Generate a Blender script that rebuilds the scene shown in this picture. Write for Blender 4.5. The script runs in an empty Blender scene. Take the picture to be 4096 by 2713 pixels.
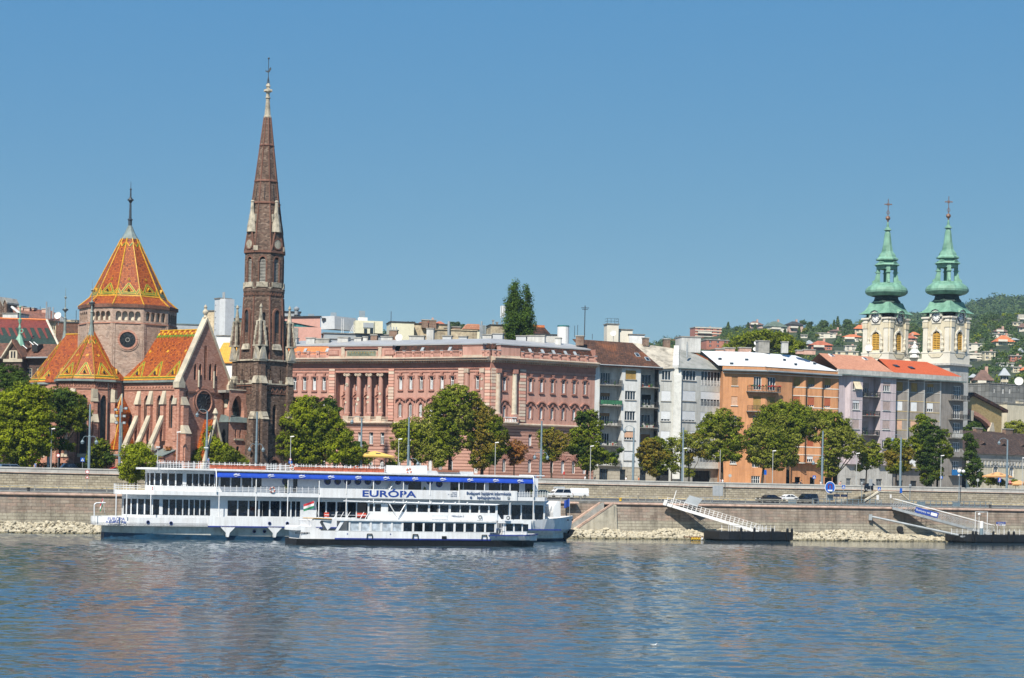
import bpy,math,random
from mathutils import Vector,Matrix
rnd=random.Random(11)
PI=math.pi
rad=math.radians
sc=bpy.context.scene
COL=sc.collection
F=8600.0;HC=9.2;ROLL=0.0205
cR,sR=math.cos(ROLL),math.sin(ROLL)
B0=578.5*cR
def ray(u,v):
 du,dv=u-2048.0,v-1356.5
 return (du*cR+dv*sR)/F,-((-du*sR+dv*cR)-B0)/F
def P(u,v,Y):
 a,e=ray(u,v)
 return Vector((a*Y,Y,HC+e*Y))
def vh(u):return 1935.0+(u-2048)*ROLL
class Fr:
 def __init__(self,x,y,ang,z0=0.0):
  self.o=Vector((x,y));self.a=ang;self.z0=z0
  self.d=Vector((math.cos(ang),math.sin(ang)));self.n=Vector((-math.sin(ang),math.cos(ang)))
 def sz(self,u,v,t=0.0):
  a,e=ray(u,v)
  Y=(t+self.o.dot(self.n))/(a*self.n.x+self.n.y)
  p=Vector((a*Y,Y))-self.o
  return p.dot(self.d),HC+e*Y-self.z0
 def s(self,u,v=1900,t=0.0):return self.sz(u,v,t)[0]
 def z(self,u,v,t=0.0):return self.sz(u,v,t)[1]
 def rect(self,u0,v0,u1,v1,t=0.0):
  um,vm=(u0+u1)/2,(v0+v1)/2
  return self.s(u0,vm,t),self.s(u1,vm,t),self.z(um,v1,t),self.z(um,v0,t)
 def w(self,s,t,z=0.0):
  q=self.o+self.d*s+self.n*t
  return Vector((q.x,q.y,z+self.z0))
def FrY(u0,Y0,u1,Y1,v=1700,z0=0.0):
 a,b=P(u0,v,Y0),P(u1,v,Y1)
 return Fr(a.x,a.y,math.atan2(b.y-a.y,b.x-a.x),z0)
MATS={}
def nodes(name):
 m=bpy.data.materials.new(name);m.use_nodes=True
 nt=m.node_tree;b=nt.nodes['Principled BSDF']
 return m,nt,b
def _n(nt,kind,**kw):
 n=nt.nodes.new(kind)
 for k,v in kw.items():
  if k.startswith('i_'):
   n.inputs[k[2:].replace('_',' ')].default_value=v
  else:setattr(n,k,v)
 return n
def c4(c):return (c[0],c[1],c[2],1.0)
def ramp(nt,stops,interp='LINEAR'):
 r=nt.nodes.new('ShaderNodeValToRGB');r.color_ramp.interpolation=interp
 el=r.color_ramp.elements
 while len(el)<len(stops):el.new(0.5)
 for e,(p,c) in zip(el,stops):e.position=p;e.color=c4(c) if len(c)==3 else c
 return r
def mix(nt,a,b,fac,blend='MIX'):
 m=nt.nodes.new('ShaderNodeMix');m.data_type='RGBA';m.blend_type=blend
 if isinstance(fac,(int,float)):m.inputs[0].default_value=fac
 else:nt.links.new(fac,m.inputs[0])
 for i,x in ((6,a),(7,b)):
  if isinstance(x,tuple):m.inputs[i].default_value=c4(x)
  else:nt.links.new(x,m.inputs[i])
 return m.outputs[2]
def streaks(nt,col,lo=.8,sc_=1.6):
 tc=nt.nodes.new('ShaderNodeTexCoord');mp=nt.nodes.new('ShaderNodeMapping');mp.inputs['Scale'].default_value=(1,1,.09);nt.links.new(tc.outputs['Object'],mp.inputs[0])
 n=_n(nt,'ShaderNodeTexNoise',i_Scale=sc_,i_Detail=5.0,i_Roughness=0.7);nt.links.new(mp.outputs[0],n.inputs['Vector'])
 r=ramp(nt,[(0.38,(lo,lo*.985,lo*.97)),(0.58,(1,1,1))]);nt.links.new(n.outputs['Fac'],r.inputs[0])
 return mix(nt,col,r.outputs[0],1.0,'MULTIPLY')
def plain(name,c,rough=0.6,metal=0.0,var=0.12,scale=1.5,bump=0.0,spec=0.4,c2=None,coat=0.0):
 if name in MATS:return MATS[name]
 m,nt,b=nodes(name)
 tc=nt.nodes.new('ShaderNodeTexCoord')
 n1=_n(nt,'ShaderNodeTexNoise',i_Scale=scale,i_Detail=6.0,i_Roughness=0.65)
 nt.links.new(tc.outputs['Object'],n1.inputs['Vector'])
 d=c2 if c2 else tuple(x*(1-2.2*var) for x in c)
 h=tuple(min(1,x*(1+var)) for x in c)
 r=ramp(nt,[(0.3,d),(0.52,c),(0.75,h)])
 nt.links.new(n1.outputs['Fac'],r.inputs[0])
 n2=_n(nt,'ShaderNodeTexNoise',i_Scale=scale*0.17,i_Detail=3.0)
 nt.links.new(tc.outputs['Object'],n2.inputs['Vector'])
 r2=ramp(nt,[(0.35,(1-var,)*3),(0.65,(1+0.3*var,)*3)])
 nt.links.new(n2.outputs['Fac'],r2.inputs[0])
 col=mix(nt,r.outputs[0],r2.outputs[0],1.0,'MULTIPLY')
 if 'render' in name or 'paint' in name or 'verdigris' in name:col=streaks(nt,col,.80 if 'render' in name else .86)
 nt.links.new(col,b.inputs['Base Color'])
 b.inputs['Roughness'].default_value=rough;b.inputs['Metallic'].default_value=metal
 b.inputs['Specular IOR Level'].default_value=spec
 b.inputs['Coat Weight'].default_value=coat
 if bump:
  bp=_n(nt,'ShaderNodeBump',i_Strength=bump,i_Distance=0.05)
  nt.links.new(n1.outputs['Fac'],bp.inputs['Height']);nt.links.new(bp.outputs[0],b.inputs['Normal'])
 MATS[name]=m
 return m
def blocks(name,cols,bw,bh,mortar,joint=0.03,rough=0.85,bump=0.5,stain=None,weather=0.25,low=None,wscale=0.35,offs=0.5):
 if name in MATS:return MATS[name]
 m,nt,b=nodes(name)
 uv=nt.nodes.new('ShaderNodeUVMap');uv.uv_map='UVMap'
 tc=nt.nodes.new('ShaderNodeTexCoord')
 br=_n(nt,'ShaderNodeTexBrick',i_Scale=1.0,i_Bias=0.0);br.offset=offs
 br.inputs['Brick Width'].default_value=bw;br.inputs['Row Height'].default_value=bh
 br.inputs['Mortar Size'].default_value=joint;br.inputs['Mortar Smooth'].default_value=0.2
 br.inputs['Color1'].default_value=(0,0,0,1);br.inputs['Color2'].default_value=(1,1,1,1)
 br.inputs['Mortar'].default_value=(0.5,0.5,0.5,1)
 nt.links.new(uv.outputs[0],br.inputs['Vector'])
 st=[(i/max(1,len(cols)-1),c) for i,c in enumerate(cols)]
 r=ramp(nt,st);nt.links.new(br.outputs['Color'],r.inputs[0])
 col=r.outputs[0]
 n2=_n(nt,'ShaderNodeTexNoise',i_Scale=wscale,i_Detail=8.0,i_Roughness=0.7)
 nt.links.new(tc.outputs['Object'],n2.inputs['Vector'])
 if stain:
  rs=ramp(nt,[(0.5,(0,0,0)),(0.66,(1,1,1))]);nt.links.new(n2.outputs['Fac'],rs.inputs[0])
  col=mix(nt,col,stain,rs.outputs[0])
 if low:
  sep=nt.nodes.new('ShaderNodeSeparateXYZ');nt.links.new(tc.outputs['Object'],sep.inputs[0])
  ad=_n(nt,'ShaderNodeMath',operation='MULTIPLY_ADD');ad.inputs[1].default_value=1.2;nt.links.new(n2.outputs['Fac'],ad.inputs[0]);nt.links.new(sep.outputs[2],ad.inputs[2])
  rg=ramp(nt,[(0.0,(1,1,1)),(1.0,(0,0,0))])
  mr=_n(nt,'ShaderNodeMapRange');mr.inputs[1].default_value=low[0];mr.inputs[2].default_value=low[0]+0.35
  nt.links.new(ad.outputs[0],mr.inputs[0]);nt.links.new(mr.outputs[0],rg.inputs[0])
  col=mix(nt,col,low[1],rg.outputs[0])
 col=mix(nt,col,mortar,br.outputs['Fac'])
 r2=ramp(nt,[(0.3,(1-weather,)*3),(0.7,(1+weather*0.4,)*3)]);nt.links.new(n2.outputs['Fac'],r2.inputs[0])
 col=mix(nt,col,r2.outputs[0],1.0,'MULTIPLY')
 if weather>=.3:col=streaks(nt,col,.68,.9)
 nt.links.new(col,b.inputs['Base Color']);b.inputs['Roughness'].default_value=rough
 b.inputs['Specular IOR Level'].default_value=0.3
 if bump:
  n3=_n(nt,'ShaderNodeTexNoise',i_Scale=3.0,i_Detail=4.0);nt.links.new(tc.outputs['Object'],n3.inputs['Vector'])
  sb=_n(nt,'ShaderNodeMath',operation='SUBTRACT');nt.links.new(n3.outputs['Fac'],sb.inputs[0]);nt.links.new(br.outputs['Fac'],sb.inputs[1])
  bp=_n(nt,'ShaderNodeBump',i_Strength=bump,i_Distance=0.06)
  nt.links.new(sb.outputs[0],bp.inputs['Height']);nt.links.new(bp.outputs[0],b.inputs['Normal'])
 MATS[name]=m
 return m
def glass(name,c=(0.02,0.03,0.04),rough=0.06,var=0.5):
 if name in MATS:return MATS[name]
 m,nt,b=nodes(name)
 tc=nt.nodes.new('ShaderNodeTexCoord')
 n1=_n(nt,'ShaderNodeTexNoise',i_Scale=1.3,i_Detail=3.0);nt.links.new(tc.outputs['Object'],n1.inputs['Vector'])
 r=ramp(nt,[(0.35,tuple(x*(1-var) for x in c)),(0.7,tuple(x*(1+2*var) for x in c))])
 nt.links.new(n1.outputs['Fac'],r.inputs[0]);nt.links.new(r.outputs[0],b.inputs['Base Color'])
 b.inputs['Roughness'].default_value=rough;b.inputs['Specular IOR Level'].default_value=0.5
 MATS[name]=m
 return m
class MB:
 def __init__(self):self.v=[];self.f=[];self.m=[];self.mats=[];self.M=None
 def mi(self,mat):
  if mat not in self.mats:self.mats.append(mat)
  return self.mats.index(mat)
 def av(self,pts):
  k=len(self.v)
  for p in pts:
   p=Vector(p)
   self.v.append(self.M @ p if self.M else p)
  return k
 def poly(self,pts,mat):
  k=self.av(pts);self.f.append(tuple(range(k,k+len(pts))));self.m.append(self.mi(mat))
 def mesh(self,pts,faces,mat):
  k=self.av(pts);i=self.mi(mat)
  for f in faces:self.f.append(tuple(k+j for j in f));self.m.append(i)
 def box(self,x0,x1,y0,y1,z0,z1,mat):
  self.mesh([(x0,y0,z0),(x1,y0,z0),(x1,y1,z0),(x0,y1,z0),(x0,y0,z1),(x1,y0,z1),(x1,y1,z1),(x0,y1,z1)],
                  [(0,3,2,1),(4,5,6,7),(0,1,5,4),(1,2,6,5),(2,3,7,6),(3,0,4,7)],mat)
 def hexa(self,a,b,mat):
  self.mesh(list(a)+list(b),[(0,3,2,1),(4,5,6,7),(0,1,5,4),(1,2,6,5),(2,3,7,6),(3,0,4,7)],mat)
 def extr(self,pts,t0,t1,mat):
  n=len(pts)
  P0=[(p[0],t0,p[1]) for p in pts]+[(p[0],t1,p[1]) for p in pts]
  self.mesh(P0,[tuple(range(n)),tuple(range(2*n-1,n-1,-1))]+[(i,i+n,(i+1)%n+n,(i+1)%n) for i in range(n)],mat)
 def slab(self,pts,z0,z1,mat,z1b=None):
  n=len(pts)
  P0=[(p[0],p[1],z0) for p in pts]+[(p[0],p[1],z1) for p in pts]
  self.mesh(P0,[tuple(range(n-1,-1,-1)),tuple(range(n,2*n))]+[(i,(i+1)%n,(i+1)%n+n,i+n) for i in range(n)],mat)
 def prof(self,pts,s0,s1,mat):
  n=len(pts)
  P0=[(s0,p[0],p[1]) for p in pts]+[(s1,p[0],p[1]) for p in pts]
  self.mesh(P0,[tuple(range(n)),tuple(range(2*n-1,n-1,-1))]+[(i,i+n,(i+1)%n+n,(i+1)%n) for i in range(n)],mat)
 def tube(self,p0,p1,r,mat,n=6,r1=None,caps=True):
  p0=Vector(p0);p1=Vector(p1);r1=r if r1 is None else r1
  d=(p1-p0)
  if d.length<1e-6:return
  d.normalize();q=Vector((0,0,1)) if abs(d.z)<0.9 else Vector((1,0,0))
  a=d.cross(q).normalized();b=d.cross(a)
  pts=[]
  for (p,rr) in ((p0,r),(p1,r1)):
   for i in range(n):
    t=2*PI*i/n
    pts.append(p+a*math.cos(t)*rr+b*math.sin(t)*rr)
  fs=[(i,(i+1)%n,(i+1)%n+n,i+n) for i in range(n)]
  if caps:fs+=[tuple(range(n-1,-1,-1)),tuple(range(n,2*n))]
  self.mesh(pts,fs,mat)
 def path(self,pts,r,mat,n=6):
  for a,b in zip(pts,pts[1:]):self.tube(a,b,r,mat,n)
 def lathe(self,cx,cy,prof,mat,n=16,ph=0.0,cap=True,sx=1.0,sy=1.0):
  pts=[]
  for (r,z) in prof:
   for i in range(n):
    t=ph+2*PI*i/n
    pts.append((cx+r*sx*math.cos(t),cy+r*sy*math.sin(t),z))
  fs=[]
  for k in range(len(prof)-1):
   for i in range(n):
    j=(i+1)%n
    fs.append((k*n+i,k*n+j,(k+1)*n+j,(k+1)*n+i))
  if cap:fs+=[tuple(range(n-1,-1,-1)),tuple(range((len(prof)-1)*n,len(prof)*n))]
  self.mesh(pts,fs,mat)
 def ball(self,c,r,mat,n=10,m=6,sx=1,sy=1,sz=1):
  self.lathe(c[0],c[1],[(max(1e-3,r*math.sin(PI*k/m)),c[2]-r*sz*math.cos(PI*k/m)) for k in range(m+1)],mat,n,cap=False,sx=sx,sy=sy)
 def disc(self,c,r,mat,t0,t1,n=16,sx=1.0):
  self.extr([(c[0]+sx*r*math.cos(2*PI*i/n),c[1]+r*math.sin(2*PI*i/n)) for i in range(n)],t0,t1,mat)
 def ring(self,c,r0,r1,mat,t0,t1,n=16,sx=1.0):
  for i in range(n):
   a,b=2*PI*i/n,2*PI*(i+1)/n
   pt=lambda r,q:(c[0]+sx*r*math.cos(q),c[1]+r*math.sin(q))
   self.extr([pt(r0,a),pt(r1,a),pt(r1,b),pt(r0,b)],t0,t1,mat)
 def wall(self,s0,s1,z0,z1,holes,mat,t=0.0,dep=0.22,rmat=None):
  rmat=rmat or mat
  hs=[(max(h[0],s0),min(h[1],s1),max(h[2],z0),min(h[3],z1))+tuple(h[4:]) for h in holes]
  hs=[h for h in hs if h[1]-h[0]>0.01 and h[3]-h[2]>0.01]
  xs=sorted(set([s0,s1]+[h[0] for h in hs]+[h[1] for h in hs]))
  zs=sorted(set([z0,z1]+[h[2] for h in hs]+[h[3] for h in hs]))
  for j in range(len(zs)-1):
   run=None
   zm=(zs[j]+zs[j+1])/2
   row=[h for h in hs if h[2]<zm<h[3]]
   for i in range(len(xs)-1):
    xm=(xs[i]+xs[i+1])/2
    inside=any(h[0]<xm<h[1] for h in row)
    if not inside and run is None:run=xs[i]
    if inside and run is not None:
     self.poly([(run,t,zs[j]),(xs[i],t,zs[j]),(xs[i],t,zs[j+1]),(run,t,zs[j+1])],mat);run=None
   if run is not None:
    self.poly([(run,t,zs[j]),(s1,t,zs[j]),(s1,t,zs[j+1]),(run,t,zs[j+1])],mat)
  for h in hs:
   a,b,c,d=h[:4];k=h[4] if len(h)>4 else None
   w=b-a;top=[]
   if k:
    hh=min(w/2 if k=='r' else w*0.85,d-c)
    N=6
    for i in range(N+1):
     if k=='r':
      q=PI*i/N;top.append(((a+b)/2-w/2*math.cos(q),d-hh+hh*math.sin(q)))
     else:
      f=i/N;x=a+w*f;g=1-abs(2*f-1)
      top.append((x,d-hh+hh*math.sin(PI/2*g**0.8)))
    for i in range(N):
     (x0,y0),(x1,y1)=top[i],top[i+1]
     if y0<d-1e-4 or y1<d-1e-4:
      pts=[(x0,t,y0),(x1,t,y1),(x1,t,d),(x0,t,d)]
      if d-y0<1e-4:pts=pts[:3]
      elif d-y1<1e-4:pts=[pts[0],pts[1],pts[3]]
      self.poly(pts,mat)
     self.poly([(x0,t,y0),(x1,t,y1),(x1,t+dep,y1),(x0,t+dep,y0)],rmat)
    zt=d-hh
   else:
    zt=d;self.poly([(a,t,d),(b,t,d),(b,t+dep,d),(a,t+dep,d)],rmat)
   self.poly([(a,t,c),(a,t,zt),(a,t+dep,zt),(a,t+dep,c)],rmat)
   self.poly([(b,t,c),(b,t,zt),(b,t+dep,zt),(b,t+dep,c)],rmat)
   self.poly([(a,t,c),(b,t,c),(b,t+dep,c),(a,t+dep,c)],rmat)
 def build(self,name,parent=None,smooth=False,fr=None,uv=True):
  me=bpy.data.meshes.new(name)
  me.from_pydata([tuple(p) for p in self.v],[],self.f)
  for m in self.mats:me.materials.append(m)
  me.polygons.foreach_set('material_index',self.m)
  if smooth:me.polygons.foreach_set('use_smooth',[True]*len(self.f))
  if uv:
   l=me.uv_layers.new(name='UVMap');out=[]
   for f in self.f:
    a=self.v[f[0]];n=Vector((0,0,0))
    for i in range(1,len(f)-1):n+=(self.v[f[i]]-a).cross(self.v[f[i+1]]-a)
    if n.length>1e-12:n.normalize()
    if n.y>0:n=-n
    t=Vector((0,0,1)).cross(n)
    t=Vector((1,0,0)) if t.length<0.05 else t.normalized()
    b=n.cross(t)
    for i in f:out+=[self.v[i].dot(t),self.v[i].dot(b)]
   l.data.foreach_set('uv',out)
  me.update()
  o=bpy.data.objects.new(name,me);COL.objects.link(o)
  if parent:o.parent=parent
  if fr:o.location=(fr.o.x,fr.o.y,fr.z0);o.rotation_euler=(0,0,fr.a)
  return o
def tag(o,label=None,cat=None,group=None,kind=None):
 if label:o['label']=label
 if cat:o['category']=cat
 if group:o['group']=group
 if kind:o['kind']=kind
 return o
def thing(name,label,cat,fr=None,loc=None,group=None,rz=0.0,scale=None):
 o=bpy.data.objects.new(name,None);COL.objects.link(o)
 if fr:o.location=(fr.o.x,fr.o.y,fr.z0);o.rotation_euler=(0,0,fr.a)
 if loc is not None:o.location=loc;o.rotation_euler=(0,0,rz)
 o.empty_display_size=0.5
 return tag(o,label,cat,group)
def struct(name,mb,fr=None,smooth=False):
 o=mb.build(name,None,smooth,fr);o['kind']='structure';return o
KIDS={}
def copy_tree(o,parent=None):
 c=o.copy();COL.objects.link(c)
 if parent:c.parent=parent
 for k in [x for x in bpy.data.objects if x.parent==o] if o.name not in KIDS else KIDS[o.name]:copy_tree(k,c)
 return c
def clone(o,loc,rz,label,kids=None,scale=1.0):
 r=o.copy();COL.objects.link(r);r.location=loc;r.rotation_euler=(0,0,rz);r['label']=label;r.scale=(scale,)*3
 for k in kids if kids is not None else list(o.children):
  c=k.copy();COL.objects.link(c);c.parent=r
  for g in list(k.children):
   d=g.copy();COL.objects.link(d);d.parent=c
 return r
def textmesh(body,size,mat,parent,loc,rot=(PI/2,0,0),sx=1.0,bold=0.0,align='CENTER',name='lettering',ext=0.01,shear=0.0):
 cu=bpy.data.curves.new('t','FONT');cu.body=body;cu.size=size;cu.offset=bold;cu.align_x=align;cu.align_y='CENTER'
 cu.extrude=ext;cu.shear=shear;cu.resolution_u=3
 to=bpy.data.objects.new('t',cu);COL.objects.link(to)
 bpy.context.view_layer.update()
 me=bpy.data.meshes.new_from_object(to.evaluated_get(bpy.context.evaluated_depsgraph_get()))
 bpy.data.objects.remove(to);bpy.data.curves.remove(cu)
 me.name=name;me.materials.clear();me.materials.append(mat)
 o=bpy.data.objects.new(name,me);COL.objects.link(o);o.parent=parent
 o.location=loc;o.rotation_euler=rot;o.scale=(sx,1,1)
 return o
QF=Fr(-78.4,328.0,rad(24.6),0.0)
def Yq(u,t,v=1900):
 a,e=ray(u,v)
 return (t+QF.o.dot(QF.n))/(a*QF.n.x+QF.n.y)
def Q(u,t,z):
 a,e=ray(u,vh(u));Y=Yq(u,t,vh(u));return Vector((a*Y,Y,z))
ZS=9.2
ZR=7.0
# ================================================================ palette
def pm(n,c,**k):return plain(n,c,**k)
m_white=pm('white_paint',(0.78,0.78,0.77),rough=0.45,var=0.06,scale=0.8)
m_ship=pm('ship_paint',(0.80,0.81,0.82),rough=0.35,var=0.05,scale=0.5)
m_shipg=pm('ship_paint_grimy',(0.62,0.63,0.58),rough=0.5,var=0.16,scale=0.7)
m_blue=pm('blue_canvas',(0.012,0.06,0.42),rough=0.55,var=0.1)
m_bluep=pm('blue_paint',(0.02,0.04,0.25),rough=0.5,var=0.1)
m_bhull=pm('antifouling_blue',(0.012,0.055,0.11),rough=0.5,var=0.25)
m_black=pm('black_paint',(0.013,0.013,0.015),rough=0.5,var=0.3,scale=2)
m_dark=pm('dark_metal',(0.035,0.038,0.042),rough=0.5,var=0.2)
m_int=pm('dark_interior',(0.02,0.022,0.026),rough=0.9,var=0.2)
m_mast=pm('mast_grey_blue',(0.17,0.235,0.28),rough=0.5,var=0.1)
m_steel=pm('galvanised_steel',(0.36,0.385,0.40),rough=0.45,var=0.12,metal=0.2)
m_lamp=pm('lamp_post_grey',(0.42,0.43,0.42),rough=0.5,var=0.1)
m_stone=pm('pale_limestone',(0.60,0.55,0.44),rough=0.85,var=0.16,scale=1.2,bump=0.3)
m_conc=pm('concrete',(0.34,0.33,0.30),rough=0.9,var=0.18,scale=1.0,bump=0.3)
m_concd=pm('weathered_concrete',(0.22,0.21,0.19),rough=0.9,var=0.25,scale=1.0,bump=0.3)
m_red=pm('life_red',(0.55,0.07,0.04),rough=0.5,var=0.1)
m_orange=pm('raft_orange',(0.48,0.13,0.07),rough=0.6,var=0.15)
m_zinc=pm('zinc_sheet',(0.36,0.39,0.41),rough=0.45,var=0.12,scale=0.4)
m_zincd=pm('old_zinc',(0.15,0.19,0.185),rough=0.55,var=0.2,scale=0.6)
g_win=glass('window_glass',(0.02,0.03,0.042))
g_ship=glass('ship_window_glass',(0.006,0.010,0.018),rough=0.04,var=0.8)
g_cur=glass('curtained_glass',(0.42,0.47,0.52),rough=0.35,var=0.25)
# ================================================================ render, world, camera, sun
sc.render.engine='CYCLES'
sc.view_settings.view_transform='Standard';sc.view_settings.look='None'
sc.view_settings.exposure=0.56;sc.view_settings.gamma=1.0
SUN_AZ,SUN_EL=20.0,48.0
W=bpy.data.worlds.new('World');sc.world=W;W.use_nodes=True
wn=W.node_tree;bg=wn.nodes['Background']
sky=wn.nodes.new('ShaderNodeTexSky');sky.sky_type='NISHITA';sky.sun_disc=False
sky.sun_elevation=rad(SUN_EL);sky.sun_rotation=rad(180+SUN_AZ)
sky.altitude=3000;sky.air_density=1.0;sky.dust_density=0.0;sky.ozone_density=3.0
vm=wn.nodes.new('ShaderNodeVectorMath');vm.operation='MULTIPLY_ADD'
vm.inputs[1].default_value=(0.62,0.45,0.04);vm.inputs[2].default_value=(0.008/0.09,0.180/0.09,0.535/0.09)
wn.links.new(sky.outputs[0],vm.inputs[0]);wn.links.new(vm.outputs[0],bg.inputs[0]);bg.inputs[1].default_value=0.061
sl=bpy.data.lights.new('sun','SUN');sl.energy=4.9;sl.angle=rad(0.53);sl.color=(1.0,0.93,0.81)
so=bpy.data.objects.new('sun',sl);COL.objects.link(so)
sd=Vector((-math.sin(rad(SUN_AZ))*math.cos(rad(SUN_EL)),-math.cos(rad(SUN_AZ))*math.cos(rad(SUN_EL)),math.sin(rad(SUN_EL))))
so.rotation_euler=sd.to_track_quat('Z','Y').to_euler();so.location=(-60,0,120)
cam=bpy.data.cameras.new('camera');co=bpy.data.objects.new('camera',cam);COL.objects.link(co);sc.camera=co
cam.sensor_width=36.0;cam.lens=36.0*F/4096.0;cam.clip_start=0.5;cam.clip_end=12000
co.location=(0,0,HC);co.rotation_euler=(PI/2,-ROLL,0)
co.rotation_mode='QUATERNION'
co.rotation_quaternion=(Matrix.Rotation(PI/2,4,'X') @ Matrix.Rotation(ROLL,4,'Z')).to_quaternion()
cam.shift_x=B0*sR/4096.0;cam.shift_y=B0*cR/4096.0
# ================================================================ water
SL=0.096
def mk_water():
 m,nt,b=nodes('river_water')
 tc=nt.nodes.new('ShaderNodeTexCoord')
 n=_n(nt,'ShaderNodeTexNoise',i_Scale=2.2,i_Detail=3.0);nt.links.new(tc.outputs['Object'],n.inputs['Vector'])
 bp=_n(nt,'ShaderNodeBump',i_Distance=0.02);nt.links.new(n.outputs['Fac'],bp.inputs['Height']);nt.links.new(bp.outputs[0],b.inputs['Normal'])
 d=_n(nt,'ShaderNodeTexNoise',i_Scale=0.03,i_Detail=3.0);nt.links.new(tc.outputs['Object'],d.inputs['Vector'])
 rb=ramp(nt,[(0.4,WC),(0.62,tuple(x*1.25 for x in WC))]);nt.links.new(d.outputs['Fac'],rb.inputs[0])
 nt.links.new(rb.outputs[0],b.inputs['Base Color'])
 b.inputs['Roughness'].default_value=0.06;b.inputs['IOR'].default_value=1.333
 return m
WC=(0.038,0.068,0.090)
def wave_mesh():
 import numpy as np
 g=np.random.default_rng(3)
 ys=[62.0]
 while ys[-1]<352:ys.append(ys[-1]+0.20+(ys[-1]-60)/900.0)
 Y=np.array(ys)[:,None];U=np.linspace(-0.34,0.42,600)[None,:];X=U*Y;Y=Y+X*0.0;Z=np.zeros_like(X)
 G=sum(np.sin(X*kx+Y*ky+p) for kx,ky,p in ((.05,.031,1.),(-.021,.07,2.),(.09,-.05,.3),(.013,.11,4.)))*.12+1.0
 N=70
 for i in range(N):
  lam=float(np.exp(g.uniform(np.log(.55),np.log(5.0))));th=PI/2+g.normal(0,.75);k=2*PI/lam;s=SL*math.sqrt(2.0/N)
  Z+=s/k*np.sin(X*k*math.cos(th)+Y*k*math.sin(th)+g.uniform(0,6.28)+.8*np.sin(X*.07*g.uniform(.5,2)+Y*.05))
 Z*=G*np.clip((352-Y)/6,0,1)
 r,c=X.shape;V=np.stack([X,Y,Z],-1).reshape(-1,3).astype(np.float32);I=np.arange(r*c).reshape(r,c)
 Fq=np.stack([I[:-1,:-1],I[:-1,1:],I[1:,1:],I[1:,:-1]],-1).reshape(-1,4).astype(np.int32);n=len(Fq)
 me=bpy.data.meshes.new('river_water');me.vertices.add(r*c);me.vertices.foreach_set('co',V.ravel());me.loops.add(4*n);me.loops.foreach_set('vertex_index',Fq.ravel())
 me.polygons.add(n);me.polygons.foreach_set('loop_start',np.arange(0,4*n,4,dtype=np.int32));me.polygons.foreach_set('loop_total',np.full(n,4,dtype=np.int32));me.polygons.foreach_set('use_smooth',np.ones(n,dtype=bool));me.update(calc_edges=True)
 me.materials.append(m_water);return me
w=MB();m_water=mk_water()
o=bpy.data.objects.new('river_water',wave_mesh());COL.objects.link(o);o['kind']='structure'
w.poly([(-900,-80,-.35),(900,-80,-.35),(900,62.2,-.35),(-900,62.2,-.35)],m_water);w.poly([(-900,62.2,-.35),(-20.5,62.2,-.35),(-119,352,-.35),(-900,352,-.35)],m_water);w.poly([(900,62.2,-.35),(900,700,-.35),(147,352,-.35),(26,62.2,-.35)],m_water);w.poly([(-900,352,-.1),(147,352,-.02),(900,700,-.1),(-900,700,-.1)],m_water)
struct('river_reach',w)
# ================================================================ ground behind the embankment, lower road
m_asph=pm('asphalt',(0.075,0.075,0.078),rough=0.9,var=0.15,scale=2.0)
m_pave=pm('pavement',(0.25,0.24,0.22),rough=0.9,var=0.15,scale=1.0)
g=MB()
g.poly([(-500,18.55,ZS),(2200,18.55,ZS),(2200,1900,ZS),(-900,1900,ZS)],m_pave)
struct('street_ground',g,QF)
g=MB()
g.poly([(-150,7.4,6.55),(600,7.4,6.55),(600,17.0,6.95),(-150,17.0,6.95)],m_asph)
for t,z in ((9.0,6.63),(12.4,6.76),(16.3,6.935)):
 wd=0.14
 if t!=12.4:g.poly([(-150,t,z),(420,t,z),(420,t+wd,z+0.004),(-150,t+wd,z+0.004)],m_white)
 else:
  for k in range(110):g.poly([(-140+k*5,t,z),(-138+k*5,t,z),(-138+k*5,t+wd,z+0.004),(-140+k*5,t+wd,z+0.004)],m_white)
struct('lower_road',g,QF)
g=MB();m_dry=pm('dry_verge',(0.42,0.34,0.19),rough=0.95,var=0.3,scale=1.5)
g.prof([(17.0,6.8),(17.0,7.0),(17.3,7.12),(18.2,7.14),(18.2,6.8)],-150,600,m_dry)
struct('verge',g,QF)
# ================================================================ river wall with coping and stair
m_quay=blocks('quay_masonry',[(0.30,0.235,0.185),(0.38,0.305,0.24),(0.42,0.31,0.245),(0.34,0.285,0.23),(0.44,0.37,0.295)],1.5,0.52,(0.29,0.24,0.195),joint=0.035,
    low=(3.6,(0.42,0.385,0.30)),stain=(0.20,0.165,0.14),weather=0.42,wscale=0.28,bump=0.9)
m_cope=pm('pink_coping',(0.52,0.36,0.28),rough=0.85,var=0.22,scale=0.9,bump=0.3)
m_plinth=pm('plinth_render',(0.47,0.43,0.34),rough=0.9,var=0.2,scale=0.5,bump=0.4)
rw=thing('river_wall','lower pinkish masonry quay wall rising from the rocks along the whole river bank','wall',QF)
sA,sB=QF.s(2268,2080,5),QF.s(2452,2010,5)
sB2=sB
b=MB()
for (a0,a1) in ((-150,sA-0.2),(sB,600)):
 b.poly([(a0,4.6,-1.5),(a1,4.6,-1.5),(a1,5.45,6.0),(a0,5.45,6.0)],m_quay)
 b.poly([(a0,5.45,6.0),(a1,5.45,6.0),(a1,9,6.0),(a0,9,6.0)],m_quay)
L=sB-sA
b.poly([(sA-.2,5.9,-1.5),(sB,5.9,-1.5),(sB,6.3,6.0),(sA-.2,6.3,6.0)],m_quay)
b.build('wall_face',rw)
b=MB()
for (a0,a1) in ((-150,sA+2.3),(sB-1.6,600)):
 b.prof([(5.18,5.86),(5.12,6.0),(5.16,6.16),(5.3,6.24),(6.5,6.24),(6.5,5.86)],a0,a1,m_cope)
b.build('coping',rw)
b=MB()
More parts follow.
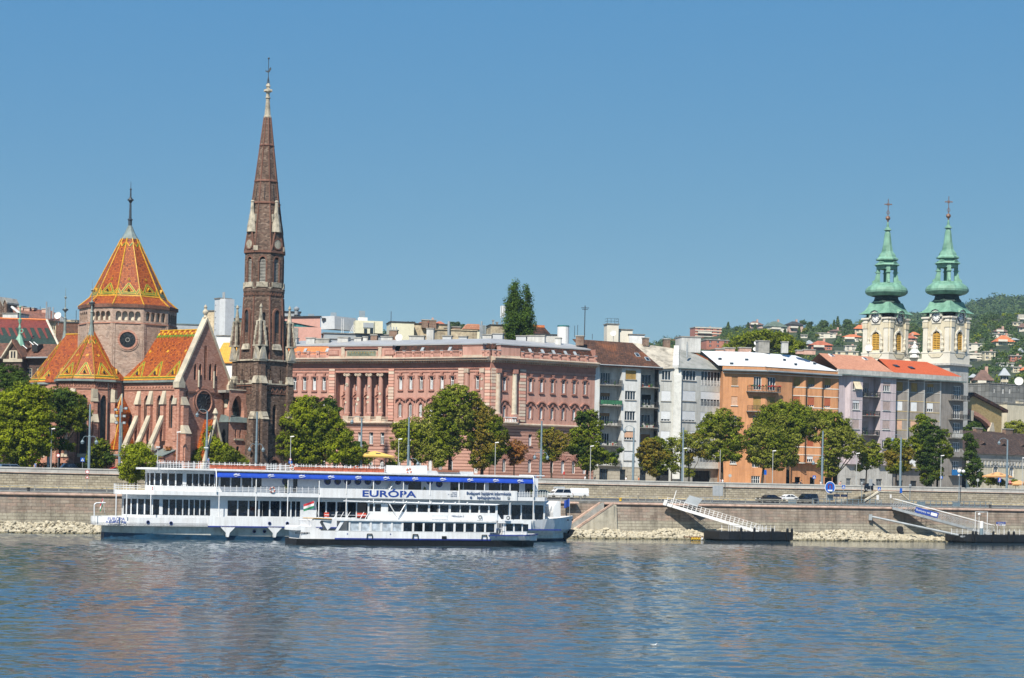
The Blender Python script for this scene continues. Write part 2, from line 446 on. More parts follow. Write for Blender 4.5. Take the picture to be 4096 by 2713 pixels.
b.prof([(6.5,6.0),(6.5,6.42),(7.4,6.5),(7.4,6.0)],-150,600,m_concd)
b.build('kerb',rw)
st=MB();n=26
x1,z1=QF.sz(2416,2010,5);x0,z0=QF.sz(2292,2098,5)
for i in range(n):
 fa,fb=i/n,(i+1)/n
 xa,xb=x0+(x1-x0)*fa,x0+(x1-x0)*fb;zz=z0+(6.2-z0)*fb
 st.box(xa,xb+0.02,5.0,6.4,z0-2,zz,m_conc)
st.build('steps',rw)
cs=MB()
def incl(u0,v0,u1,v1,wd,t0,t1,mat,mb):
 a,b_=QF.sz(u0,v0,t0),QF.sz(u1,v1,t0)
 mb.extr([(a[0],a[1]-wd),(b_[0],b_[1]-wd),(b_[0]+wd*.6,b_[1]),(a[0],a[1])],t0,t1,mat)
incl(2270,2100,2398,2009,0.42,5.6,6.3,m_cope,cs)
incl(2284,2124,2450,2010,0.45,4.55,5.05,m_cope,cs)
cs.build('stair_coping',rw)
fl=MB()
a=QF.sz(2284,2126,4.7);bb=QF.sz(2452,2012,4.7)
fl.extr([(a[0],-1),(bb[0]+0.3,-1),(bb[0]+0.3,5.95),(bb[0]-.2,5.9),(a[0],a[1]-0.2)],4.62,5.04,m_plinth)
c0=QF.s(2452,2060,4.7)
fl.hexa([(c0-.8,4.2,-1),(c0+.9,4.2,-1),(c0+.9,5.6,-1),(c0-.8,5.6,-1)],[(c0+.05,4.95,5.85),(c0+.75,4.95,5.85),(c0+.75,5.6,5.85),(c0+.05,5.6,5.85)],m_plinth)
fl.build('stair_cheek',rw)
dp=MB();ds,dz=QF.sz(3603,2118,4.5)
dp.disc((ds,dz),0.62,m_int,4.5,5.2,14)
dp.build('drain_outlet',rw)
# ================================================================ upper embankment wall with parapet
m_up=blocks('embankment_ashlar',[(0.30,0.26,0.19),(0.46,0.41,0.31),(0.39,0.34,0.25),(0.52,0.465,0.36),(0.34,0.30,0.23)],0.9,0.42,(0.2,0.17,0.13),joint=0.03,stain=(0.25,0.22,0.18),weather=0.25,bump=0.7)
m_par=blocks('parapet_stone',[(0.50,0.49,0.46),(0.58,0.57,0.53),(0.47,0.46,0.42)],2.1,0.9,(0.3,0.28,0.25),joint=0.02,stain=(0.34,0.33,0.31),weather=0.22,bump=0.3)
gl,gr=QF.s(3456,1950,18),QF.s(3500,1950,18)
for (a0,a1,lab) in ((-150,gl,'upper embankment wall of pale ashlar with a parapet, long stretch left of the stair gap'),(gr,600,'upper embankment wall of pale ashlar with a parapet, stretch right of the stair gap')):
 uw=thing('embankment_wall',lab,'wall',QF,group='upper embankment walls')
 b=MB();b.box(a0,a1,18.0,18.6,6.5,9.3,m_up);b.build('wall_face',uw)
 b=MB();b.prof([(17.86,9.3),(17.82,9.36),(17.86,9.42),(18.6,9.42),(18.6,9.3)],a0-.02,a1+.02,m_cope);b.build('string_course',uw)
 b=MB();b.prof([(17.97,9.42),(17.97,10.02),(17.9,10.05),(17.9,10.25),(18.55,10.27),(18.55,9.42)],a0,a1,m_par);b.build('parapet',uw)
sb=thing('stone_stairs','stone steps with sloping coping climbing to the gap in the upper wall','stairs',QF)
b=MB();n=14;xg0=QF.s(3440,1990,16.5)
for i in range(n):
 xa=xg0-5+(gr-.5-xg0+5)*i/n
 b.box(xa,gr-.45,16.2,18.0 if i<n-4 else 18.6,6.6,7.0+2.2*(i+1)/n,m_plinth)
b.build('steps',sb)
b=MB();q0=QF.sz(3458,2000,15.9);q1=QF.sz(3518,1962,15.9)
b.extr([(q0[0],q0[1]-.35),(q1[0],q1[1]-.35),(q1[0],q1[1]),(q0[0],q0[1])],15.9,16.25,m_stone)
q2=QF.s(3600,1990,15.9)
b.extr([(q0[0],6.6),(q2+2.2,6.6),(q2+2.2,7.4),(q2,9.0),(q1[0],9.05)],16.0,18.0,m_up)
b.extr([(q2+2.3,7.35),(q2,9.0),(q1[0]-.3,9.05),(q1[0]-.3,9.25),(q2+.05,9.2),(q2+2.5,7.4)],15.9,18.0,m_stone)
b.build('cheek_wall',sb)
# ================================================================ rocks at the foot of the river wall
def mk_rock():
 m,nt,b=nodes('pale_rock')
 at=nt.nodes.new('ShaderNodeTexCoord');n1=_n(nt,'ShaderNodeTexNoise',i_Scale=0.9,i_Detail=5.0,i_Roughness=0.7)
 nt.links.new(at.outputs['Object'],n1.inputs['Vector'])
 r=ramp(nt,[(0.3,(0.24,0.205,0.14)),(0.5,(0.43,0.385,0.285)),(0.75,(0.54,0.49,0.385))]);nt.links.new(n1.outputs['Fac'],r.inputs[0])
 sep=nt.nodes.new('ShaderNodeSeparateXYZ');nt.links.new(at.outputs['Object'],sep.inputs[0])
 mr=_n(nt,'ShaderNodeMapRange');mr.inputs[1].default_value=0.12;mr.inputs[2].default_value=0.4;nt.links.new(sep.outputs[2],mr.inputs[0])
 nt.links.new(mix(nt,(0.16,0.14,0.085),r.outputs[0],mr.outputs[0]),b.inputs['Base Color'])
 b.inputs['Roughness'].default_value=0.9
 return m
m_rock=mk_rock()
rk=MB();ph=(1+5**.5)/2
ICO=[Vector(p).normalized() for p in ((-1,ph,0),(1,ph,0),(-1,-ph,0),(1,-ph,0),(0,-1,ph),(0,1,ph),(0,-1,-ph),(0,1,-ph),(ph,0,-1),(ph,0,1),(-ph,0,-1),(-ph,0,1))]
ICF=[(0,11,5),(0,5,1),(0,1,7),(0,7,10),(0,10,11),(1,5,9),(5,11,4),(11,10,2),(10,7,6),(7,1,8),(3,9,4),(3,4,2),(3,2,6),(3,6,8),(3,8,9),(4,9,5),(2,4,11),(6,2,10),(8,6,7),(9,8,1)]
def rock(mb,c,r,mat,flat=0.75):
 a=rnd.uniform(0,PI*2);ca,sa=math.cos(a),math.sin(a);sx,sy=rnd.uniform(.8,1.5),rnd.uniform(.7,1.1)
 pts=[]
 for p in ICO:
  q=p*rnd.uniform(.72,1.2)*r;x,y=q.x*sx,q.y*sy
  pts.append((c[0]+x*ca-y*sa,c[1]+x*sa+y*ca,c[2]+q.z*flat))
 mb.mesh(pts,ICF,mat)
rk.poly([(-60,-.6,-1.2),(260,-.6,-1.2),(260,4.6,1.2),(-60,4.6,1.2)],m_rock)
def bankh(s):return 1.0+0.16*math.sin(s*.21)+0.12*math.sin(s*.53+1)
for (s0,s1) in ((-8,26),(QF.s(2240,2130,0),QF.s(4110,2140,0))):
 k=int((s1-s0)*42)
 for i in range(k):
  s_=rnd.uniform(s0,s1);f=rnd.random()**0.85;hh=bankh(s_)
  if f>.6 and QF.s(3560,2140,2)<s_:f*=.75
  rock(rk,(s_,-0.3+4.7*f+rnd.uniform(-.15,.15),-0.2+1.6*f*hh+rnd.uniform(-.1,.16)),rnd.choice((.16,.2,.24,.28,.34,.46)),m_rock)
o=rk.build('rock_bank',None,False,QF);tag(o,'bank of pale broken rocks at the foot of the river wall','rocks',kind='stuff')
# ================================================================ summer haze over the whole scene
hm=bpy.data.materials.new('haze');hm.use_nodes=True;hn=hm.node_tree;hn.nodes.clear();ho=hn.nodes.new('ShaderNodeOutputMaterial');hv=hn.nodes.new('ShaderNodeVolumePrincipled')
hv.inputs['Color'].default_value=(0.55,0.78,1.0,1);hv.inputs['Density'].default_value=0.00006;hv.inputs['Anisotropy'].default_value=0.0;hn.links.new(hv.outputs[0],ho.inputs['Volume'])
b=MB();b.box(-2200,2200,-90,3400,-3,340,hm);o=b.build('haze',uv=False);tag(o,'thin blue summer haze over the river and the city','haze',kind='stuff')
# ================================================================ brick church with patterned tile roofs
m_brick=blocks('pink_brick',[(0.33,0.14,0.09),(0.47,0.225,0.155),(0.41,0.185,0.125),(0.55,0.30,0.22),(0.36,0.15,0.10)],0.5,0.2,(0.40,0.24,0.19),joint=0.02,weather=0.22,wscale=0.5,bump=0.3)
m_drumb=blocks('drum_brick',[(0.29,0.19,0.14),(0.46,0.33,0.26),(0.52,0.39,0.31),(0.37,0.25,0.19)],0.5,0.2,(0.34,0.26,0.21),joint=0.02,stain=(0.16,0.12,0.10),weather=0.25,wscale=0.6,bump=0.3)
m_tbrick=blocks('dark_brick',[(0.055,0.04,0.032),(0.145,0.085,0.062),(0.235,0.165,0.125),(0.10,0.058,0.042),(0.33,0.245,0.19)],0.45,0.22,(0.15,0.105,0.08),joint=0.02,stain=(0.075,0.05,0.038),weather=0.35,wscale=0.45,bump=0.4)
m_tred=blocks('corner_brick',[(0.16,0.075,0.05),(0.26,0.12,0.08),(0.20,0.09,0.06)],0.4,0.22,(0.17,0.1,0.08),weather=0.3,bump=0.3)
m_tile=blocks('glazed_tile',[(0.12,0.022,0.010),(0.37,0.085,0.012),(0.47,0.125,0.014),(0.27,0.05,0.011),(0.42,0.10,0.013)],0.34,0.34,(0.16,0.04,0.012),joint=0.03,rough=0.42,stain=(0.24,0.045,0.012),weather=0.25,wscale=0.7,bump=0.5)
m_tilep=blocks('mauve_tile',[(0.16,0.06,0.05),(0.36,0.16,0.13),(0.30,0.12,0.10)],0.34,0.3,(0.16,0.07,0.05),rough=0.4,weather=0.2)
m_yel=pm('yellow_tile',(0.58,0.31,0.025),rough=0.35,var=0.2,scale=3)
m_grn=pm('green_tile',(0.10,0.20,0.03),rough=0.35,var=0.2,scale=3)
m_lead=pm('church_zinc',(0.20,0.245,0.235),rough=0.5,var=0.2,scale=0.7)
m_iron=pm('finial_iron',(0.045,0.06,0.075),rough=0.5,var=0.2)
m_cstone=pm('church_limestone',(0.50,0.44,0.335),rough=0.85,var=0.28,scale=1.3,bump=0.3,c2=(0.40,0.36,0.29))
g_ros=pm('rose_glass',(0.035,0.04,0.045),rough=0.3,var=0.5,scale=3)
D0=378.0;KX=D0/F
ctr=P(508,1500,D0)
ROT=rad(36)
CF=Fr(ctr.x,ctr.y,-ROT,ZS)
church=thing('brick_church','red brick riverside church with orange patterned tile roofs and a tall slender brick steeple','church',CF)
def zc(v,u=508,D=D0):return (vh(u)-v)*D/F+HC-ZS
def place(ang,r,t=0):pass
def pyr_pts(R,n,ph):return [(R*math.cos(ph+2*PI*i/n),R*math.sin(ph+2*PI*i/n)) for i in range(n)]
def lerp(a,b,f):return tuple(a[i]+(b[i]-a[i])*f for i in range(3))
def tri_patch(mb,quad,nz,band=True,dorm=True,h0=0.02,hh=0.26,flow=True,top=None,tooth=0.10):
 bl,br,tr,tl=[Vector(q) for q in quad]
 n=(br-bl).cross(tl-bl).normalized()
 if n.z<0:n=-n
 def pt(x,y,k=0.04):return (bl.lerp(br,x)).lerp(tl.lerp(tr,x),y)+n*k
 def strip(a,b,w,mat,k=0.04):
  a=Vector(a);b=Vector(b);d=(b-a).normalized().cross(n)*w*.5
  mb.poly([a-d,b-d,b+d,a+d],mat)
 H=((tl+tr)*.5-(bl+br)*.5).length
 if band:
  for y,m,w in ((h0,m_yel,.22),(h0+.30/H,m_grn,.16),(h0+.55/H,m_yel,.20)):
   strip(pt(0,y),pt(1,y),w,m)
 yb=h0+.6/H;L=(br-bl).length;half=min(1.25,L/nz/2*.82)/L;hh=hh
 for i in range(nz):
  x=(i+.5)/nz
  yt=yb+hh
  strip(pt(x-half,yb,.05),pt(x,yt,.05),.42,m_yel);strip(pt(x+half,yb,.05),pt(x,yt,.05),.42,m_yel)
  strip(pt(x-half,yb,.07),pt(x,yt,.07),.17,m_grn);strip(pt(x+half,yb,.07),pt(x,yt,.07),.17,m_grn)
  if dorm:
   hw=half*.45
   a,b_,c=pt(x-hw,yb+hh*.12),pt(x+hw,yb+hh*.12),pt(x,yb+hh*.58)
   out=Vector((n.x,n.y,0)).normalized()*.5
   mb.poly([a+out*.0,b_+out*.0,c+out],m_yel);mb.poly([a,c+out,c],m_yel);mb.poly([b_,c,c+out],m_yel)
   cc=(a+b_)*.5+n*.12+out*.25
   mb.poly([a.lerp(cc,.45)+n*.06,b_.lerp(cc,.45)+n*.06,c.lerp(cc,.35)+out*.8+n*.03],m_int)
  if flow:
   q=pt(x,yt+.16 if not top else top,.05);e=(br-bl).normalized()*.3;f_=(tl-bl).normalized()*.36
   mb.poly([q-e,q-f_,q+e,q+f_],m_yel)
def hips(mb,a,b,mat,r=.13):mb.tube(a,b,r,mat,5)
RD=192*KX;PH=rad(-80-18)+ROT
zE,zA,zR=zc(1236),zc(1305),zc(1200)
def face_frame(R,n,ph,i):
 p0=Vector((R*math.cos(ph+2*PI*i/n),R*math.sin(ph+2*PI*i/n),0));p1=Vector((R*math.cos(ph+2*PI*(i+1)/n),R*math.sin(ph+2*PI*(i+1)/n),0))
 d=p1-p0
 return Matrix.Translation(p0) @ Matrix.Rotation(math.atan2(d.y,d.x),4,'Z'),d.length
def fnorm(ph,n,i):return ph+2*PI*(i+.5)/n
drum=MB();arc=MB();ros=MB()
for i in range(10):
 M,L=face_frame(RD,10,PH,i)
 an=(fnorm(PH,10,i)-ROT)%(2*PI)
 front=PI*1.02<an<1.98*PI
 drum.M=M;arc.M=M
 w=L*.86;hs=[]
 if front:
  for k in range(4):
   c=L*.5+(k-1.5)*w/4.1;hs.append((c-.46,c+.46,zA+.45,zE-1.0,'r'))
 arc.wall(0,L,zA,zE+.2,hs,m_drumb,dep=.6)
 arc.box(-.05,L+.05,-.16,.1,zA-.12,zA+.08,m_brick)
 arc.box(-.12,L+.12,-.25,.1,zE-.35,zE+.25,m_tred)
 rh=[]
 drum.wall(0,L,8,zA,rh,m_drumb)
 drum.box(-.18,.45,-.12,.1,8,zA,m_drumb);drum.box(L-.45,L+.18,-.12,.1,8,zA,m_drumb)
 if front:
  cz=zc(1371)
  ros=MB();ros.M=M
  ros.ring((L/2,cz),1.36,1.72,m_brick,-.22,.1,24);ros.ring((L/2,cz),1.72,2.0,m_drumb,-.12,.1,24)
  ros.disc((L/2,cz),1.36,g_ros,-.06,.1,24)
  for k in range(8):
   q=k*PI/4;ros.tube((L/2,-.08,cz),(L/2+1.36*math.cos(q),-.08,cz+1.36*math.sin(q)),.045,m_dark,4)
  ros.ring((L/2,cz),.28,.4,m_conc,-.1,.0,10)
  if 1.42*PI<an<1.62*PI:ros.build('rose_window',church)
drum.build('drum_wall',church)
ar=arc.build('arcade',church)
b=MB();b.lathe(0,0,[(RD-.75,zA),(RD-.75,zE)],m_stone,10,PH,cap=False)
b.lathe(0,0,[(RD-.8,zA+.02),(.1,zA+.02)],m_conc,10,PH,cap=False)
b.build('gallery_wall',ar)
R0,R1,R2=198*KX,153*KX,33*KX
zT=zc(957)
rf=MB()
a=pyr_pts(R0,10,PH);c=pyr_pts(R1,10,PH);d=pyr_pts(R2,10,PH)
for i in range(10):
 j=(i+1)%10
 q=[(*a[i],zE),(*a[j],zE),(*c[j],zR+.05),(*c[i],zR+.05)];q2=[(*c[i],zR+.05),(*c[j],zR+.05),(*d[j],zT),(*d[i],zT)]
 rf.poly(q,m_tile);rf.poly(q2,m_tile)
 rf.poly([(*a[i],zE),(*a[j],zE),(0,0,zE-.2)],m_tred)
 tri_patch(rf,q2,1,hh=.155,top=.30)
 tri_patch(rf,[lerp(q2[0],q2[3],0),lerp(q2[1],q2[2],0),q2[2],q2[3]],1,band=False,dorm=False,hh=.001,top=.30)
 for (p,o_) in ((0,1),(1,0)):
  B=Vector(q2[p]);T=Vector(q2[3-p]);O=Vector(q2[o_]);x=B.lerp(T,.14);y=B.lerp(T,.035).lerp(O.lerp(Vector(q2[3-o_]),.035),.19)
  nn=(Vector(q2[1])-Vector(q2[0])).cross(Vector(q2[3])-Vector(q2[0])).normalized();dd=(y-x).normalized().cross(nn)
  rf.poly([x-dd*.21+nn*.05,y-dd*.21+nn*.05,y+dd*.21+nn*.05,x+dd*.21+nn*.05],m_yel)
  rf.poly([x-dd*.08+nn*.07,y-dd*.08+nn*.07,y+dd*.08+nn*.07,x+dd*.08+nn*.07],m_grn)
 hips(rf,(*a[i],zE+.05),(*c[i],zR+.12),m_yel);hips(rf,(*c[i],zR+.12),(*d[i],zT+.05),m_yel,.12)
 e0=Vector(lerp(q2[0],q2[3],.93));e1=Vector(lerp(q2[1],q2[2],.93));m_=(Vector(lerp(q2[0],q2[3],.86))+Vector(lerp(q2[1],q2[2],.86)))*.5
 rf.tube(e0,m_,.13,m_yel,4);rf.tube(e1,m_,.13,m_grn,4)
rf.build('drum_roof',church)
b=MB();b.lathe(0,0,[(R2+.12,zT-.05),(R2*.62,zT+1.1),(.42,zc(906)),(.32,zc(903))],m_lead,10,PH);b.build('roof_cap',church)
b=MB()
zz=zc(903)
b.lathe(0,0,[(.33,zz),(.33,zz+.9),(.45,zz+.95),(.45,zz+1.1),(.24,zz+1.3),(.17,zc(812)),(.3,zc(808)),(.42,zc(800)),(.3,zc(793)),(.15,zc(788)),(.12,zc(760)),(.22,zc(758)),(.05,zc(752)),(.03,zc(727))],m_iron,8)
b.lathe(0,0,[(.52,zc(803)),(.56,zc(800)),(.52,zc(797))],m_iron,10,cap=False)
b.build('finial',church)
WN,WA=6.0,5.5
def along(d,u,v=1500):
 a,e=ray(u,v)
 return (a*CF.o.y-CF.o.x)/(d.x-a*d.y)
LN=CF.s(822,1500);LA=along(-CF.n,362);LB=along(-CF.d,256)
print('church',LN,LA,LB)
zEv,zRg=16.3,25.2
def wing_roof(mb,M,hw,L,end,teeth,hue=m_tile):
 mb.M=M
 for s in (-1,1):
  q=[(2,s*(hw+.35),zEv),(L,s*(hw+.35),zEv),(L,0,zRg),(2,0,zRg)]
  if s>0:q=[q[1],q[0],q[3],q[2]]
  mb.poly(q,hue)
  if teeth:
   qq=q
   tri_patch(mb,qq,teeth,hh=.30,top=.58,flow=True)
   n=26
   for k in range(n):
    f=(k+.5)/n;p=Vector(q[3]).lerp(Vector(q[2]),f);d_=(Vector(q[0])-Vector(q[3])).normalized();e=(Vector(q[2])-Vector(q[3])).normalized()*((L-2)/n*.5)
    nn=e.cross(d_).normalized();nn=nn if nn.z>0 else -nn
    mb.poly([p-e*1.0+nn*.05,p+e*1.0+nn*.05,p+d_*.9+nn*.05],m_yel) if k%2==0 else mb.poly([p-e+d_*.5+nn*.05,p+e+d_*.5+nn*.05,p+e*.2+d_*1.5+nn*.05],m_yel)
    mb.poly([p-e*1.1+d_*1.0+nn*.06,p+e*1.1+d_*1.0+nn*.06,p+d_*1.7+nn*.06],m_grn)
 mb.tube((2,0,zRg+.05),(L,0,zRg+.05),.14,m_yel,5)
Mn=Matrix.Identity(4);Ma=Matrix.Rotation(-PI/2,4,'Z');Mb=Matrix.Rotation(PI,4,'Z')
r1=MB();wing_roof(r1,Mn,WN,LN,'gable',4);r1.build('nave_roof',church)
r0=MB();wing_roof(r0,Matrix.Rotation(PI/2,4,'Z'),WN,12,'gable',0);r0.build('rear_roof',church)
def apse(M,hw,L,name):
 r=MB();wing_roof(r,M,hw,L,'apse',0)
 r.M=M @ Matrix.Translation((L,0,0))
 R=(hw+.45)/math.cos(PI/10);n=10;ph=PI/10
 pts=pyr_pts(R,n,ph+PI/10*0)
 tip=(hw+.1)*.10;tp=pyr_pts(tip,n,ph)
 for i in range(n):
  j=(i+1)%n
  an=(ph+2*PI*(i+.5)/n)%(2*PI)
  if PI*.72<an<PI*1.28:continue
  q=[(*pts[i],zEv),(*pts[j],zEv),(*tp[j],zRg-1.1),(*tp[i],zRg-1.1)]
  r.poly(q,m_tile);tri_patch(r,q,1,hh=.27,top=.54,h0=.035)
  hips(r,q[0],q[3],m_yel,.13);hips(r,q[1],q[2],m_yel,.13)
  p0,p1=lerp(q[0],q[3],.9),lerp(q[1],q[2],.9);mm=lerp(lerp(q[0],q[3],.8),lerp(q[1],q[2],.8),.5)
  r.tube(p0,mm,.1,m_yel,4);r.tube(p1,mm,.1,m_grn,4)
 r.build(name+'_roof',church)
 c_=MB();c_.M=r.M
 zt=zRg-1.2
 c_.lathe(0,0,[(tip+.25,zt-.4),(tip*.8,zt+.7),(.25,zt+1.9),(.22,zt+4.0),(.3,zt+4.1),(.15,zt+4.4),(.13,zt+5.2),(.32,zt+5.5),(.32,zt+5.8),(.1,zt+6.1),(.06,zt+7.6),(.26,zt+7.9),(.04,zt+8.2),(.03,zt+9.6)],m_lead,8)
 c_.lathe(0,0,[(.5,zt+5.55),(.56,zt+5.7),(.5,zt+5.85)],m_iron,10,cap=False)
 c_.build('finial',church)
 w=MB();w.M=M
 for s in (-1,1):
  w.poly([(2,s*hw,-1),(L,s*hw,-1),(L,s*hw,zEv),(2,s*hw,zEv)],m_brick)
 w.build(name+'_wall',church)
 R=hw/math.cos(PI/10)
 for i in range(n):
  an=(ph+2*PI*(i+.5)/n)%(2*PI)
  if PI*.6<an<PI*1.4:continue
  Mf,L2=face_frame(R,n,ph,i);w=MB();w.M=M @ Matrix.Translation((L,0,0)) @ Mf
  w.wall(0,L2,-1,zEv,[(L2/2-.62,L2/2+.62,3.6,13.7,'p')],m_brick,dep=.45)
  for s in (-.9,.9):
   w.box(L2/2+s-.14,L2/2+s+.14,-.06,0.02,3.5,12.4,m_tred)
  w.box(0,L2,-.10,.05,14.6,14.75,m_tred);w.box(0,L2,-.28,.05,15.7,15.95,m_tred);w.box(-.1,L2+.1,-.5,.1,15.95,16.3,m_lead)
  for k in range(9):
   w.box(L2*(k+.2)/9,L2*(k+.6)/9,-.12,.02,15.35,15.7,m_tred);
  for k in range(6):
   x=L2*(k+.5)/6;w.extr([(x-.25,14.95),(x-.15,14.95),(x+.05,15.3),(x+.25,14.95),(x+.15,14.95),(x,15.15)],-.07,.02,m_tred)
  o=w.build('apse_wall',church)
  gl=MB();gl.M=w.M;gl.box(L2/2-.62,L2/2+.62,.38,.45,3.6,13.7,g_ros)
  for k in range(9):gl.box(L2/2-.6,L2/2+.6,.33,.38,4.4+k,4.46+k,m_dark)
  gl.box(L2/2-.9,L2/2+.9,-.2,.3,3.0,3.6,m_cstone)
  gl.build('lancet_window',o)
  bt=MB();bt.M=w.M
  bt.box(-.45,.45,-.85,.35,-1,9.3,m_brick);bt.box(-.42,.42,-.5,.35,9.3,13.2,m_brick)
  bt.extr([(-.52,12.6),(.52,12.6),(.42,14.6),(-.42,14.6)],-.5,.3,m_cstone)
  bt.hexa([(-.52,-.66,12.5),(.52,-.66,12.5),(.52,.3,12.5),(-.52,.3,12.5)],[(-.46,-.08,14.7),(.46,-.08,14.7),(.46,.3,14.7),(-.46,.3,14.7)],m_cstone)
  bt.hexa([(-.53,-1.0,9.0),(.53,-1.0,9.0),(.53,.3,9.0),(-.53,.3,9.0)],[(-.5,-.45,10.5),(.5,-.45,10.5),(.5,.3,10.5),(-.5,.3,10.5)],m_cstone)
  bt.box(-.5,.5,-1.0,.35,-1,1.2,m_conc)
  bt.build('buttress',church)
apse(Ma,WA,LA,'near_apse');apse(Mb,WA,LB,'far_apse')
v=MB()
rcx,rcy=WA+.2,-(WN+.2)
v.poly([(rcx-.6,rcy+.2,zEv+.2),(rcx+2.4,rcy+4.2,zEv+5.6),(rcx-4.6,rcy+2.2,zEv+5.6)],m_tilep)
v.tube((rcx-.6,rcy+.2,zEv+.3),(rcx+2.2,rcy+4.6,zEv+5.6),.2,m_lead,5);v.tube((rcx-.8,rcy+.2,zEv+.3),(rcx-4.8,rcy+1.2,zEv+5.6),.2,m_lead,5)
v.build('valley_roof',church)
nw=MB();nw.M=Matrix.Translation((0,-WN,0))
NF=Fr(*(CF.o+CF.n*-WN),CF.a,ZS)
def ns(u,v=1650):return NF.s(u,v)
def nz(u,v):return NF.z(u,v)
cols=[ns(586),ns(636),ns(686)]
nw.wall(WA,LN,-1,zEv,[(c-.5,c+.5,8.2,13.8,'p') for c in cols],m_brick,dep=.4)
nw.box(WA,LN,-.1,.05,14.6,14.75,m_tred);nw.box(WA,LN,-.25,.05,15.7,15.95,m_tred);nw.box(WA,LN,-.45,.1,15.95,16.3,m_lead)
for k in range(18):
 x=WA+(LN-WA)*(k+.5)/18;nw.extr([(x-.25,14.95),(x-.15,14.95),(x+.05,15.3),(x+.25,14.95),(x+.15,14.95),(x,15.15)],-.07,.02,m_tred)
o=nw.build('nave_wall',church)
for c in cols:
 gl=MB();gl.M=nw.M;gl.box(c-.5,c+.5,.33,.4,8.2,13.8,g_ros);gl.box(c-.55,c-.5,-.06,.1,8.2,13.3,m_tred);gl.box(c+.5,c+.6,-.06,.1,8.2,13.3,m_tred);gl.build('lancet_window',o)
bcols=[ns(556),ns(604),ns(657),ns(707)]
for c in bcols:
 bt=MB();bt.M=nw.M
 bt.box(c-.42,c+.42,-.6,.05,6,12.7,m_brick)
 bt.hexa([(c-.52,-.85,12.2),(c+.52,-.85,12.2),(c+.52,.0,12.2),(c-.52,.0,12.2)],[(c-.4,-.1,14.5),(c+.4,-.1,14.5),(c+.4,.0,14.5),(c-.4,.0,14.5)],m_cstone)
 bt.build('buttress',church)
for c in bcols[:3]:
 bt=MB();bt.M=nw.M
 prof=[(-.55,9.6),(-.55,10.4),(-3.2,5.6),(-3.2,4.8)]
 bt.prof(prof,c-.42,c+.42,m_cstone)
 bt.prof([(-.5,8.9),(-.5,9.7),(-3.2,4.8),(-3.2,3.9)],c-.36,c+.36,m_brick)
 bt.prof([(-2.7,4.4),(-3.4,4.4),(-3.4,4.9),(-3.05,5.5),(-2.7,4.9)],c-.62,c+.62,m_cstone)
 bt.box(c-.5,c+.5,-3.35,-2.7,3.2,4.4,m_brick)
 bt.build('flying_buttress',church)
ai=MB();ai.M=nw.M
ai.wall(WA-1.2,LN-.3,-1,3.3,[(c+dx-.33,c+dx+.33,.6,2.2,'r') for c in (ns(470,1850),ns(590,1850),ns(640,1850)) for dx in (-.6,.6)],m_brick,t=-3.2,dep=.3)
ai.box(WA-1.2,LN-.3,-3.15,-2.9,-1,3.2,m_int)
ai.poly([(WA-1.2,-3.2,-1),(WA-1.2,0,-1),(WA-1.2,0,4.4),(WA-1.2,-3.2,3.3)],m_brick)
ai.poly([(LN-.3,-3.2,-1),(LN-.3,0,-1),(LN-.3,0,4.4),(LN-.3,-3.2,3.3)],m_brick)
ai.box(WA-1.3,LN-.2,-3.45,-3.2,3.1,3.35,m_tred)
o=ai.build('aisle_wall',church)
for c in (ns(545,1850),ns(606,1850),ns(655,1850),ns(690,1850)):
 bt=MB();bt.M=nw.M;bt.box(c-.4,c+.4,-3.9,-3.2,-1,1.4,m_brick)
 bt.hexa([(c-.5,-4.0,1.3),(c+.5,-4.0,1.3),(c+.5,-3.2,1.3),(c-.5,-3.2,1.3)],[(c-.42,-3.4,2.4),(c+.42,-3.4,2.4),(c+.42,-3.2,2.4),(c-.42,-3.2,2.4)],m_cstone);bt.build('buttress',church)
ar_=MB();ar_.M=nw.M;ar_.hexa([(WA-1.4,-3.5,3.36),(LN-.2,-3.5,3.36),(LN-.2,0,4.6),(WA-1.4,0,4.6)],[(WA-1.4,-3.5,3.5),(LN-.2,-3.5,3.5),(LN-.2,0,4.75),(WA-1.4,0,4.75)],m_zincd);ar_.build('aisle_roof',church)
tt=MB();tx,ty=WA+1.3,-(WN+1.6)
zb,zp=4.4,zc(1580,505,372)
for (a_,b2) in (((-1.9,-1.7),(1.9,-1.7)),((1.9,-1.7),(1.9,1.7)),((-1.9,1.7),(-1.9,-1.7))):
 tt.poly([(tx+a_[0],ty+a_[1],zb),(tx+b2[0],ty+b2[1],zb),(tx+b2[0]*.42,ty+b2[1]*.42,zb+4.6),(tx+a_[0]*.42,ty+a_[1]*.42,zb+4.6)],m_tile)
 tt.poly([(tx+b2[0]*.42,ty+b2[1]*.42,zb+4.6),(tx+a_[0]*.42,ty+a_[1]*.42,zb+4.6),(tx+a_[0]*.62,ty+a_[1]*.62,zb+6.4),(tx+b2[0]*.62,ty+b2[1]*.62,zb+6.4)],m_tile)
 tt.poly([(tx+a_[0]*.62,ty+a_[1]*.62,zb+6.4),(tx+b2[0]*.62,ty+b2[1]*.62,zb+6.4),(tx,ty,zp)],m_tile)
for sx_ in (-1,1):
 tt.tube((tx+1.9*sx_,ty-1.7,zb),(tx+.8*sx_,ty-.72,zb+4.6),.14,m_lead,5);tt.tube((tx+1.18*sx_,ty-1.06,zb+6.4),(tx,ty,zp),.13,m_lead,5)
tt.path([(tx,ty-1.75,zb),(tx,ty-.75,zb+4.6),(tx,ty-1.1,zb+6.4),(tx,ty,zp)],.13,m_yel)
tt.build('turret_roof',church)
tt=MB();tt.box(tx-1.7,tx+1.7,ty-1.5,ty+1.7,-1,zb,m_brick);tt.build('turret_wall',church)
GF=Fr(*(CF.o+CF.d*LN),CF.a+PI/2,ZS)
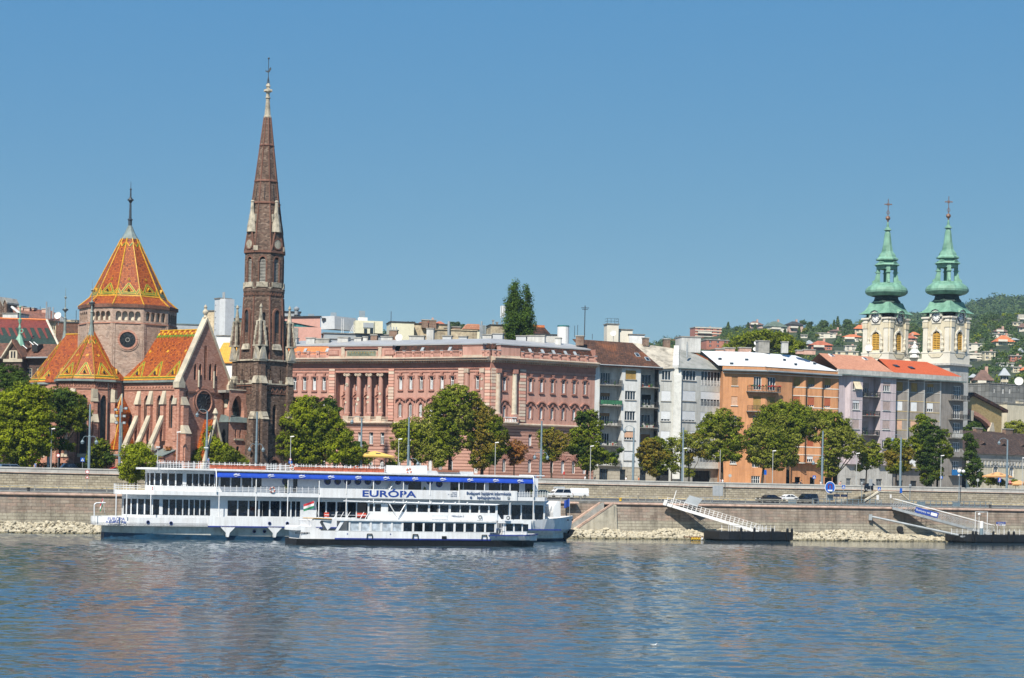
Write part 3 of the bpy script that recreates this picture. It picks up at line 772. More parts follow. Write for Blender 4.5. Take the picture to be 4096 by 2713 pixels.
ga=MB();ga.M=Matrix.Translation((LN,0,0)) @ Matrix.Rotation(PI/2,4,'Z')
zP=zc(1300,822,376)
def ghole(u0,v0,u1,v1,k=None):
 r=GF.rect(u0,v0,u1,v1);return (r[0],r[1],r[2],r[3])+((k,) if k else ())
gh=[ghole(776,1455,787,1520,'p'),ghole(796,1455,807,1520,'p'),ghole(836,1455,848,1522,'p'),ghole(857,1455,868,1524,'p'),ghole(817,1381,828,1520,'p')]
for h in gh:pass
ga.wall(-WN,WN,-1,zEv-1.0,[],m_brick)
zz1=zEv-1.0
xs=sorted(set([-WN,0,WN]+[x for h in gh for x in h[:2]]))
def gtop(x):return zEv+(zP-zEv)*(1-abs(x)/WN)
for x0_,x1_ in zip(xs,xs[1:]):
 xm=(x0_+x1_)/2;hole=[h for h in gh if h[0]<xm<h[1]]
 if hole:
  h=hole[0]
  ga.wall(x0_,x1_,zz1,h[3],[h],m_brick,dep=.4);ga.poly([(x0_,0,h[3]),(x1_,0,h[3]),(x1_,0,gtop(x1_)),(x0_,0,gtop(x0_))],m_brick)
 else:ga.poly([(x0_,0,zz1),(x1_,0,zz1),(x1_,0,gtop(x1_)),(x0_,0,gtop(x0_))],m_brick)
ga.box(-WN*.6,WN*.6,.4,.5,zEv-1,zEv+3,m_int);ga.box(-1.2,1.2,.4,.5,zEv,zP-3.2,m_int)
r_=GF.rect(745,1532,895,1545);ga.box(-4.4,4.4,-.18,.05,zz1-1.1,zz1-.75,m_tred)
for sx_ in (-1,1):ga.box(sx_*4.4-.15,sx_*4.4+.15,-.12,.05,zz1-8,zz1-.8,m_tred)
for h in (gh[0],gh[2]):
 x=h[1]+.42;ga.lathe(x,-.1,[(.17,zEv-1),(.17,zEv+1.9)],m_cstone,6)
o=ga.build('gable_wall',church)
gc=GF.sz(813,1608);rs=MB();rs.M=ga.M
for r0_,r1_,t_,m_ in ((1.85,2.05,-.25,m_brick),(2.05,2.3,-.16,m_tred),(2.3,2.5,-.1,m_brick)):rs.ring(gc,r0_,r1_,m_,t_,.1,28)
rs.disc(gc,1.85,g_ros,-.05,.1,28);rs.ring(gc,.7,.8,m_dark,-.1,0,12)
for k in range(12):rs.tube((gc[0]+.8*math.cos(k*PI/6),-.08,gc[1]+.8*math.sin(k*PI/6)),(gc[0]+1.85*math.cos(k*PI/6),-.08,gc[1]+1.85*math.sin(k*PI/6)),.05,m_dark,4)
rs.build('rose_window',o)
cp=MB();cp.M=ga.M
for s_ in (-1,1):
 cp.extr([(s_*(WN+.3),zEv-.5),(s_*(WN+.3),zEv+.1),(0,zP+.7),(0,zP+.1)],-.25,.95,m_cstone)
 cp.box(s_*WN-.75,s_*WN+.75,-.45,.95,zEv-1.3,zEv-.3,m_cstone)
 cp.extr([(s_*WN-.6,zEv-.3),(s_*WN+.6,zEv-.3),(s_*WN,zEv+.9)],-.45,.95,m_cstone)
cp.lathe(0,.3,[(.35,zP+.6),(.2,zP+1.0),(.42,zP+1.3),(.5,zP+1.6),(.3,zP+1.9),(.2,zP+2.1),(.3,zP+2.4),(.1,zP+2.8)],m_cstone,8)
cp.build('gable_coping',church)
for s_ in (-1,1):
 bt=MB();bt.M=ga.M
 for (zlo,zhi,dp_) in ((-1,7.4,1.5),(7.4,12.2,.9)):
  bt.box(s_*(WN-.6)-.62,s_*(WN-.6)+.62,-dp_,0,zlo,zhi,m_brick)
 bt.box(s_*(WN+.0)-.5,s_*(WN+.0)+.5,-.3,.9,-1,zEv-1.2,m_brick)
 for z_,dp_ in ((12.2,.9),(7.4,1.5)):
  bt.hexa([(s_*(WN-.6)-.75,-dp_-.12,z_-.1),(s_*(WN-.6)+.75,-dp_-.12,z_-.1),(s_*(WN-.6)+.75,0,z_-.1),(s_*(WN-.6)-.75,0,z_-.1)],
    [(s_*(WN-.6)-.62,-dp_+.6,z_+1.3),(s_*(WN-.6)+.62,-dp_+.6,z_+1.3),(s_*(WN-.6)+.62,0,z_+1.3),(s_*(WN-.6)-.62,0,z_+1.3)],m_cstone)
 bt.build('buttress',church)
pg=MB();pg.M=ga.M
pz=GF.z(850,1655,-3.0) if False else 9.6
pg.extr([(-2.9,-1),(2.9,-1),(2.9,1.2),(0,pz),(-2.9,1.2)],-2.6,-2.3,m_brick)
for s_ in (-1,1):
 pg.hexa([(s_*3.2,-2.4,.9),(s_*3.2,0,.9),(s_*2.8,0,.9),(s_*2.8,-2.4,.9)],[(0.05*s_,-2.4,pz+.25),(0.05*s_,0,pz+.25),(0,0,pz-.1),(0,-2.4,pz-.1)],m_tile)
 pg.extr([(s_*3.3,.6),(s_*3.3,1.2),(0,pz+.7),(0,pz)],-2.85,-2.3,m_cstone)
pg.lathe(0,-2.5,[(.3,pz+.4),(.2,pz+.9),(.5,pz+1.3),(.3,pz+1.8),(.1,pz+2.2)],m_cstone,8)
pg.build('porch',church)
for (x_,y_,z_) in ((WA+.15,-(WN+.3),3),(LN-.5,-(WN+.15),9),(WA+.25,-LA-1.2,-.5)):
 b=MB();b.tube((x_,y_,z_),(x_,y_,zEv-.6),.1,m_dark,6);b.build('rain_pipe',church)
# ================================================================ steeple (part of the church)
m_tst=pm('weathered_limestone',(0.43,0.385,0.30),rough=0.9,var=0.3,scale=1.3,bump=0.3)
TD=373.0;KT=TD/F
tc_=P(1049,1500,TD)
TW=Matrix.Rotation(ROT,4,'Z')
tp=tc_.to_2d()-CF.o;tlx,tly=tp.dot(CF.d),tp.dot(CF.n)
tower=bpy.data.objects.new('steeple',None);COL.objects.link(tower);tower.parent=church
tower.location=(tlx,tly,0)
TA=rad(46)+ROT
tower.rotation_euler=(0,0,TA)
def zt(v,D=TD):return (vh(1050)-v)*D/F+HC-ZS
HS=3.55
OC=82*KT;OC0=93*KT
PO=PI/8
zq=zt(1448);zb1=zt(1158);zb2=zt(1012);zap=zt(1545)
def trot(k):return Matrix.Rotation(k*PI/2,4,'Z')
sq=MB()
for k in range(4):
 sq.M=trot(k) @ Matrix.Translation((0,-HS,0))
 hs=[]
 if k in (0,3):
  hs=[(-1.3,-1.0,zq-3.3,zq-1.4),(1.0,1.3,zq-3.3,zq-1.4),(-.45,.45,zap-8.5,zap-3.2,'p')]
 if k==0:hs+=[(-1.0,1.0,-1,3.6,'r')]
 sq.wall(-HS,HS,-1,zq+.2,hs,m_tbrick,dep=.5)
 sq.box(-HS,HS,-.22,.0,zap-.15,zap+.15,m_tred);sq.box(-HS,HS,-.32,.05,zap+.15,zap+.35,m_tst)
 sq.box(-HS,HS,-.1,.0,zap-1.5,zap-1.3,m_tred)
 for j in range(7):
  x=-HS+1+j*1.0;sq.extr([(x-.4,zap-1.2),(x-.25,zap-1.2),(x,zap-.6),(x+.25,zap-1.2),(x+.4,zap-1.2),(x,zap-.3)],-.1,.0,m_tred)
 sq.box(-HS-.1,HS+.1,-.3,.1,zq,zq+.25,m_tst)
 for x in (-1.15,1.15):sq.box(x-.3,x+.3,-.12,.1,zq-3.9,zq-3.3,m_tst)
sq.M=None
sq.box(-HS+.5,HS-.5,-HS+.5,HS-.5,-1,zq,m_int)
sq.poly([(-HS,-HS,zq+.2),(HS,-HS,zq+.2),(HS,HS,zq+.2),(-HS,HS,zq+.2)],m_conc)
sq.build('square_shaft',tower)
dr=MB();dr.M=Matrix.Translation((0,-HS,0));dr.ring((0,2.3),1.0,1.5,m_tred,-.35,.1,18);dr.box(-1.5,-1,-.35,.1,-1,2.3,m_tred);dr.box(1,1.5,-.35,.1,-1,2.3,m_tred);dr.box(-1,1,.2,.35,-.5,1.6,m_conc);dr.build('doorway',tower)
for k in range(4):
 M=trot(k) @ Matrix.Translation((-HS,-HS,0))
 bt=MB();bt.M=M
 for ax in (0,1):
  def bx(x0,x1,d,z0,z1,m,bt=bt,ax=ax):
   if ax==0:bt.box(x0,x1,-d,.3,z0,z1,m)
   else:bt.box(-d,.3,x0,x1,z0,z1,m)
  bx(0,1.25,1.15,-1,zt(1668),m_tbrick);bx(0,1.2,.65,zt(1668),zt(1535),m_tbrick);bx(0,1.1,.3,zt(1535),zq,m_tbrick)
  for (z_,d_) in ((zt(1680),1.3),(zt(1538),.8)):
   p=[(-.08,-d_,z_),(1.33,-d_,z_),(1.33,.0,z_),(-.08,.0,z_)];q=[(0,-d_+.5,z_+1.3),(1.2,-d_+.5,z_+1.3),(1.2,.0,z_+1.3),(0,.0,z_+1.3)]
   if ax:p=[(y,x,z) for x,y,z in p];q=[(y,x,z) for x,y,z in q]
   bt.hexa(p,q,m_tst)
 bt.build('buttress',tower)
 pn=MB();pn.M=M @ Matrix.Translation((.35,.35,0))
 z0=zq-.1
 pn.box(-.85,.85,-.85,.85,z0,z0+.25,m_tst)
 for j in range(4):
  R_=pn.M;pn.M=M @ Matrix.Translation((.35,.35,0)) @ Matrix.Rotation(j*PI/2,4,'Z')
  pn.extr([(-.9,z0+.25),(.9,z0+.25),(.3,z0+2.6),(-.3,z0+2.6)],-.92,-.6,m_tst)
  pn.extr([(-.4,z0+.4),(.4,z0+.4),(0,z0+1.7)],-.96,-.92,m_conc)
  pn.M=R_
 pn.box(-.95,.95,-.95,.95,z0+2.55,z0+2.8,m_tst)
 pn.lathe(0,0,[(.95,z0+2.8),(.42,z0+6.9)],m_tbrick,4,PI/4)
 for j in range(5):
  f=j/5;rr=.98-.52*f;zz=z0+2.8+4.1*f
  for q in range(4):
   a_=PI/4+q*PI/2;x,y=rr*math.cos(a_),rr*math.sin(a_)
   pn.box(x-.17,x+.17,y-.17,y+.17,zz,zz+.82,m_tst)
 pn.box(-.5,.5,-.5,.5,z0+6.8,z0+7.0,m_tst)
 pn.lathe(0,0,[(.42,z0+7.0),(.14,z0+9.1),(.28,z0+9.3),(.2,z0+9.6),(.03,z0+9.9)],m_tst,8)
 pn.build('pinnacle',tower)
oc=MB();A0=pyr_pts(OC0,8,PO);A1=pyr_pts(OC*1.0,8,PO)
za=zt(1192)
for i in range(8):
 j=(i+1)%8
 oc.poly([(*A0[i],zq),(*A0[j],zq),(*A1[j],za),(*A1[i],za)],m_tbrick)
 oc.tube((*A0[i],zq),(*A1[i],za),.16,m_tred,5)
oc.lathe(0,0,[(OC,za),(OC*1.02,za+.4),(OC*1.0,zb1-1.0),(OC*1.05,zb1-.5),(OC*1.05,zb1)],m_tbrick,8,PO)
for i in range(8):
 M,L=face_frame(OC,8,PO,i);oc.M=M
 for k in range(5):x=L*(k+.5)/5;oc.extr([(x-.25,zb1-1.3),(x-.15,zb1-1.3),(x,zb1-.95),(x+.15,zb1-1.3),(x+.25,zb1-1.3),(x,zb1-.7)],-.13,-.02,m_tred)
 oc.M=None
oc.build('octagon_shaft',tower)
for i in range(8):
 if i%2==0:continue
 M,L=face_frame((OC+OC0)/2+.05,8,PO,i)
 z0,z1=zt(1440)+2.6,zt(1240)
 w=MB();w.M=M
 for s_ in (-1,1):w.box(L/2+s_*.72-.16,L/2+s_*.72+.16,-.22,.4,z0,z1-1.1,m_tred)
 for k in range(8):
  a0,a1=PI*k/8,PI*(k+1)/8
  w.extr([(L/2+.56*math.cos(a0),z1-1.1+.9*math.sin(a0)),(L/2+.88*math.cos(a0),z1-1.1+1.2*math.sin(a0)),(L/2+.88*math.cos(a1),z1-1.1+1.2*math.sin(a1)),(L/2+.56*math.cos(a1),z1-1.1+.9*math.sin(a1))],-.22,.4,m_tred)
 w.extr([(L/2-.56,z0),(L/2+.56,z0),(L/2+.56,z1-1.1),(L/2+.35,z1-.5),(L/2,z1-.2),(L/2-.35,z1-.5),(L/2-.56,z1-1.1)],.02,.4,g_ros)
 w.hexa([(L/2-.95,-.5,z0-1.0),(L/2+.95,-.5,z0-1.0),(L/2+.95,.3,z0-1.0),(L/2-.95,.3,z0-1.0)],[(L/2-.8,-.2,z0),(L/2+.8,-.2,z0),(L/2+.8,.3,z0),(L/2-.8,.3,z0)],m_tst)
 w.build('lancet_window',tower)
be=MB()
for i in range(8):
 M,L=face_frame(OC*.985,8,PO,i);be.M=M
 be.wall(0,L,zb1,zb2,[(L/2-.52,L/2+.52,zb1+1.0,zb2-.9,'p')],m_tbrick,dep=.5)
 be.box(L/2-1.0,L/2+1.0,-.28,.1,zb1+.15,zb1+1.0,m_tst)
 be.box(-.2,.35,-.2,.1,zb1-.15,zb1+.1,m_tst);be.box(L-.35,L+.2,-.2,.1,zb1-.15,zb1+.1,m_tst)
 be.box(-.05,L+.05,-.22,.1,zb2-.25,zb2+.15,m_tred)
 for s_ in (-1,1):be.box(L/2+s_*.66-.1,L/2+s_*.66+.1,-.1,.1,zb1+1,zb2-2.0,m_tred)
 if i%2==1 or True:
  for k in range(8):
   a0,a1=PI*k/8,PI*(k+1)/8;c_=zb2-1.85
   be.extr([(L/2+.58*math.cos(a0),c_+.9*math.sin(a0)),(L/2+.8*math.cos(a0),c_+1.15*math.sin(a0)),(L/2+.8*math.cos(a1),c_+1.15*math.sin(a1)),(L/2+.58*math.cos(a1),c_+.9*math.sin(a1))],-.1,.05,m_tred)
be.M=None;be.lathe(0,0,[(OC*.8,zb1),(OC*.8,zb2)],m_int,8,PO)
o=be.build('belfry',tower)
for i in range(8):
 M,L=face_frame(OC*.985,8,PO,i);lv=MB();lv.M=M
 for k in range(17):
  z_=zb1+1.05+k*.25
  if z_>zb2-1.3:break
  lv.hexa([(L/2-.5,.15,z_),(L/2+.5,.15,z_),(L/2+.5,.4,z_+.18),(L/2-.5,.4,z_+.18)],[(L/2-.5,.15,z_+.05),(L/2+.5,.15,z_+.05),(L/2+.5,.4,z_+.23),(L/2-.5,.4,z_+.23)],m_conc)
 lv.build('louvre',tower)
sp=MB();S0=84*KT;zs1=zt(470);R1_=14*KT
def rs_(z):return S0+(R1_-S0)*((z-zb2)/(zs1-zb2))**.93
lev=[zb2+.15,zb2+2.2,zt(830),zt(730),zt(600),zs1]
sp.lathe(0,0,[(rs_(z),z) for z in lev],m_tbrick,8,PO)
for (va,vb) in ((733,726),(822,815),(588,582)):
 z_=zt(va);sp.lathe(0,0,[(rs_(z_)+.02,z_),(rs_(z_)+.16,z_+.1),(rs_(z_)+.14,zt(vb)),(rs_(zt(vb)),zt(vb)+.15)],m_tred,8,PO,cap=False)
for i in range(8):
 a_=PO+i*PI/4
 prev=None
 for z in lev:
  p=Vector((rs_(z)*math.cos(a_),rs_(z)*math.sin(a_),z))
  if prev:sp.tube(prev,p,.12,m_tred,5)
  prev=p
 fa=a_+PI/8
 for (v0,v1) in ((735,812),):
  z0,z1=zt(v1),zt(v0);r0_,r1_=rs_(z0)*.925,rs_(z1)*.925
  sp.tube((r0_*math.cos(fa),r0_*math.sin(fa),z0+.3),(r1_*math.cos(fa),r1_*math.sin(fa),z1-.3),.09,m_int,4)
sp.build('spire',tower)
for i in range(8):
 M,L=face_frame(OC*1.0,8,PO,i);gb=MB();gb.M=M
 if i%2==0:
  gb.box(-.25,.5,-.25,.2,zb2+.1,zb2+.9,m_tst);gb.build('corner_stone',tower);continue
 zt_=zt(905)
 gb.extr([(.1,zb2+.15),(L-.1,zb2+.15),(L/2+.25,zt_),(L/2-.25,zt_)],-.12,.3,m_tbrick)
 gb.hexa([(.1,.3,zb2+.15),(L-.1,.3,zb2+.15),(L-.1,1.8,zb2+2),(.1,1.8,zb2+2)],[(L/2-.3,.3,zt_),(L/2+.3,.3,zt_),(L/2+.3,1.8,zt_),(L/2-.3,1.8,zt_)],m_tbrick)
 for s_ in (-1,1):gb.tube((L/2+s_*(L/2-.1),-.1,zb2+.2),(L/2+s_*.25,-.1,zt_),.16,m_tred,5)
 gb.disc((L/2,zb2+1.25),.78,m_tst,-.2,.1,16);gb.ring((L/2,zb2+1.25),.78,.98,m_tred,-.24,.1,16)
 gb.build('gable',tower)
 tu=MB();tu.M=M
 zA_=zt_-.1
 tu.lathe(L/2,.35,[(.95,zA_-1.2),(.8,zA_),(.42,zA_+2.0),(.26,zA_+3.9),(.36,zA_+4.1),(.2,zA_+4.3)],m_tst,8)
 tu.box(L/2-.75,L/2+.75,.3,1.0,zA_+.6,zA_+1.9,m_tst)
 tu.build('turret',tower)
fn=MB();z0=zs1
fn.lathe(0,0,[(R1_+.1,z0-.1),(R1_+.08,z0+.2),(R1_*.93,z0+.3),(.32,zt(396)),(.46,zt(394)),(.46,zt(391)),(.34,zt(388)),(.3,zt(372)),(.7,zt(366)),(.62,zt(360)),(.34,zt(356)),(.3,zt(350)),(.42,zt(347)),(.36,zt(340)),(.2,zt(334))],m_tst,8,PO)
for k in range(4):fn.M=trot(k) @ Matrix.Rotation(PI/4,4,'Z');fn.box(.3,.72,-.16,.16,zt(368),zt(358),m_tst)
fn.build('stone_finial',tower)
wv=MB();z0=zt(336)
wv.tube((0,0,z0),(0,0,zt(232)),.06,m_iron,6);wv.ball((0,0,zt(234)),.2,m_iron,6,4)
for k in range(4):a_=k*PI/2+.3;wv.tube((.35*math.cos(a_),.35*math.sin(a_),z0-.2),(.05*math.cos(a_),.05*math.sin(a_),zt(308)),.04,m_iron,4)
wv.M=Matrix.Rotation(-TA+ROT,4,'Z')
wv.extr([(-.55,zt(286)),(-.2,zt(290)),(.2,zt(289)),(.3,zt(284)),(.5,zt(276)),(.35,zt(268)),(.1,zt(276)),(.1,zt(281)),(-.3,zt(284)),(-.5,zt(281))],-.05,.05,m_iron)
wv.build('weather_vane',tower)
LK=FrY(915,367.5,995,371,z0=ZS)
lk=MB();lk.M=CF_INV=None
def sub(name,fr,mb):
 o=mb.build(name,None,False,fr);o.parent=church
 Mx=Matrix.Translation((CF.o.x,CF.o.y,CF.z0)) @ Matrix.Rotation(CF.a,4,'Z');Mo=Matrix.Translation((fr.o.x,fr.o.y,fr.z0)) @ Matrix.Rotation(fr.a,4,'Z')
 L_=Mx.inverted() @ Mo;o.location=L_.translation;o.rotation_euler=L_.to_euler();return o
def LR(u0,v0,u1,v1):return LK.rect(u0,v0,u1,v1)
s0,s1=LK.s(915,1700),LK.s(1003,1700);zr=LR(930,1580,980,1680)
lk=MB()
lk.wall(s0,s1,LK.z(950,1690),LK.z(950,1562),[LR(925,1583,977,1688)+('p',)],m_brick,dep=1.2)
lk.box(s0,s1,.9,3.0,LK.z(950,1572),LK.z(950,1562),m_conc)
low=[LR(940,1718,946,1752)+('r',),LR(958,1718,965,1752)+('r',),LR(944,1785,957,1840)+('r',)]
lk.wall(s0,s1,-1,LK.z(950,1690),low,m_brick,dep=.3);lk.box(s0,s1,.3,3,-1,LK.z(950,1691),m_int)
a_=LR(935,1755,972,1762);lk.box(a_[0],a_[1],-.25,.1,a_[2],a_[3],m_tst)
lk.hexa([(s0,-.4,LK.z(950,1690)),(s1,-.4,LK.z(950,1690)),(s1,2.6,LK.z(950,1690)),(s0,2.6,LK.z(950,1690))],[(s0+.3,-.1,LK.z(950,1670)),(s1,-.1,LK.z(950,1670)),(s1,2.4,LK.z(950,1660)),(s0+.3,2.4,LK.z(950,1660))],m_zincd)
sub('link_wall',LK,lk)
rl=MB();z0_,z1_=LK.z(950,1562),LK.z(950,1543)
rl.box(s0,s1,-.15,.3,z0_,z0_+.15,m_stone)
for k in range(16):x=s0+(s1-s0)*k/15;rl.box(x-.03,x+.03,-.05,0.0,z0_,z1_+.9,m_dark)
for z_ in (z1_+.9,z0_+.4):rl.box(s0,s1,-.06,.01,z_,z_+.08,m_dark)
sub('bridge_railing',LK,rl)
# ================================================================ window helper
m_frame=pm('window_white',(0.74,0.75,0.75),rough=0.5,var=0.04)
m_curt=pm('curtain',(0.55,0.58,0.62),rough=0.7,var=0.15,scale=4)
m_sh_br=pm('brown_shutter',(0.27,0.15,0.07),rough=0.6,var=0.12,scale=3)
m_sh_wh=pm('white_shutter',(0.62,0.64,0.66),rough=0.6,var=0.05)
m_sh_red=pm('brick_red_shutter',(0.36,0.10,0.045),rough=0.6,var=0.1)
m_sh_ochre=pm('ochre_blind',(0.36,0.23,0.07),rough=0.7,var=0.15)
m_sh_pk=pm('peach_blind',(0.58,0.36,0.24),rough=0.7,var=0.08)
def window(par,s0,s1,z0,z1,t=0.0,dep=0.2,arch=None,style='cas',sill=None,fm=None,gm=None,shut=None,sf=0.0,bars=1,M=None,name='window',fw=0.09):
 w=MB();w.M=M;fm=fm or m_frame;gm=gm or g_win
 T=t+dep;wd=s1-s0
 w.box(s0,s1,T+.06,T+.12,z0,z1,gm)
 zt=z1-(wd/2 if arch=='r' else wd*.8 if arch=='p' else 0)
 for x in (s0,s1-fw):w.box(x,x+fw,T-.02,T+.06,z0,zt,fm)
 w.box(s0,s1,T-.02,T+.06,z0,z0+fw,fm)
 if not arch:w.box(s0,s1,T-.02,T+.06,z1-fw,z1,fm)
 zc=zt if arch else z0+(z1-z0)*.68
 if style=='cas':
  w.box(s0,s1,T-.03,T+.06,zc-.06,zc+.06,fm)
  for k in range(bars):
   x=s0+wd*(k+1)/(bars+1);w.box(x-.055,x+.055,T-.03,T+.06,z0,zc,fm)
  if bars==1:
   r=rnd.random()
   if r<.7:
    a=wd*rnd.choice((.16,.22,.3,.4));w.box(s0+fw,s0+a+fw,T+.03,T+.055,z0+fw,zc,m_curt);w.box(s1-a-fw,s1-fw,T+.03,T+.055,z0+fw,zc,m_curt)
  if arch=='r':w.box((s0+s1)/2-.04,(s0+s1)/2+.04,T-.03,T+.06,zc,z1,fm)
 elif style=='grid':
  for k in range(bars):
   x=s0+wd*(k+1)/(bars+1);w.box(x-.04,x+.04,T-.03,T+.06,z0,z1,fm)
  for k in range(2):z=z0+(z1-z0)*(k+1)/3;w.box(s0,s1,T-.02,T+.06,z-.025,z+.025,fm)
 elif style=='bars':
  for k in range(bars):
   x=s0+wd*(k+1)/(bars+1);w.box(x-.04,x+.04,T-.03,T+.06,z0,z1,fm)
 if shut:w.box(s0+.03,s1-.03,T-.06,T-.01,z1-(z1-z0)*sf,z1,shut)
 if sill:w.box(s0-.12,s1+.12,t-.16,T,z0-.14,z0,sill)
 return w.build(name,par)
def cols_of(fr,us,v,t=0):return [fr.s(u,v,t) for u in us]
def baluster_run(mb,s0,s1,t0,t1,z0,z1,mat,n=None,solid=None):
 n=n or max(2,int((s1-s0)/.32))
 mb.box(s0,s1,t0,t1,z0,z0+.12,mat);mb.box(s0,s1,t0-.03,t1+.03,z1-.14,z1,mat)
 for k in range(n):
  x=s0+(s1-s0)*(k+.5)/n;tm=(t0+t1)/2
  mb.lathe(x,tm,[(.09,z0+.1),(.12,z0+.25),(.13,z0+.4),(.06,(z0+z1)/2+.1),(.1,z1-.14)],mat,5,cap=False)
# ================================================================ the pink palace on the bend of the embankment
m_pink=pm('pink_render',(0.50,0.285,0.23),rough=0.9,var=0.07,scale=0.5,c2=(0.43,0.225,0.175))
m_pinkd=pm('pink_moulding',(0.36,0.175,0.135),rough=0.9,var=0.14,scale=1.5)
m_pinkr=blocks('rusticated_pink',[(0.42,0.235,0.18),(0.49,0.28,0.22),(0.45,0.255,0.20)],60.0,0.62,(0.19,0.085,0.06),joint=0.07,weather=0.15,wscale=0.3,bump=1.0)
m_quoin=blocks('quoin_blocks',[(0.56,0.50,0.40),(0.60,0.30,0.23),(0.58,0.30,0.235),(0.60,0.52,0.42),(0.57,0.29,0.22)],9.0,0.62,(0.24,0.12,0.09),joint=0.06,weather=0.15,bump=0.9)
m_corn=pm('worn_cornice',(0.50,0.42,0.33),rough=0.9,var=0.25,scale=1.2,c2=(0.46,0.27,0.2))
m_peel=pm('bare_plaster',(0.58,0.52,0.41),rough=0.9,var=0.15,scale=2)
m_rooft=blocks('old_dark_tiles',[(0.025,0.016,0.015),(0.085,0.038,0.026),(0.05,0.027,0.022),(0.16,0.06,0.03)],0.4,0.36,(0.03,0.02,0.015),joint=0.05,stain=(0.17,0.05,0.03),weather=0.3,wscale=0.4,bump=0.5)
m_roofo=blocks('new_orange_tiles',[(0.62,0.20,0.07),(0.70,0.25,0.09)],0.4,0.36,(0.4,0.12,0.05),weather=0.1)
m_slab=pm('grey_sheet_roof',(0.36,0.36,0.36),rough=0.5,var=0.1,scale=0.3)
m_bronze=pm('verdigris_panel',(0.19,0.22,0.16),rough=0.6,var=0.3,scale=1.5)
palace=thing('pink_palace','long faded pink palace with giant columns, balustraded roof edge and peeling plaster','building',loc=(-3.9,413,ZS))
PB=(-3.9,413.0)
zCor=32.95-ZS
xA,xB=P(1120,1444,434),P(1583,1444,424.0)
FA=Fr(xA.x,xA.y,math.atan2(xB.y-xA.y,xB.x-xA.x),ZS);LAs=(xB.to_2d()-xA.to_2d()).length
FB=Fr(xB.x,xB.y,math.atan2(PB[1]-xB.y,PB[0]-xB.x),ZS);LBs=(Vector(PB)-xB.to_2d()).length
xC=P(2381,1462,427)
FC=Fr(PB[0],PB[1],math.atan2(xC.y-PB[1],xC.x-PB[0]),ZS);LCs=(xC.to_2d()-Vector(PB)).length
def sec(name,fr,L,label=None):
 o=bpy.data.objects.new(name,None);COL.objects.link(o);o.parent=palace
 o.location=(fr.o.x-PB[0],fr.o.y-PB[1],0);o.rotation_euler=(0,0,fr.a)
 return o
def rows(fr,u,spec):return {k:(fr.z(u,b),fr.z(u,a)) for k,(a,b) in spec.items()}
RC=rows(FC,2211,{'top':(1519,1572),'arch':(1631,1678),'mid':(1741,1787),'gnd':(1841,1893)})
RA=rows(FA,1240,{'top':(1510,1561),'arch':(1608,1667),'mid':(1727,1774),'gnd':(1836,1890)})
zM=FC.z(2211,1705);zM2=FC.z(2211,1692);zBal=FC.z(2100,1417)-.1
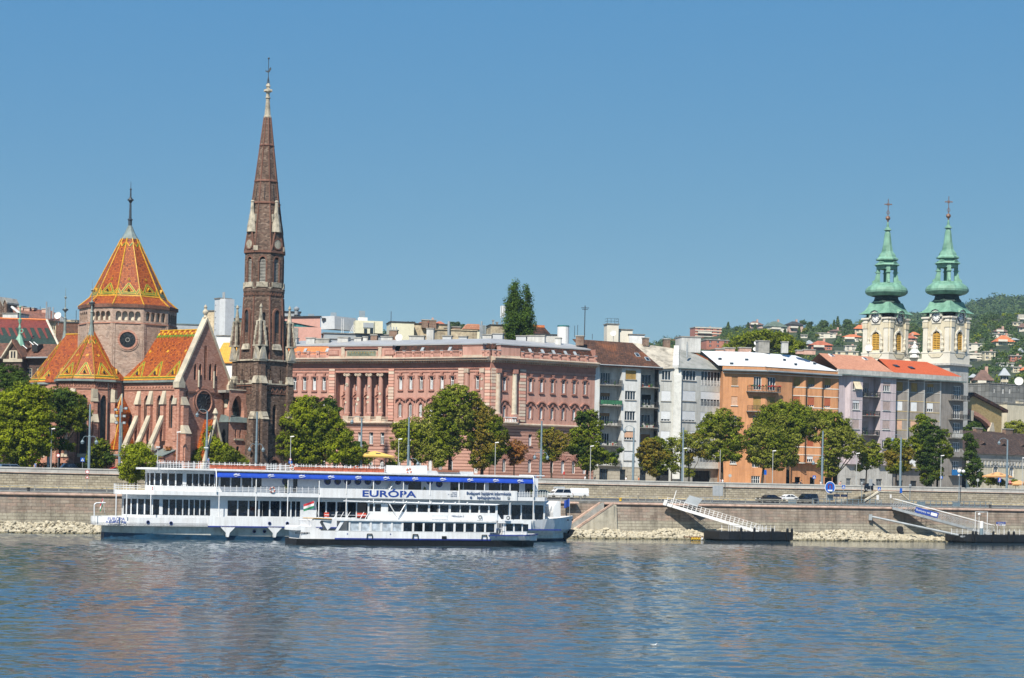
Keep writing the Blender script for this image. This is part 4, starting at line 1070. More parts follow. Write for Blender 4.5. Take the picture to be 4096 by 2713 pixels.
def front(par,fr,L,cols,R,w,quoins=(),skip=(),hood=True,recess=None,name='front_wall',gcols=None):
 hs=[];gc=cols if gcols is None else gcols
 rc=lambda c:recess and recess[0]<c<recess[1]
 for c in cols:
  for k in ('top','arch'):
   if not rc(c):hs.append((c-w,c+w,R[k][0],R[k][1])+(('r',) if k=='arch' else ()))
 for c in gc:
  hs.append((c-w*1.05,c+w*1.05,R['mid'][0],R['mid'][1]));hs.append((c-w*1.1,c+w*1.1,R['gnd'][0],R['gnd'][1],'r'))
 b=MB()
 up=[h for h in hs if h[2]>zM];lo=[h for h in hs if h[2]<=zM]
 if recess:up.append((recess[0],recess[1],zM2+.0,recess[2]))
 b.wall(0,L,zM,zCor+.2,up,m_pink,dep=.3)
 if recess:
  r0,r1,rz=recess
  b.wall(r0,r1,zM2,rz,[(c-w,c+w,R[k][0],R[k][1])+(('r',) if k=='arch' else ()) for c in cols if rc(c) for k in ('top','arch')],m_pink,t=2.0,dep=.25)
  for x in (r0,r1):b.poly([(x,0,zM2),(x,2,zM2),(x,2,rz),(x,0,rz)],m_pink)
  b.poly([(r0,0,rz),(r1,0,rz),(r1,2,rz),(r0,2,rz)],m_pinkd)
 b.wall(0,L,-.3,zM,lo,m_pinkr,t=-.08,dep=.4)
 o=b.build(name,par)
 for c in cols:
  tt=2.0 if rc(c) else 0
  window(par,c-w,c+w,*R['top'],t=tt,sill=m_pinkd);window(par,c-w,c+w,*R['arch'],t=tt,arch='r')
 for c in gc:
  window(par,c-w*1.05,c+w*1.05,*R['mid'],t=-.08,dep=.3,sill=m_pinkd);window(par,c-w*1.1,c+w*1.1,*R['gnd'],t=-.08,dep=.3,arch='r')
 for c in cols:
  d=MB()
  tt=1.98 if rc(c) else -.02
  z0,z1=R['top']
  d.box(c-w-.18,c-w,tt-.1,tt+.1,z0-.1,z1+.1,m_pinkd);d.box(c+w,c+w+.18,tt-.1,tt+.1,z0-.1,z1+.1,m_pinkd)
  d.box(c-w-.3,c+w+.3,tt-.22,tt+.1,z1+.12,z1+.28,m_pinkd);d.box(c-w-.4,c-w-.2,tt-.2,tt+.1,z1-.25,z1+.3,m_pinkd);d.box(c+w+.2,c+w+.4,tt-.2,tt+.1,z1-.25,z1+.3,m_pinkd)
  d.box(c-.24,c+.24,tt-.26,tt+.1,z1+.28,z1+.75,m_pinkd);d.box(c-.36,c+.36,tt-.3,tt+.1,z1+.7,z1+.85,m_pinkd)
  d.box(c-w-.25,c+w+.25,tt-.25,tt+.1,z0-.32,z0-.15,m_pinkd);d.box(c-w,c+w,tt-.12,tt+.1,z0-.5,z0-.32,m_pinkd)
  d.build('window_surround',par);d=MB();z0,z1=R['arch']
  d.box(c-w-.22,c-w,tt-.12,tt+.1,z0,z1-w,m_pinkd);d.box(c+w,c+w+.22,tt-.12,tt+.1,z0,z1-w,m_pinkd)
  for k in range(8):
   a0,a1=PI*k/8,PI*(k+1)/8
   pt=lambda r,q:(c+r*math.cos(q),z1-w+r*math.sin(q))
   d.extr([pt(w+.02,a0),pt(w+.3,a0),pt(w+.3,a1),pt(w+.02,a1)],tt-.14,tt+.1,m_pinkd)
   if hood and not rc(c):
    hc=z1+.15;R2=1.02
    q0,q1=rad(25+130*k/8),rad(25+130*(k+1)/8)
    h_=lambda r,q:(c+r*math.cos(q),hc-.2+r*math.sin(q)*.95)
    d.extr([h_(R2,q0),h_(R2+.24,q0),h_(R2+.24,q1),h_(R2,q1)],tt-.42,tt+.1,m_pinkd)
  if hood and not rc(c):d.box(c-.2,c+.2,tt-.25,tt+.1,z1+.1,z1+.75,m_pinkd)
  if rc(c) or not hood:
   zp=z1+.9
   d.box(c-w-.45,c+w+.45,tt-.3,tt+.1,zp,zp+.18,m_pinkd)
   d.extr([(c-w-.5,zp+.2),(c+w+.5,zp+.2),(c,zp+.95)],tt-.12,tt+.1,m_pinkd)
   for s_ in (-1,1):d.extr([(c+s_*(w+.6),zp+.15),(c+s_*(w+.6),zp+.32),(c,zp+1.15),(c,zp+.95)],tt-.35,tt+.1,m_pinkd)
   for s_ in (-1,1):d.box(c+s_*(w+.25)-.12,c+s_*(w+.25)+.12,tt-.25,tt+.1,z1-.5,zp,m_pinkd)
  d.build('window_surround',par)
 for c in gc:
  d=MB()
  z1=R['gnd'][1]
  for q in (-50,-25,0,25,50):
   a_=rad(90+q);r0_,r1_=w*1.2,w*1.2+1.0
   x0,y0,x1,y1=c+r0_*math.cos(a_),z1-w+r0_*math.sin(a_),c+r1_*math.cos(a_),z1-w+r1_*math.sin(a_)
   d.extr([(x0-.12,y0),(x0+.12,y0),(x1+.2,y1),(x1-.2,y1)],-.16,0,m_pinkd)
  d.build('arch_stones',par)
 for (a,b_) in quoins:q=MB();q.box(a,b_,-.32,.1,zM2,zCor-1.6,m_quoin);q.build('quoin',par)
 c_=MB()
 e0,e1=-.05,L+.05
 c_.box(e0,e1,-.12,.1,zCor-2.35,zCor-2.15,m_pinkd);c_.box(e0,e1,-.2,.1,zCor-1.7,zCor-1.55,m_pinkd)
 c_.box(e0,e1,-.15,.1,zCor-1.55,zCor-.5,m_pinkd)  # darker frieze colour: soot stain, with part of the cornice shade painted in
 c_.prof([(0,zCor-.5),(-.25,zCor-.5),(-.35,zCor-.2),(-1.4,zCor-.1),(-1.45,zCor+.15),(-1.7,zCor+.3),(-1.7,zCor+.42),(0,zCor+.75)],e0,e1,m_corn)
 n=int(L/.55)
 for k in range(n):x=L*(k+.5)/n;c_.box(x-.12,x+.12,-.8,-.2,zCor-.5,zCor-.17,m_corn)
 c_.prof([(0,zM-.3),(-.4,zM-.25),(-.75,zM),(-.75,zM+.18),(-.3,zM+.3),(0,zM+.3)],e0,e1,m_corn)
 c_.build('cornice',par)
 return o
def mansard(par,L,parts,tl=0,tr=0,hi=4.4,back=10,tilemat=None):
 m_=MB();T=tilemat or m_rooft
 zb,zt_=zCor+.9,zCor+3.2
 m_.poly([(tl,.5,zb),(L+tr,.5,zb),(L+tr,1.8,zt_),(tl,1.8,zt_)],T)
 m_.build('mansard_roof',par)
def attic(par,L,segs):
 zb=zCor+.7
 a=MB()
 for sg in segs:
  if sg[0]=='b':
   s0,s1=sg[1:3];n=max(1,round((s1-s0)/2.3))
   for k in range(n+1):
    x=s0+(s1-s0)*k/n;a.box(x-.3,x+.3,-.75,-.2,zb-.3,zb+1.15,m_pink);a.box(x-.34,x+.34,-.8,-.15,zb+1.1,zb+1.22,m_zinc)
    a.ball((x,-.78,zb+.7),.2,m_pinkd,6,4)
   for k in range(n):
    x0,x1=s0+(s1-s0)*k/n+.3,s0+(s1-s0)*(k+1)/n-.3;baluster_run(a,x0,x1,-.62,-.36,zb,zb+1.12,m_pink,n=6)
  else:
   s0,s1,h=sg[1:4]
   a.box(s0,s1,-.7,.6,zb-.3,zb+h,m_pink);a.box(s0-.15,s1+.15,-.95,.7,zb+h,zb+h+.18,m_zinc)
   a.box(s0-.05,s1+.05,-.85,.6,zb+h-.2,zb+h,m_pinkd);a.box(s0,s1,-.8,.6,zb-.3,zb+.2,m_corn)
 return a.build('balustrade',par)
pa=sec('south_front',FA,LAs)
colA=cols_of(FA,(1180,1219,1258,1297,1367,1411.5,1456,1501,1546),1535)
rA0,rA1=FA.s(1340,1580),FA.s(1552+3,1580);zRec=FA.z(1440,1489)
gA=cols_of(FA,(1180,1219,1258,1297,1345,1393,1440,1485,1530),1750)
front(pa,FA,LAs,colA,RA,.40,quoins=((FA.s(1318,1550),rA0-.0),(FA.s(1556,1550),LAs-.2)),recess=(rA0+.1,rA1-.1,zRec),gcols=gA)
co_=MB()
for u in (1385,1430,1473,1518):
 c=MB();x=FA.s(u+0,1580);z0=zM2+1.1
 c.lathe(x,.55,[(.62,z0),(.62,z0+.3),(.52,z0+.4),(.50,z0+4),(.43,zRec-.9),(.46,zRec-.8)],m_pink,14)
 c.box(x-.62,x+.62,0,1.15,z0-.3,z0,m_pinkd);c.box(x-.6,x+.6,.02,1.1,zRec-.2,zRec,m_pinkd)
 for s_ in (-1,1):c.M=None;c.ring((x+s_*.45,zRec-.5),.05,.28,m_corn,-.1,1.15,8)
 c.box(x-.45,x+.45,.05,1.05,zRec-.85,zRec-.2,m_corn)
 for k in range(3):
  zz=rnd.uniform(z0+1,zRec-2);c.disc((x+rnd.uniform(-.15,.15),zz),rnd.uniform(.2,.38),m_peel,.0,.3,7)
 c.build('column',pa)
b=MB()
pr=rA0
for (a_,b_) in ((1385,1430),(1430,1473),(1473,1518)):
 baluster_run(b,FA.s(a_,1680)+.55,FA.s(b_,1680)-.55,-.3,0,zM+.3,zM+1.25,m_corn,n=5)
for u in (1385,1430,1473,1518):x=FA.s(u,1680);b.box(x-.6,x+.6,-.42,0,zM+.2,zM+1.4,m_corn)
b.box(FA.s(1340,1680),FA.s(1385,1680)-.6,-.3,0,zM+.3,zM+1.2,m_pinkd)
baluster_run(b,FA.s(1518,1680)+.6,rA1,-.3,0,zM+.3,zM+1.25,m_corn,n=5)
b.build('balustrade',pa)
s1,s2=FA.s(1322,1400),FA.s(1576,1400)
at=attic(pa,LAs,(('b',0.2,s1-.3),('w',s1,s2,2.15)))
b=MB();p0,p1=FA.s(1390,1410,-.7),FA.s(1504,1410,-.7);z0=zCor+.95
b.box(p0,p1,-.82,-.6,z0,z0+.95,m_bronze);b.box(p0-.25,p1+.25,-.78,-.6,z0-.25,z0+1.15,m_corn);b.box(p0-.6,p1+.6,-1.1,-.6,z0+1.4,z0+1.55,m_pinkd)
for k in range(9):x=p0+(p1-p0)*(k+1)/10;b.ball((x,-.82,z0+.6),.1,m_yel,5,3)
for x in (p0-1.3,p1+.5):b.box(x,x+.8,-.9,-.6,z0-.4,z0+1.7,m_corn)
for x in (p0-4.2,p1+1.9):b.box(x,x+2.3,-.82,-.7,z0+.1,z0+1.2,m_pinkd);b.box(x+.25,x+2.05,-.86,-.7,z0+.3,z0+1.0,m_pink)
b.build('inscription_panel',at)
mansard(pa,s1,None,tilemat=m_roofo);
pb=sec('middle_front',FB,LBs)
colB=cols_of(FB,(1603,1644,1685.5,1727,1768.5,1810,1910),1535)
RB=rows(FB,1686,{'top':(1507,1558),'arch':(1612,1668),'mid':(1727,1774),'gnd':(1836,1890)})
front(pb,FB,LBs,colB,RB,.40,quoins=((FB.s(1834,1600),FB.s(1856,1600)),(FB.s(1941,1600),LBs)))
for u in (1870,1932):
 c=MB();x=FB.s(u,1600);z0=zM2+1.0;zR_=zCor-1.7
 c.lathe(x,-.25,[(.55,z0),(.5,z0+.3),(.47,z0+4),(.42,zR_-.8)],m_pink,12);c.box(x-.6,x+.6,-.8,.1,z0-1.2,z0,m_corn);c.box(x-.5,x+.5,-.75,.1,zR_-.8,zR_,m_corn)
 for k in range(3):c.disc((x+rnd.uniform(-.1,.1),rnd.uniform(z0+1,zR_-2)),rnd.uniform(.2,.35),m_peel,-.75,-.3,7)
 c.build('column',pb)
s1=FB.s(1858,1410)
attic(pb,LBs,(('b',.2,s1-.4),('w',s1,FB.s(1938,1410),2.2),('b',FB.s(1940,1410),LBs-.3)))
mansard(pb,LBs,None)
pc=sec('north_front',FC,LCs)
colC=cols_of(FC,(2018,2122,2166,2210,2254,2297,2340),1540)
gC=cols_of(FC,(2018,2120,2165,2209,2253,2296,2339),1765)
front(pc,FC,LCs,colC,RC,.40,quoins=((.0,FC.s(1983,1600)),(FC.s(2075,1600),FC.s(2099,1600))),gcols=gC)
for u in (1992,2058):
 c=MB();x=FC.s(u,1600,-.4);z0=zM2+1.3;zR_=zCor-1.7
 c.lathe(x,-.35,[(.6,z0),(.52,z0+.3),(.5,z0+4),(.43,zR_-.8)],m_corn if u<2000 else m_peel,12);c.box(x-.65,x+.65,-1.0,.1,z0-1.6,z0,m_pink);c.box(x-.5,x+.5,-.85,.1,zR_-.8,zR_,m_pinkd)
 c.build('column',pc)
b=MB();baluster_run(b,FC.s(2006,1690),FC.s(2052,1690),-1.3,-1.0,zM+.4,zM+1.4,m_white,n=7);b.box(FC.s(2000,1690),FC.s(2056,1690),-1.4,0,zM+.2,zM+.42,m_corn);b.build('balcony',pc)
s1=FC.s(2078,1410)
b_=attic(pc,LCs,(('b',.3,FC.s(1990,1410)),('w',FC.s(1994,1410),s1-.3,2.2),('b',s1+.3,LCs-.4)))
mansard(pc,LCs,None)
tp_=MB();zt_=zCor+3.2
def wl(fr,s,t):q=fr.o+fr.d*s+fr.n*t;return (q.x-PB[0],q.y-PB[1])
def off_line(t):
 fs=(FA,FB,FC);out=[wl(FA,-.1,t)]
 for f1,f2 in ((FA,FB),(FB,FC)):
  p1=f1.o+f1.n*t;p2=f2.o+f2.n*t;den=f1.d.x*f2.d.y-f1.d.y*f2.d.x;k=((p2-p1).x*f2.d.y-(p2-p1).y*f2.d.x)/den
  q=p1+f1.d*k;out.append((q.x-PB[0],q.y-PB[1]))
 return out+[wl(FC,LCs+.1,t)]
oa,ob=off_line(1.6),off_line(9)
for i in range(3):
 tp_.hexa([(*oa[i],zt_-.1),(*oa[i+1],zt_-.1),(*ob[i+1],zt_+1.3),(*ob[i],zt_+1.3)],[(*oa[i],zt_+.12),(*oa[i+1],zt_+.12),(*ob[i+1],zt_+1.55),(*ob[i],zt_+1.55)],m_slab)
tp_.build('roof_deck',palace)
for (fr,par,L,us) in ((FA,pa,LAs,(1222,1310)),(FB,pb,LBs,(1690,1800)),(FC,pc,LCs,(2120,2170,2214,2262,2300))):
 for u in us:
  k=MB();s_=fr.s(u,1400,1);zb=zCor+1.7
  k.hexa([(s_-.3,.6,zb),(s_+.3,.6,zb),(s_+.3,1.3,zb+.8),(s_-.3,1.3,zb+.8)],[(s_-.3,.5,zb+.15),(s_+.3,.5,zb+.15),(s_+.3,1.2,zb+.95),(s_-.3,1.2,zb+.95)],m_zinc)
  k.build('roof_light',par)
bk=MB()
for (fr,L) in ((FA,LAs),(FB,LBs),(FC,LCs)):
 p=[wl(fr,0,2.6),wl(fr,L,2.6),wl(fr,L,9),wl(fr,0,9)]
 bk.slab(p,-.3,zt_,m_int)
e=[wl(FC,LCs,0),wl(FC,LCs,9)];bk.poly([(*e[0],-.3),(*e[1],-.3),(*e[1],zt_),(*e[0],zt_)],m_pinkd)
bk.build('core',palace)
# ================================================================ apartment houses right of the palace
m_shp=pm('satellite_white',(0.7,0.7,0.68),rough=0.5,var=0.05)
def railing(mb,s0,s1,t,z0,z1,mat,n=None,rails=4,post=.03,t2=None,slats=False):
 n=n or max(3,int((s1-s0)/.8))
 for k in range(n+1):
  x=s0+(s1-s0)*k/n;mb.box(x-post,x+post,t-post,t+post,z0,z1,mat)
 if slats:
  m=int((s1-s0)/.16)
  for k in range(m):x=s0+(s1-s0)*(k+.5)/m;mb.box(x-.018,x+.018,t-.018,t+.018,z0+.1,z1,mat)
 for k in range(rails):
  z=z0+(z1-z0)*(k+1)/rails;mb.box(s0,s1,t-.025,t+.025,z-.05,z,mat)
 if t2 is not None:
  for x in (s0,s1):
   for k in range(rails):z=z0+(z1-z0)*(k+1)/rails;mb.box(x-.025,x+.025,t,t2,z-.05,z,mat)
def balcony(par,s0,s1,t,tb,z,mat=None,rm=None,h=1.0,rails=4,slats=False,panel=None,flowers=None,M=None,wallside=None):
 b=MB();b.M=M;mat=mat or m_concd;rm=rm or m_dark
 b.box(s0,s1,t,tb,z-.18,z,mat)
 railing(b,s0+.03,s1-.03,t+.05,z,z+h,rm,rails=rails,t2=tb,slats=slats)
 if panel:b.box(s0+.05,s1-.05,t+.02,t+.045,z+.15,z+h-.05,panel)
 if flowers:
  for _ in range(int((s1-s0)*6)):
   x=rnd.uniform(s0,s1);rock(b,(x,t-.05+rnd.uniform(-.08,.08),z+h+rnd.uniform(-.12,.12)),rnd.uniform(.08,.16),rnd.choice(flowers))
 return b.build('balcony',par)
m_flr=pm('geranium_red',(0.50,0.03,0.03),rough=0.7,var=0.2);m_flg=pm('geranium_leaf',(0.05,0.12,0.03),rough=0.7,var=0.3)
m_clut=[pm('clutter_a',(0.1,0.12,0.3),var=.2),pm('clutter_b',(0.45,0.1,0.06),var=.2),pm('clutter_c',(0.4,0.4,0.36),var=.2),m_flg]
def clutter(par,s0,s1,t0,t1,z,n=4):
 for _ in range(n):
  b=MB();x=rnd.uniform(s0+.3,s1-.3);y=rnd.uniform(t0+.2,t1-.2);b.lathe(x,y,[(.14,z),(.2,z+rnd.uniform(.3,.5))],rnd.choice(m_clut),6)
  rock(b,(x,y,z+.6),rnd.uniform(.15,.3),rnd.choice((m_flg,m_flg,m_clut[2])));b.build('balcony_pot',par)
def prism_roof(par,pts,mat,name='roof',th=.15,fr=None):
 r=MB();lo=[(p[0],p[1],p[2]-th) for p in pts];n=len(pts)
 r.mesh(list(pts)+lo,[tuple(range(n)),tuple(range(2*n-1,n-1,-1))]+[(i,i+n,(i+1)%n+n,(i+1)%n) for i in range(n)],mat)
 return r.build(name,par)
def chimney(par,fr,u0,v0,u1,v1,t,mat,cap=None,d=1.0,base=None,name='chimney',pots=0):
 a=fr.rect(u0,v0,u1,v1,t);b=MB()
 b.box(a[0],a[1],t,t+d,(a[2] if base is None else base),a[3]-.15,mat)
 b.box(a[0]-.12,a[1]+.12,t-.12,t+d+.12,a[3]-.2,a[3],cap or m_conc)
 for k in range(pots):x=a[0]+(a[1]-a[0])*(k+.5)/pots;b.tube((x,t+d/2,a[3]),(x,t+d/2,a[3]+.7),.13,m_zinc,6)
 return b.build(name,par)
def skylight(par,x,t,z,sl,w=.9,h=1.1,open_=True,mat=None):
 b=MB();b.hexa([(x-w/2,t,z),(x+w/2,t,z),(x+w/2,t+h,z+sl*h),(x-w/2,t+h,z+sl*h)],[(x-w/2,t-.1,z+.2),(x+w/2,t-.1,z+.2),(x+w/2,t+h-.1,z+sl*h+.2),(x-w/2,t+h-.1,z+sl*h+.2)],mat or m_zinc)
 b.hexa([(x-w/2+.12,t+.0,z+.2),(x+w/2-.12,t+.0,z+.2),(x+w/2-.12,t+h-.25,z+sl*(h-.2)+.2),(x-w/2+.12,t+h-.25,z+sl*(h-.2)+.2)],[(x-w/2+.12,t-.02,z+.26),(x+w/2-.12,t-.02,z+.26),(x+w/2-.12,t+h-.27,z+sl*(h-.2)+.26),(x-w/2+.12,t+h-.27,z+sl*(h-.2)+.26)],g_win)
 return b.build('skylight',par)
def flatspec(fr,t,vs,u):return [(fr.z(u,b,t),fr.z(u,a,t)) for a,b in vs]
DW=427.0
def nextfr(u1,u2,ang,prev):
 f=Fr(prev.x,prev.y,rad(ang),ZS);L=f.s(u2,1700);return f,L,f.o+f.d*L
m_wr=pm('white_render',(0.66,0.67,0.66),rough=0.9,var=0.07,scale=0.5);m_wrs=pm('off_white_render',(0.58,0.58,0.56),rough=0.9,var=0.1,scale=0.6)
m_brown=blocks('brown_tiles',[(0.06,0.035,0.028),(0.15,0.07,0.045),(0.10,0.05,0.035),(0.20,0.09,0.05)],0.4,0.38,(0.05,0.03,0.02),joint=0.04,stain=(0.24,0.085,0.035),weather=0.3,wscale=0.25,bump=0.6)
pv=xC.to_2d()
FW,LW,pv=nextfr(2381,2630,24,pv)
wh=thing('white_apartment_house','white five storey apartment house with side balconies and dark brown tiled roof','building',FW)
eW=FW.z(2500,1466)
bay0,bay1=FW.s(2485,1650),FW.s(2560,1650);l0=FW.s(2397,1650)
vw=((1482,1518),(1564,1600),(1645,1682),(1725,1760),(1804,1842))
b=MB();zg=FW.z(2500,1868)
wz=flatspec(FW,-0.0,vw,2520);w0,w1=FW.s(2500,1600),FW.s(2543,1600)
b.wall(bay0,bay1,zg,eW,[(w0,w1,a,c) for a,c in wz],m_wr,t=0,dep=.25)
b.wall(-.05,l0,zg,eW,[],m_wr)
rc=1.6
dz=[(FW.z(2500,v+48),FW.z(2500,v+4)) for v in (1488,1570,1650,1730,1812)]
dl0,dl1=FW.s(2401,1600,rc),FW.s(2440,1600,rc);dr0,dr1=FW.s(2566,1600,rc),FW.s(2604,1600,rc)
b.wall(l0,bay0,zg,eW,[(dl0,dl1,a,c) for a,c in dz],m_wrs,t=rc,dep=.2);b.wall(bay1,LW,zg,eW,[(dr0,dr1,a,c) for a,c in dz],m_wrs,t=rc,dep=.2)
for x in (l0,bay0,bay1):b.poly([(x,0,zg),(x,rc,zg),(x,rc,eW),(x,0,eW)],m_wr)
b.poly([(bay0,0,zg),(bay1,0,zg),(bay1,rc,zg),(bay0,rc,zg)],m_wr)
b.poly([(LW,rc,zg),(LW,12,zg),(LW,12,eW),(LW,rc,eW)],m_wr);b.box(0.1,LW-.1,rc+.3,11,-1,eW,m_int)
b.build('front_wall',wh)
b=MB();m_base=blocks('base_ashlar',[(0.40,0.36,0.29),(0.46,0.42,0.34)],1.4,.7,(0.25,0.22,0.18),weather=.2)
gh=[(FW.s(a,1890),FW.s(c,1890),-.1,zg-.5) for a,c in ((2398,2432),(2480,2503),(2560,2585))]
b.wall(0,LW,-.5,zg,gh,m_base,t=.05,dep=.3);b.build('ground_floor_wall',wh)
for h in gh:window(wh,*h,t=.05,dep=.25,style='bars',bars=2,fm=m_dark)
shs=((m_sh_ochre,1.0),(None,0),(None,0),(m_sh_pk,.72),(m_sh_wh,1))
for (a,c),(sm,sf) in zip(wz,shs):window(wh,w0,w1,a,c,dep=.2,style='bars',bars=3,sill=m_conc,shut=sm,sf=sf)
for i,(a,c) in enumerate(dz):
 window(wh,dl0,dl1,a,c,t=rc,dep=.15,style='bars',bars=3,shut=None if i in (0,3) else m_sh_br,sf=.3);window(wh,dr0,dr1,a,c,t=rc,dep=.15,style='bars',bars=2,shut=(None,m_int,None,m_sh_br,None)[i],sf=(0,.45,0,.9,0)[i])
for i,v in enumerate((1540,1621,1701,1782,1862)):
 z=FW.z(2440,v);balcony(wh,l0-.05,bay0-.05,-.55,rc,z,h=1.0,rm=m_dark,panel=pm('green_board',(0.04,0.16,0.08)) if i==1 else None);clutter(wh,l0,bay0,-.4,rc,z,3)
 z=FW.z(2590,v+9);balcony(wh,bay1+.02,LW-.02,-.5,rc,z,h=1.1,rm=m_dark);clutter(wh,bay1,LW,-.4,rc,z,3)
m_gr=pm('grey_render',(0.52,0.53,0.51),rough=0.9,var=0.12,scale=0.4,c2=(0.42,0.42,0.39));m_grl=pm('pale_pilaster',(0.66,0.66,0.62),rough=0.9,var=0.1)
m_slate=pm('grey_shingle',(0.30,0.30,0.28),rough=0.8,var=0.2,scale=0.8,c2=(0.22,0.23,0.2));m_slate2=pm('mossy_sheet',(0.42,0.38,0.31),rough=0.8,var=0.3,scale=0.7)
p_w=pv.copy()
FG,LG1,p1=nextfr(2630,2716,14,pv);FH,LG2,pv2=nextfr(2716,2893,37,p1)
gy=thing('grey_apartment_house','plain light grey apartment house with white roller blinds and grey sheet roof','building',FG)
eG=FG.z(2660,1470)
toG=Matrix.Translation((*((p1-FG.o).dot(FG.d),(p1-FG.o).dot(FG.n)),0)) @ Matrix.Rotation(FH.a-FG.a,4,'Z')
vg=((1482,1521),(1564,1604),(1645,1685),(1725,1764),(1804,1842))
zg2=FG.z(2680,1866)
z1=flatspec(FG,0,vg,2662);a0,a1=FG.s(2645,1600),FG.s(2682,1600)
b=MB();b.wall(0,LG1,zg2,eG,[(a0,a1,a,c) for a,c in z1],m_gr,dep=.15)
b.box(FG.s(2691,1600),LG1+.2,-.5,.1,zg2-2.5,eG-1.4,m_grl)
b.extr([(FG.s(2691,1600),eG-1.4),(LG1+.2,eG-1.4),(LG1+.1,eG),(FG.s(2697,1600),eG)],-.3,.1,m_grl)
b.M=toG
z2=flatspec(FH,0,((1482,1522),(1564,1604),(1645,1686),(1725,1764),(1805,1842)),2755);z3=flatspec(FH,0,((1486,1545),(1568,1626),(1650,1706),(1730,1786),(1808,1850)),2840)
c0,c1,c2,c3=FH.s(2729,1600),FH.s(2782,1600),FH.s(2803,1600),FH.s(2880,1600)
b.wall(0,LG2,zg2,eG,[(c0,c1,a,c) for a,c in z2]+[(c2,c3,a,c) for a,c in z3],m_gr,dep=.15)
b.poly([(LG2,0,zg2),(LG2,10,zg2),(LG2,10,eG),(LG2,0,eG)],m_gr)
b.wall(-.2,LG2,-.5,zg2,[(FH.s(2778,1890),FH.s(2850,1890),-.2,zg2-.7)],m_conc,t=.6,dep=.5);b.box(0,LG2,1,9,-.5,eG-.1,m_int)
b.box(-.1,LG2,-.3,.6,zg2-.25,zg2,m_gr);b.M=None;b.wall(0,LG1,-.5,zg2,[(a0-.3,a1,.1,zg2-.6)],m_gr,t=.1)
b.box(.1,LG1,1,9,-.5,eG-.1,m_int)
b.build('front_wall',gy)
for i,(a,c) in enumerate(z1):window(gy,a0,a1,a,c,dep=.1,style='bars',bars=2,shut=(None,m_sh_wh,m_sh_wh,m_sh_wh,m_sh_wh)[i],sf=(0,1,.8,1,.5)[i],sill=m_conc)
for i,(a,c) in enumerate(z2):window(gy,c0,c1,a,c,dep=.1,style='bars',bars=3,shut=(None,m_sh_wh,m_sh_wh,m_sh_wh,m_sh_wh)[i],sf=(0,1,.86,1,.5)[i],sill=m_conc,M=toG)
for i,(a,c) in enumerate(z3):
 window(gy,c2,c3,a,c,dep=.1,style='bars',bars=5,shut=(None,m_sh_wh,m_sh_wh,m_sh_wh,m_sh_wh)[i],sf=(0,.52,.6,1,.4)[i],M=toG)
 w=MB();w.M=toG;railing(w,c2+.05,c3-.05,-.03,a+.05,a+(c-a)*.38,m_white if i<1 else m_steel,slats=True,rails=2);w.build('window_rail',gy)
window(gy,FH.s(2778,1890),FH.s(2850,1890),-.2,zg2-.7,t=.6,dep=.4,style='bars',bars=4,fm=m_dark,M=toG)
def rpts(fr,lst):return [(*fr.sz(u,v,t)[:1],t,fr.sz(u,v,t)[1]) for u,v,t in lst]
prism_roof(wh,rpts(FW,((2392,1462,-.6),(2652,1477,-.6),(2530,1372,7.5),(2290,1356,7.5),(2315,1390,5),(2392,1462,-.6))[:4]),m_brown)
g_=MB();s_=FW.s(2650,1470);g_.tube((-.3,-.65,eW+.1),(LW+.6,-.65,eW+.02),.13,m_zinc,6);g_.build('gutter',wh)
g_=MB();x_=LW-.15;g_.tube((x_,-.2,eW),(x_,-.2,-.3),.09,m_dark,6);g_.build('rain_pipe',wh)
for u,v in ((2414,1417),(2550,1424),(2590,1440)):
 t=7.5*(1470-v)/100;x,z=FW.sz(u,v,t);skylight(wh,x,t-.4,z-.35,.72)
prism_roof(gy,rpts(FG,((2640,1474,-.4),(2697,1471,-.4),(2697,1394,8),(2530,1371,8))),m_slate2)
b=MB();q=rpts(FG,((2690,1471,-.3),(2715,1471,-.3),(2716,1392,8.2),(2696,1392,8.2)));b.hexa([(x,t,z-.3) for x,t,z in q],[(x,t,z+.5) for x,t,z in q],m_wrs);b.build('fire_wall',gy)
b=MB();b.M=toG;q=rpts(FH,((2712,1472,-.5),(2912,1481,-.5),(2775,1412,6.5),(2718,1397,6.5)))
b.hexa([(x,t,z-.15) for x,t,z in q],q,m_slate);b.tube((q[0][0],-.55,q[0][2]-.05),(q[1][0],-.55,q[1][2]-.05),.12,m_zincd,6)
b.tube((q[1][0],q[1][1],q[1][2]+.1),(q[2][0],q[2][1],q[2][2]+.1),.12,m_tile,5)
b.poly([q[1],(q[1][0],9,q[1][2]),(q[2][0],9,q[2][2]),q[2]],m_slate)
b.build('roof',gy)
def gchim(par,u0,v0,u1,v1,t,mat,**k):return chimney(par,FG,u0,v0,u1,v1,t,mat,**k)
m_cbr=blocks('chimney_brick',[(0.20,0.11,0.08),(0.34,0.22,0.16),(0.28,0.16,0.11)],.5,.25,(.25,.2,.16),stain=(.15,.12,.1),weather=.3)
gchim(gy,2574,1350,2596,1384,7,m_cbr);gchim(gy,2657,1354,2681,1392,8,m_cbr)
gchim(gy,2726,1346,2803,1410,9,m_wrs,d=4,name='stair_tower')
b=MB();x,z=FG.sz(2748,1425,4);b.tube((x,4,z-.3),(x,4,z+2.4),.22,m_steel,8);b.tube((x,4,z+2.4),(x,4,z+2.9),.1,m_steel,6);b.build('flue',gy)
m_or=pm('orange_render',(0.59,0.29,0.14),rough=0.9,var=0.06,scale=0.4,c2=(0.50,0.24,0.12));m_orw=pm('orange_house_trim',(0.68,0.66,0.60),rough=0.8,var=0.06)
m_silver=pm('white_sheet_roof',(0.62,0.64,0.66),rough=0.55,var=0.05,scale=0.2)
p_o=P(2893,1490,438).to_2d()
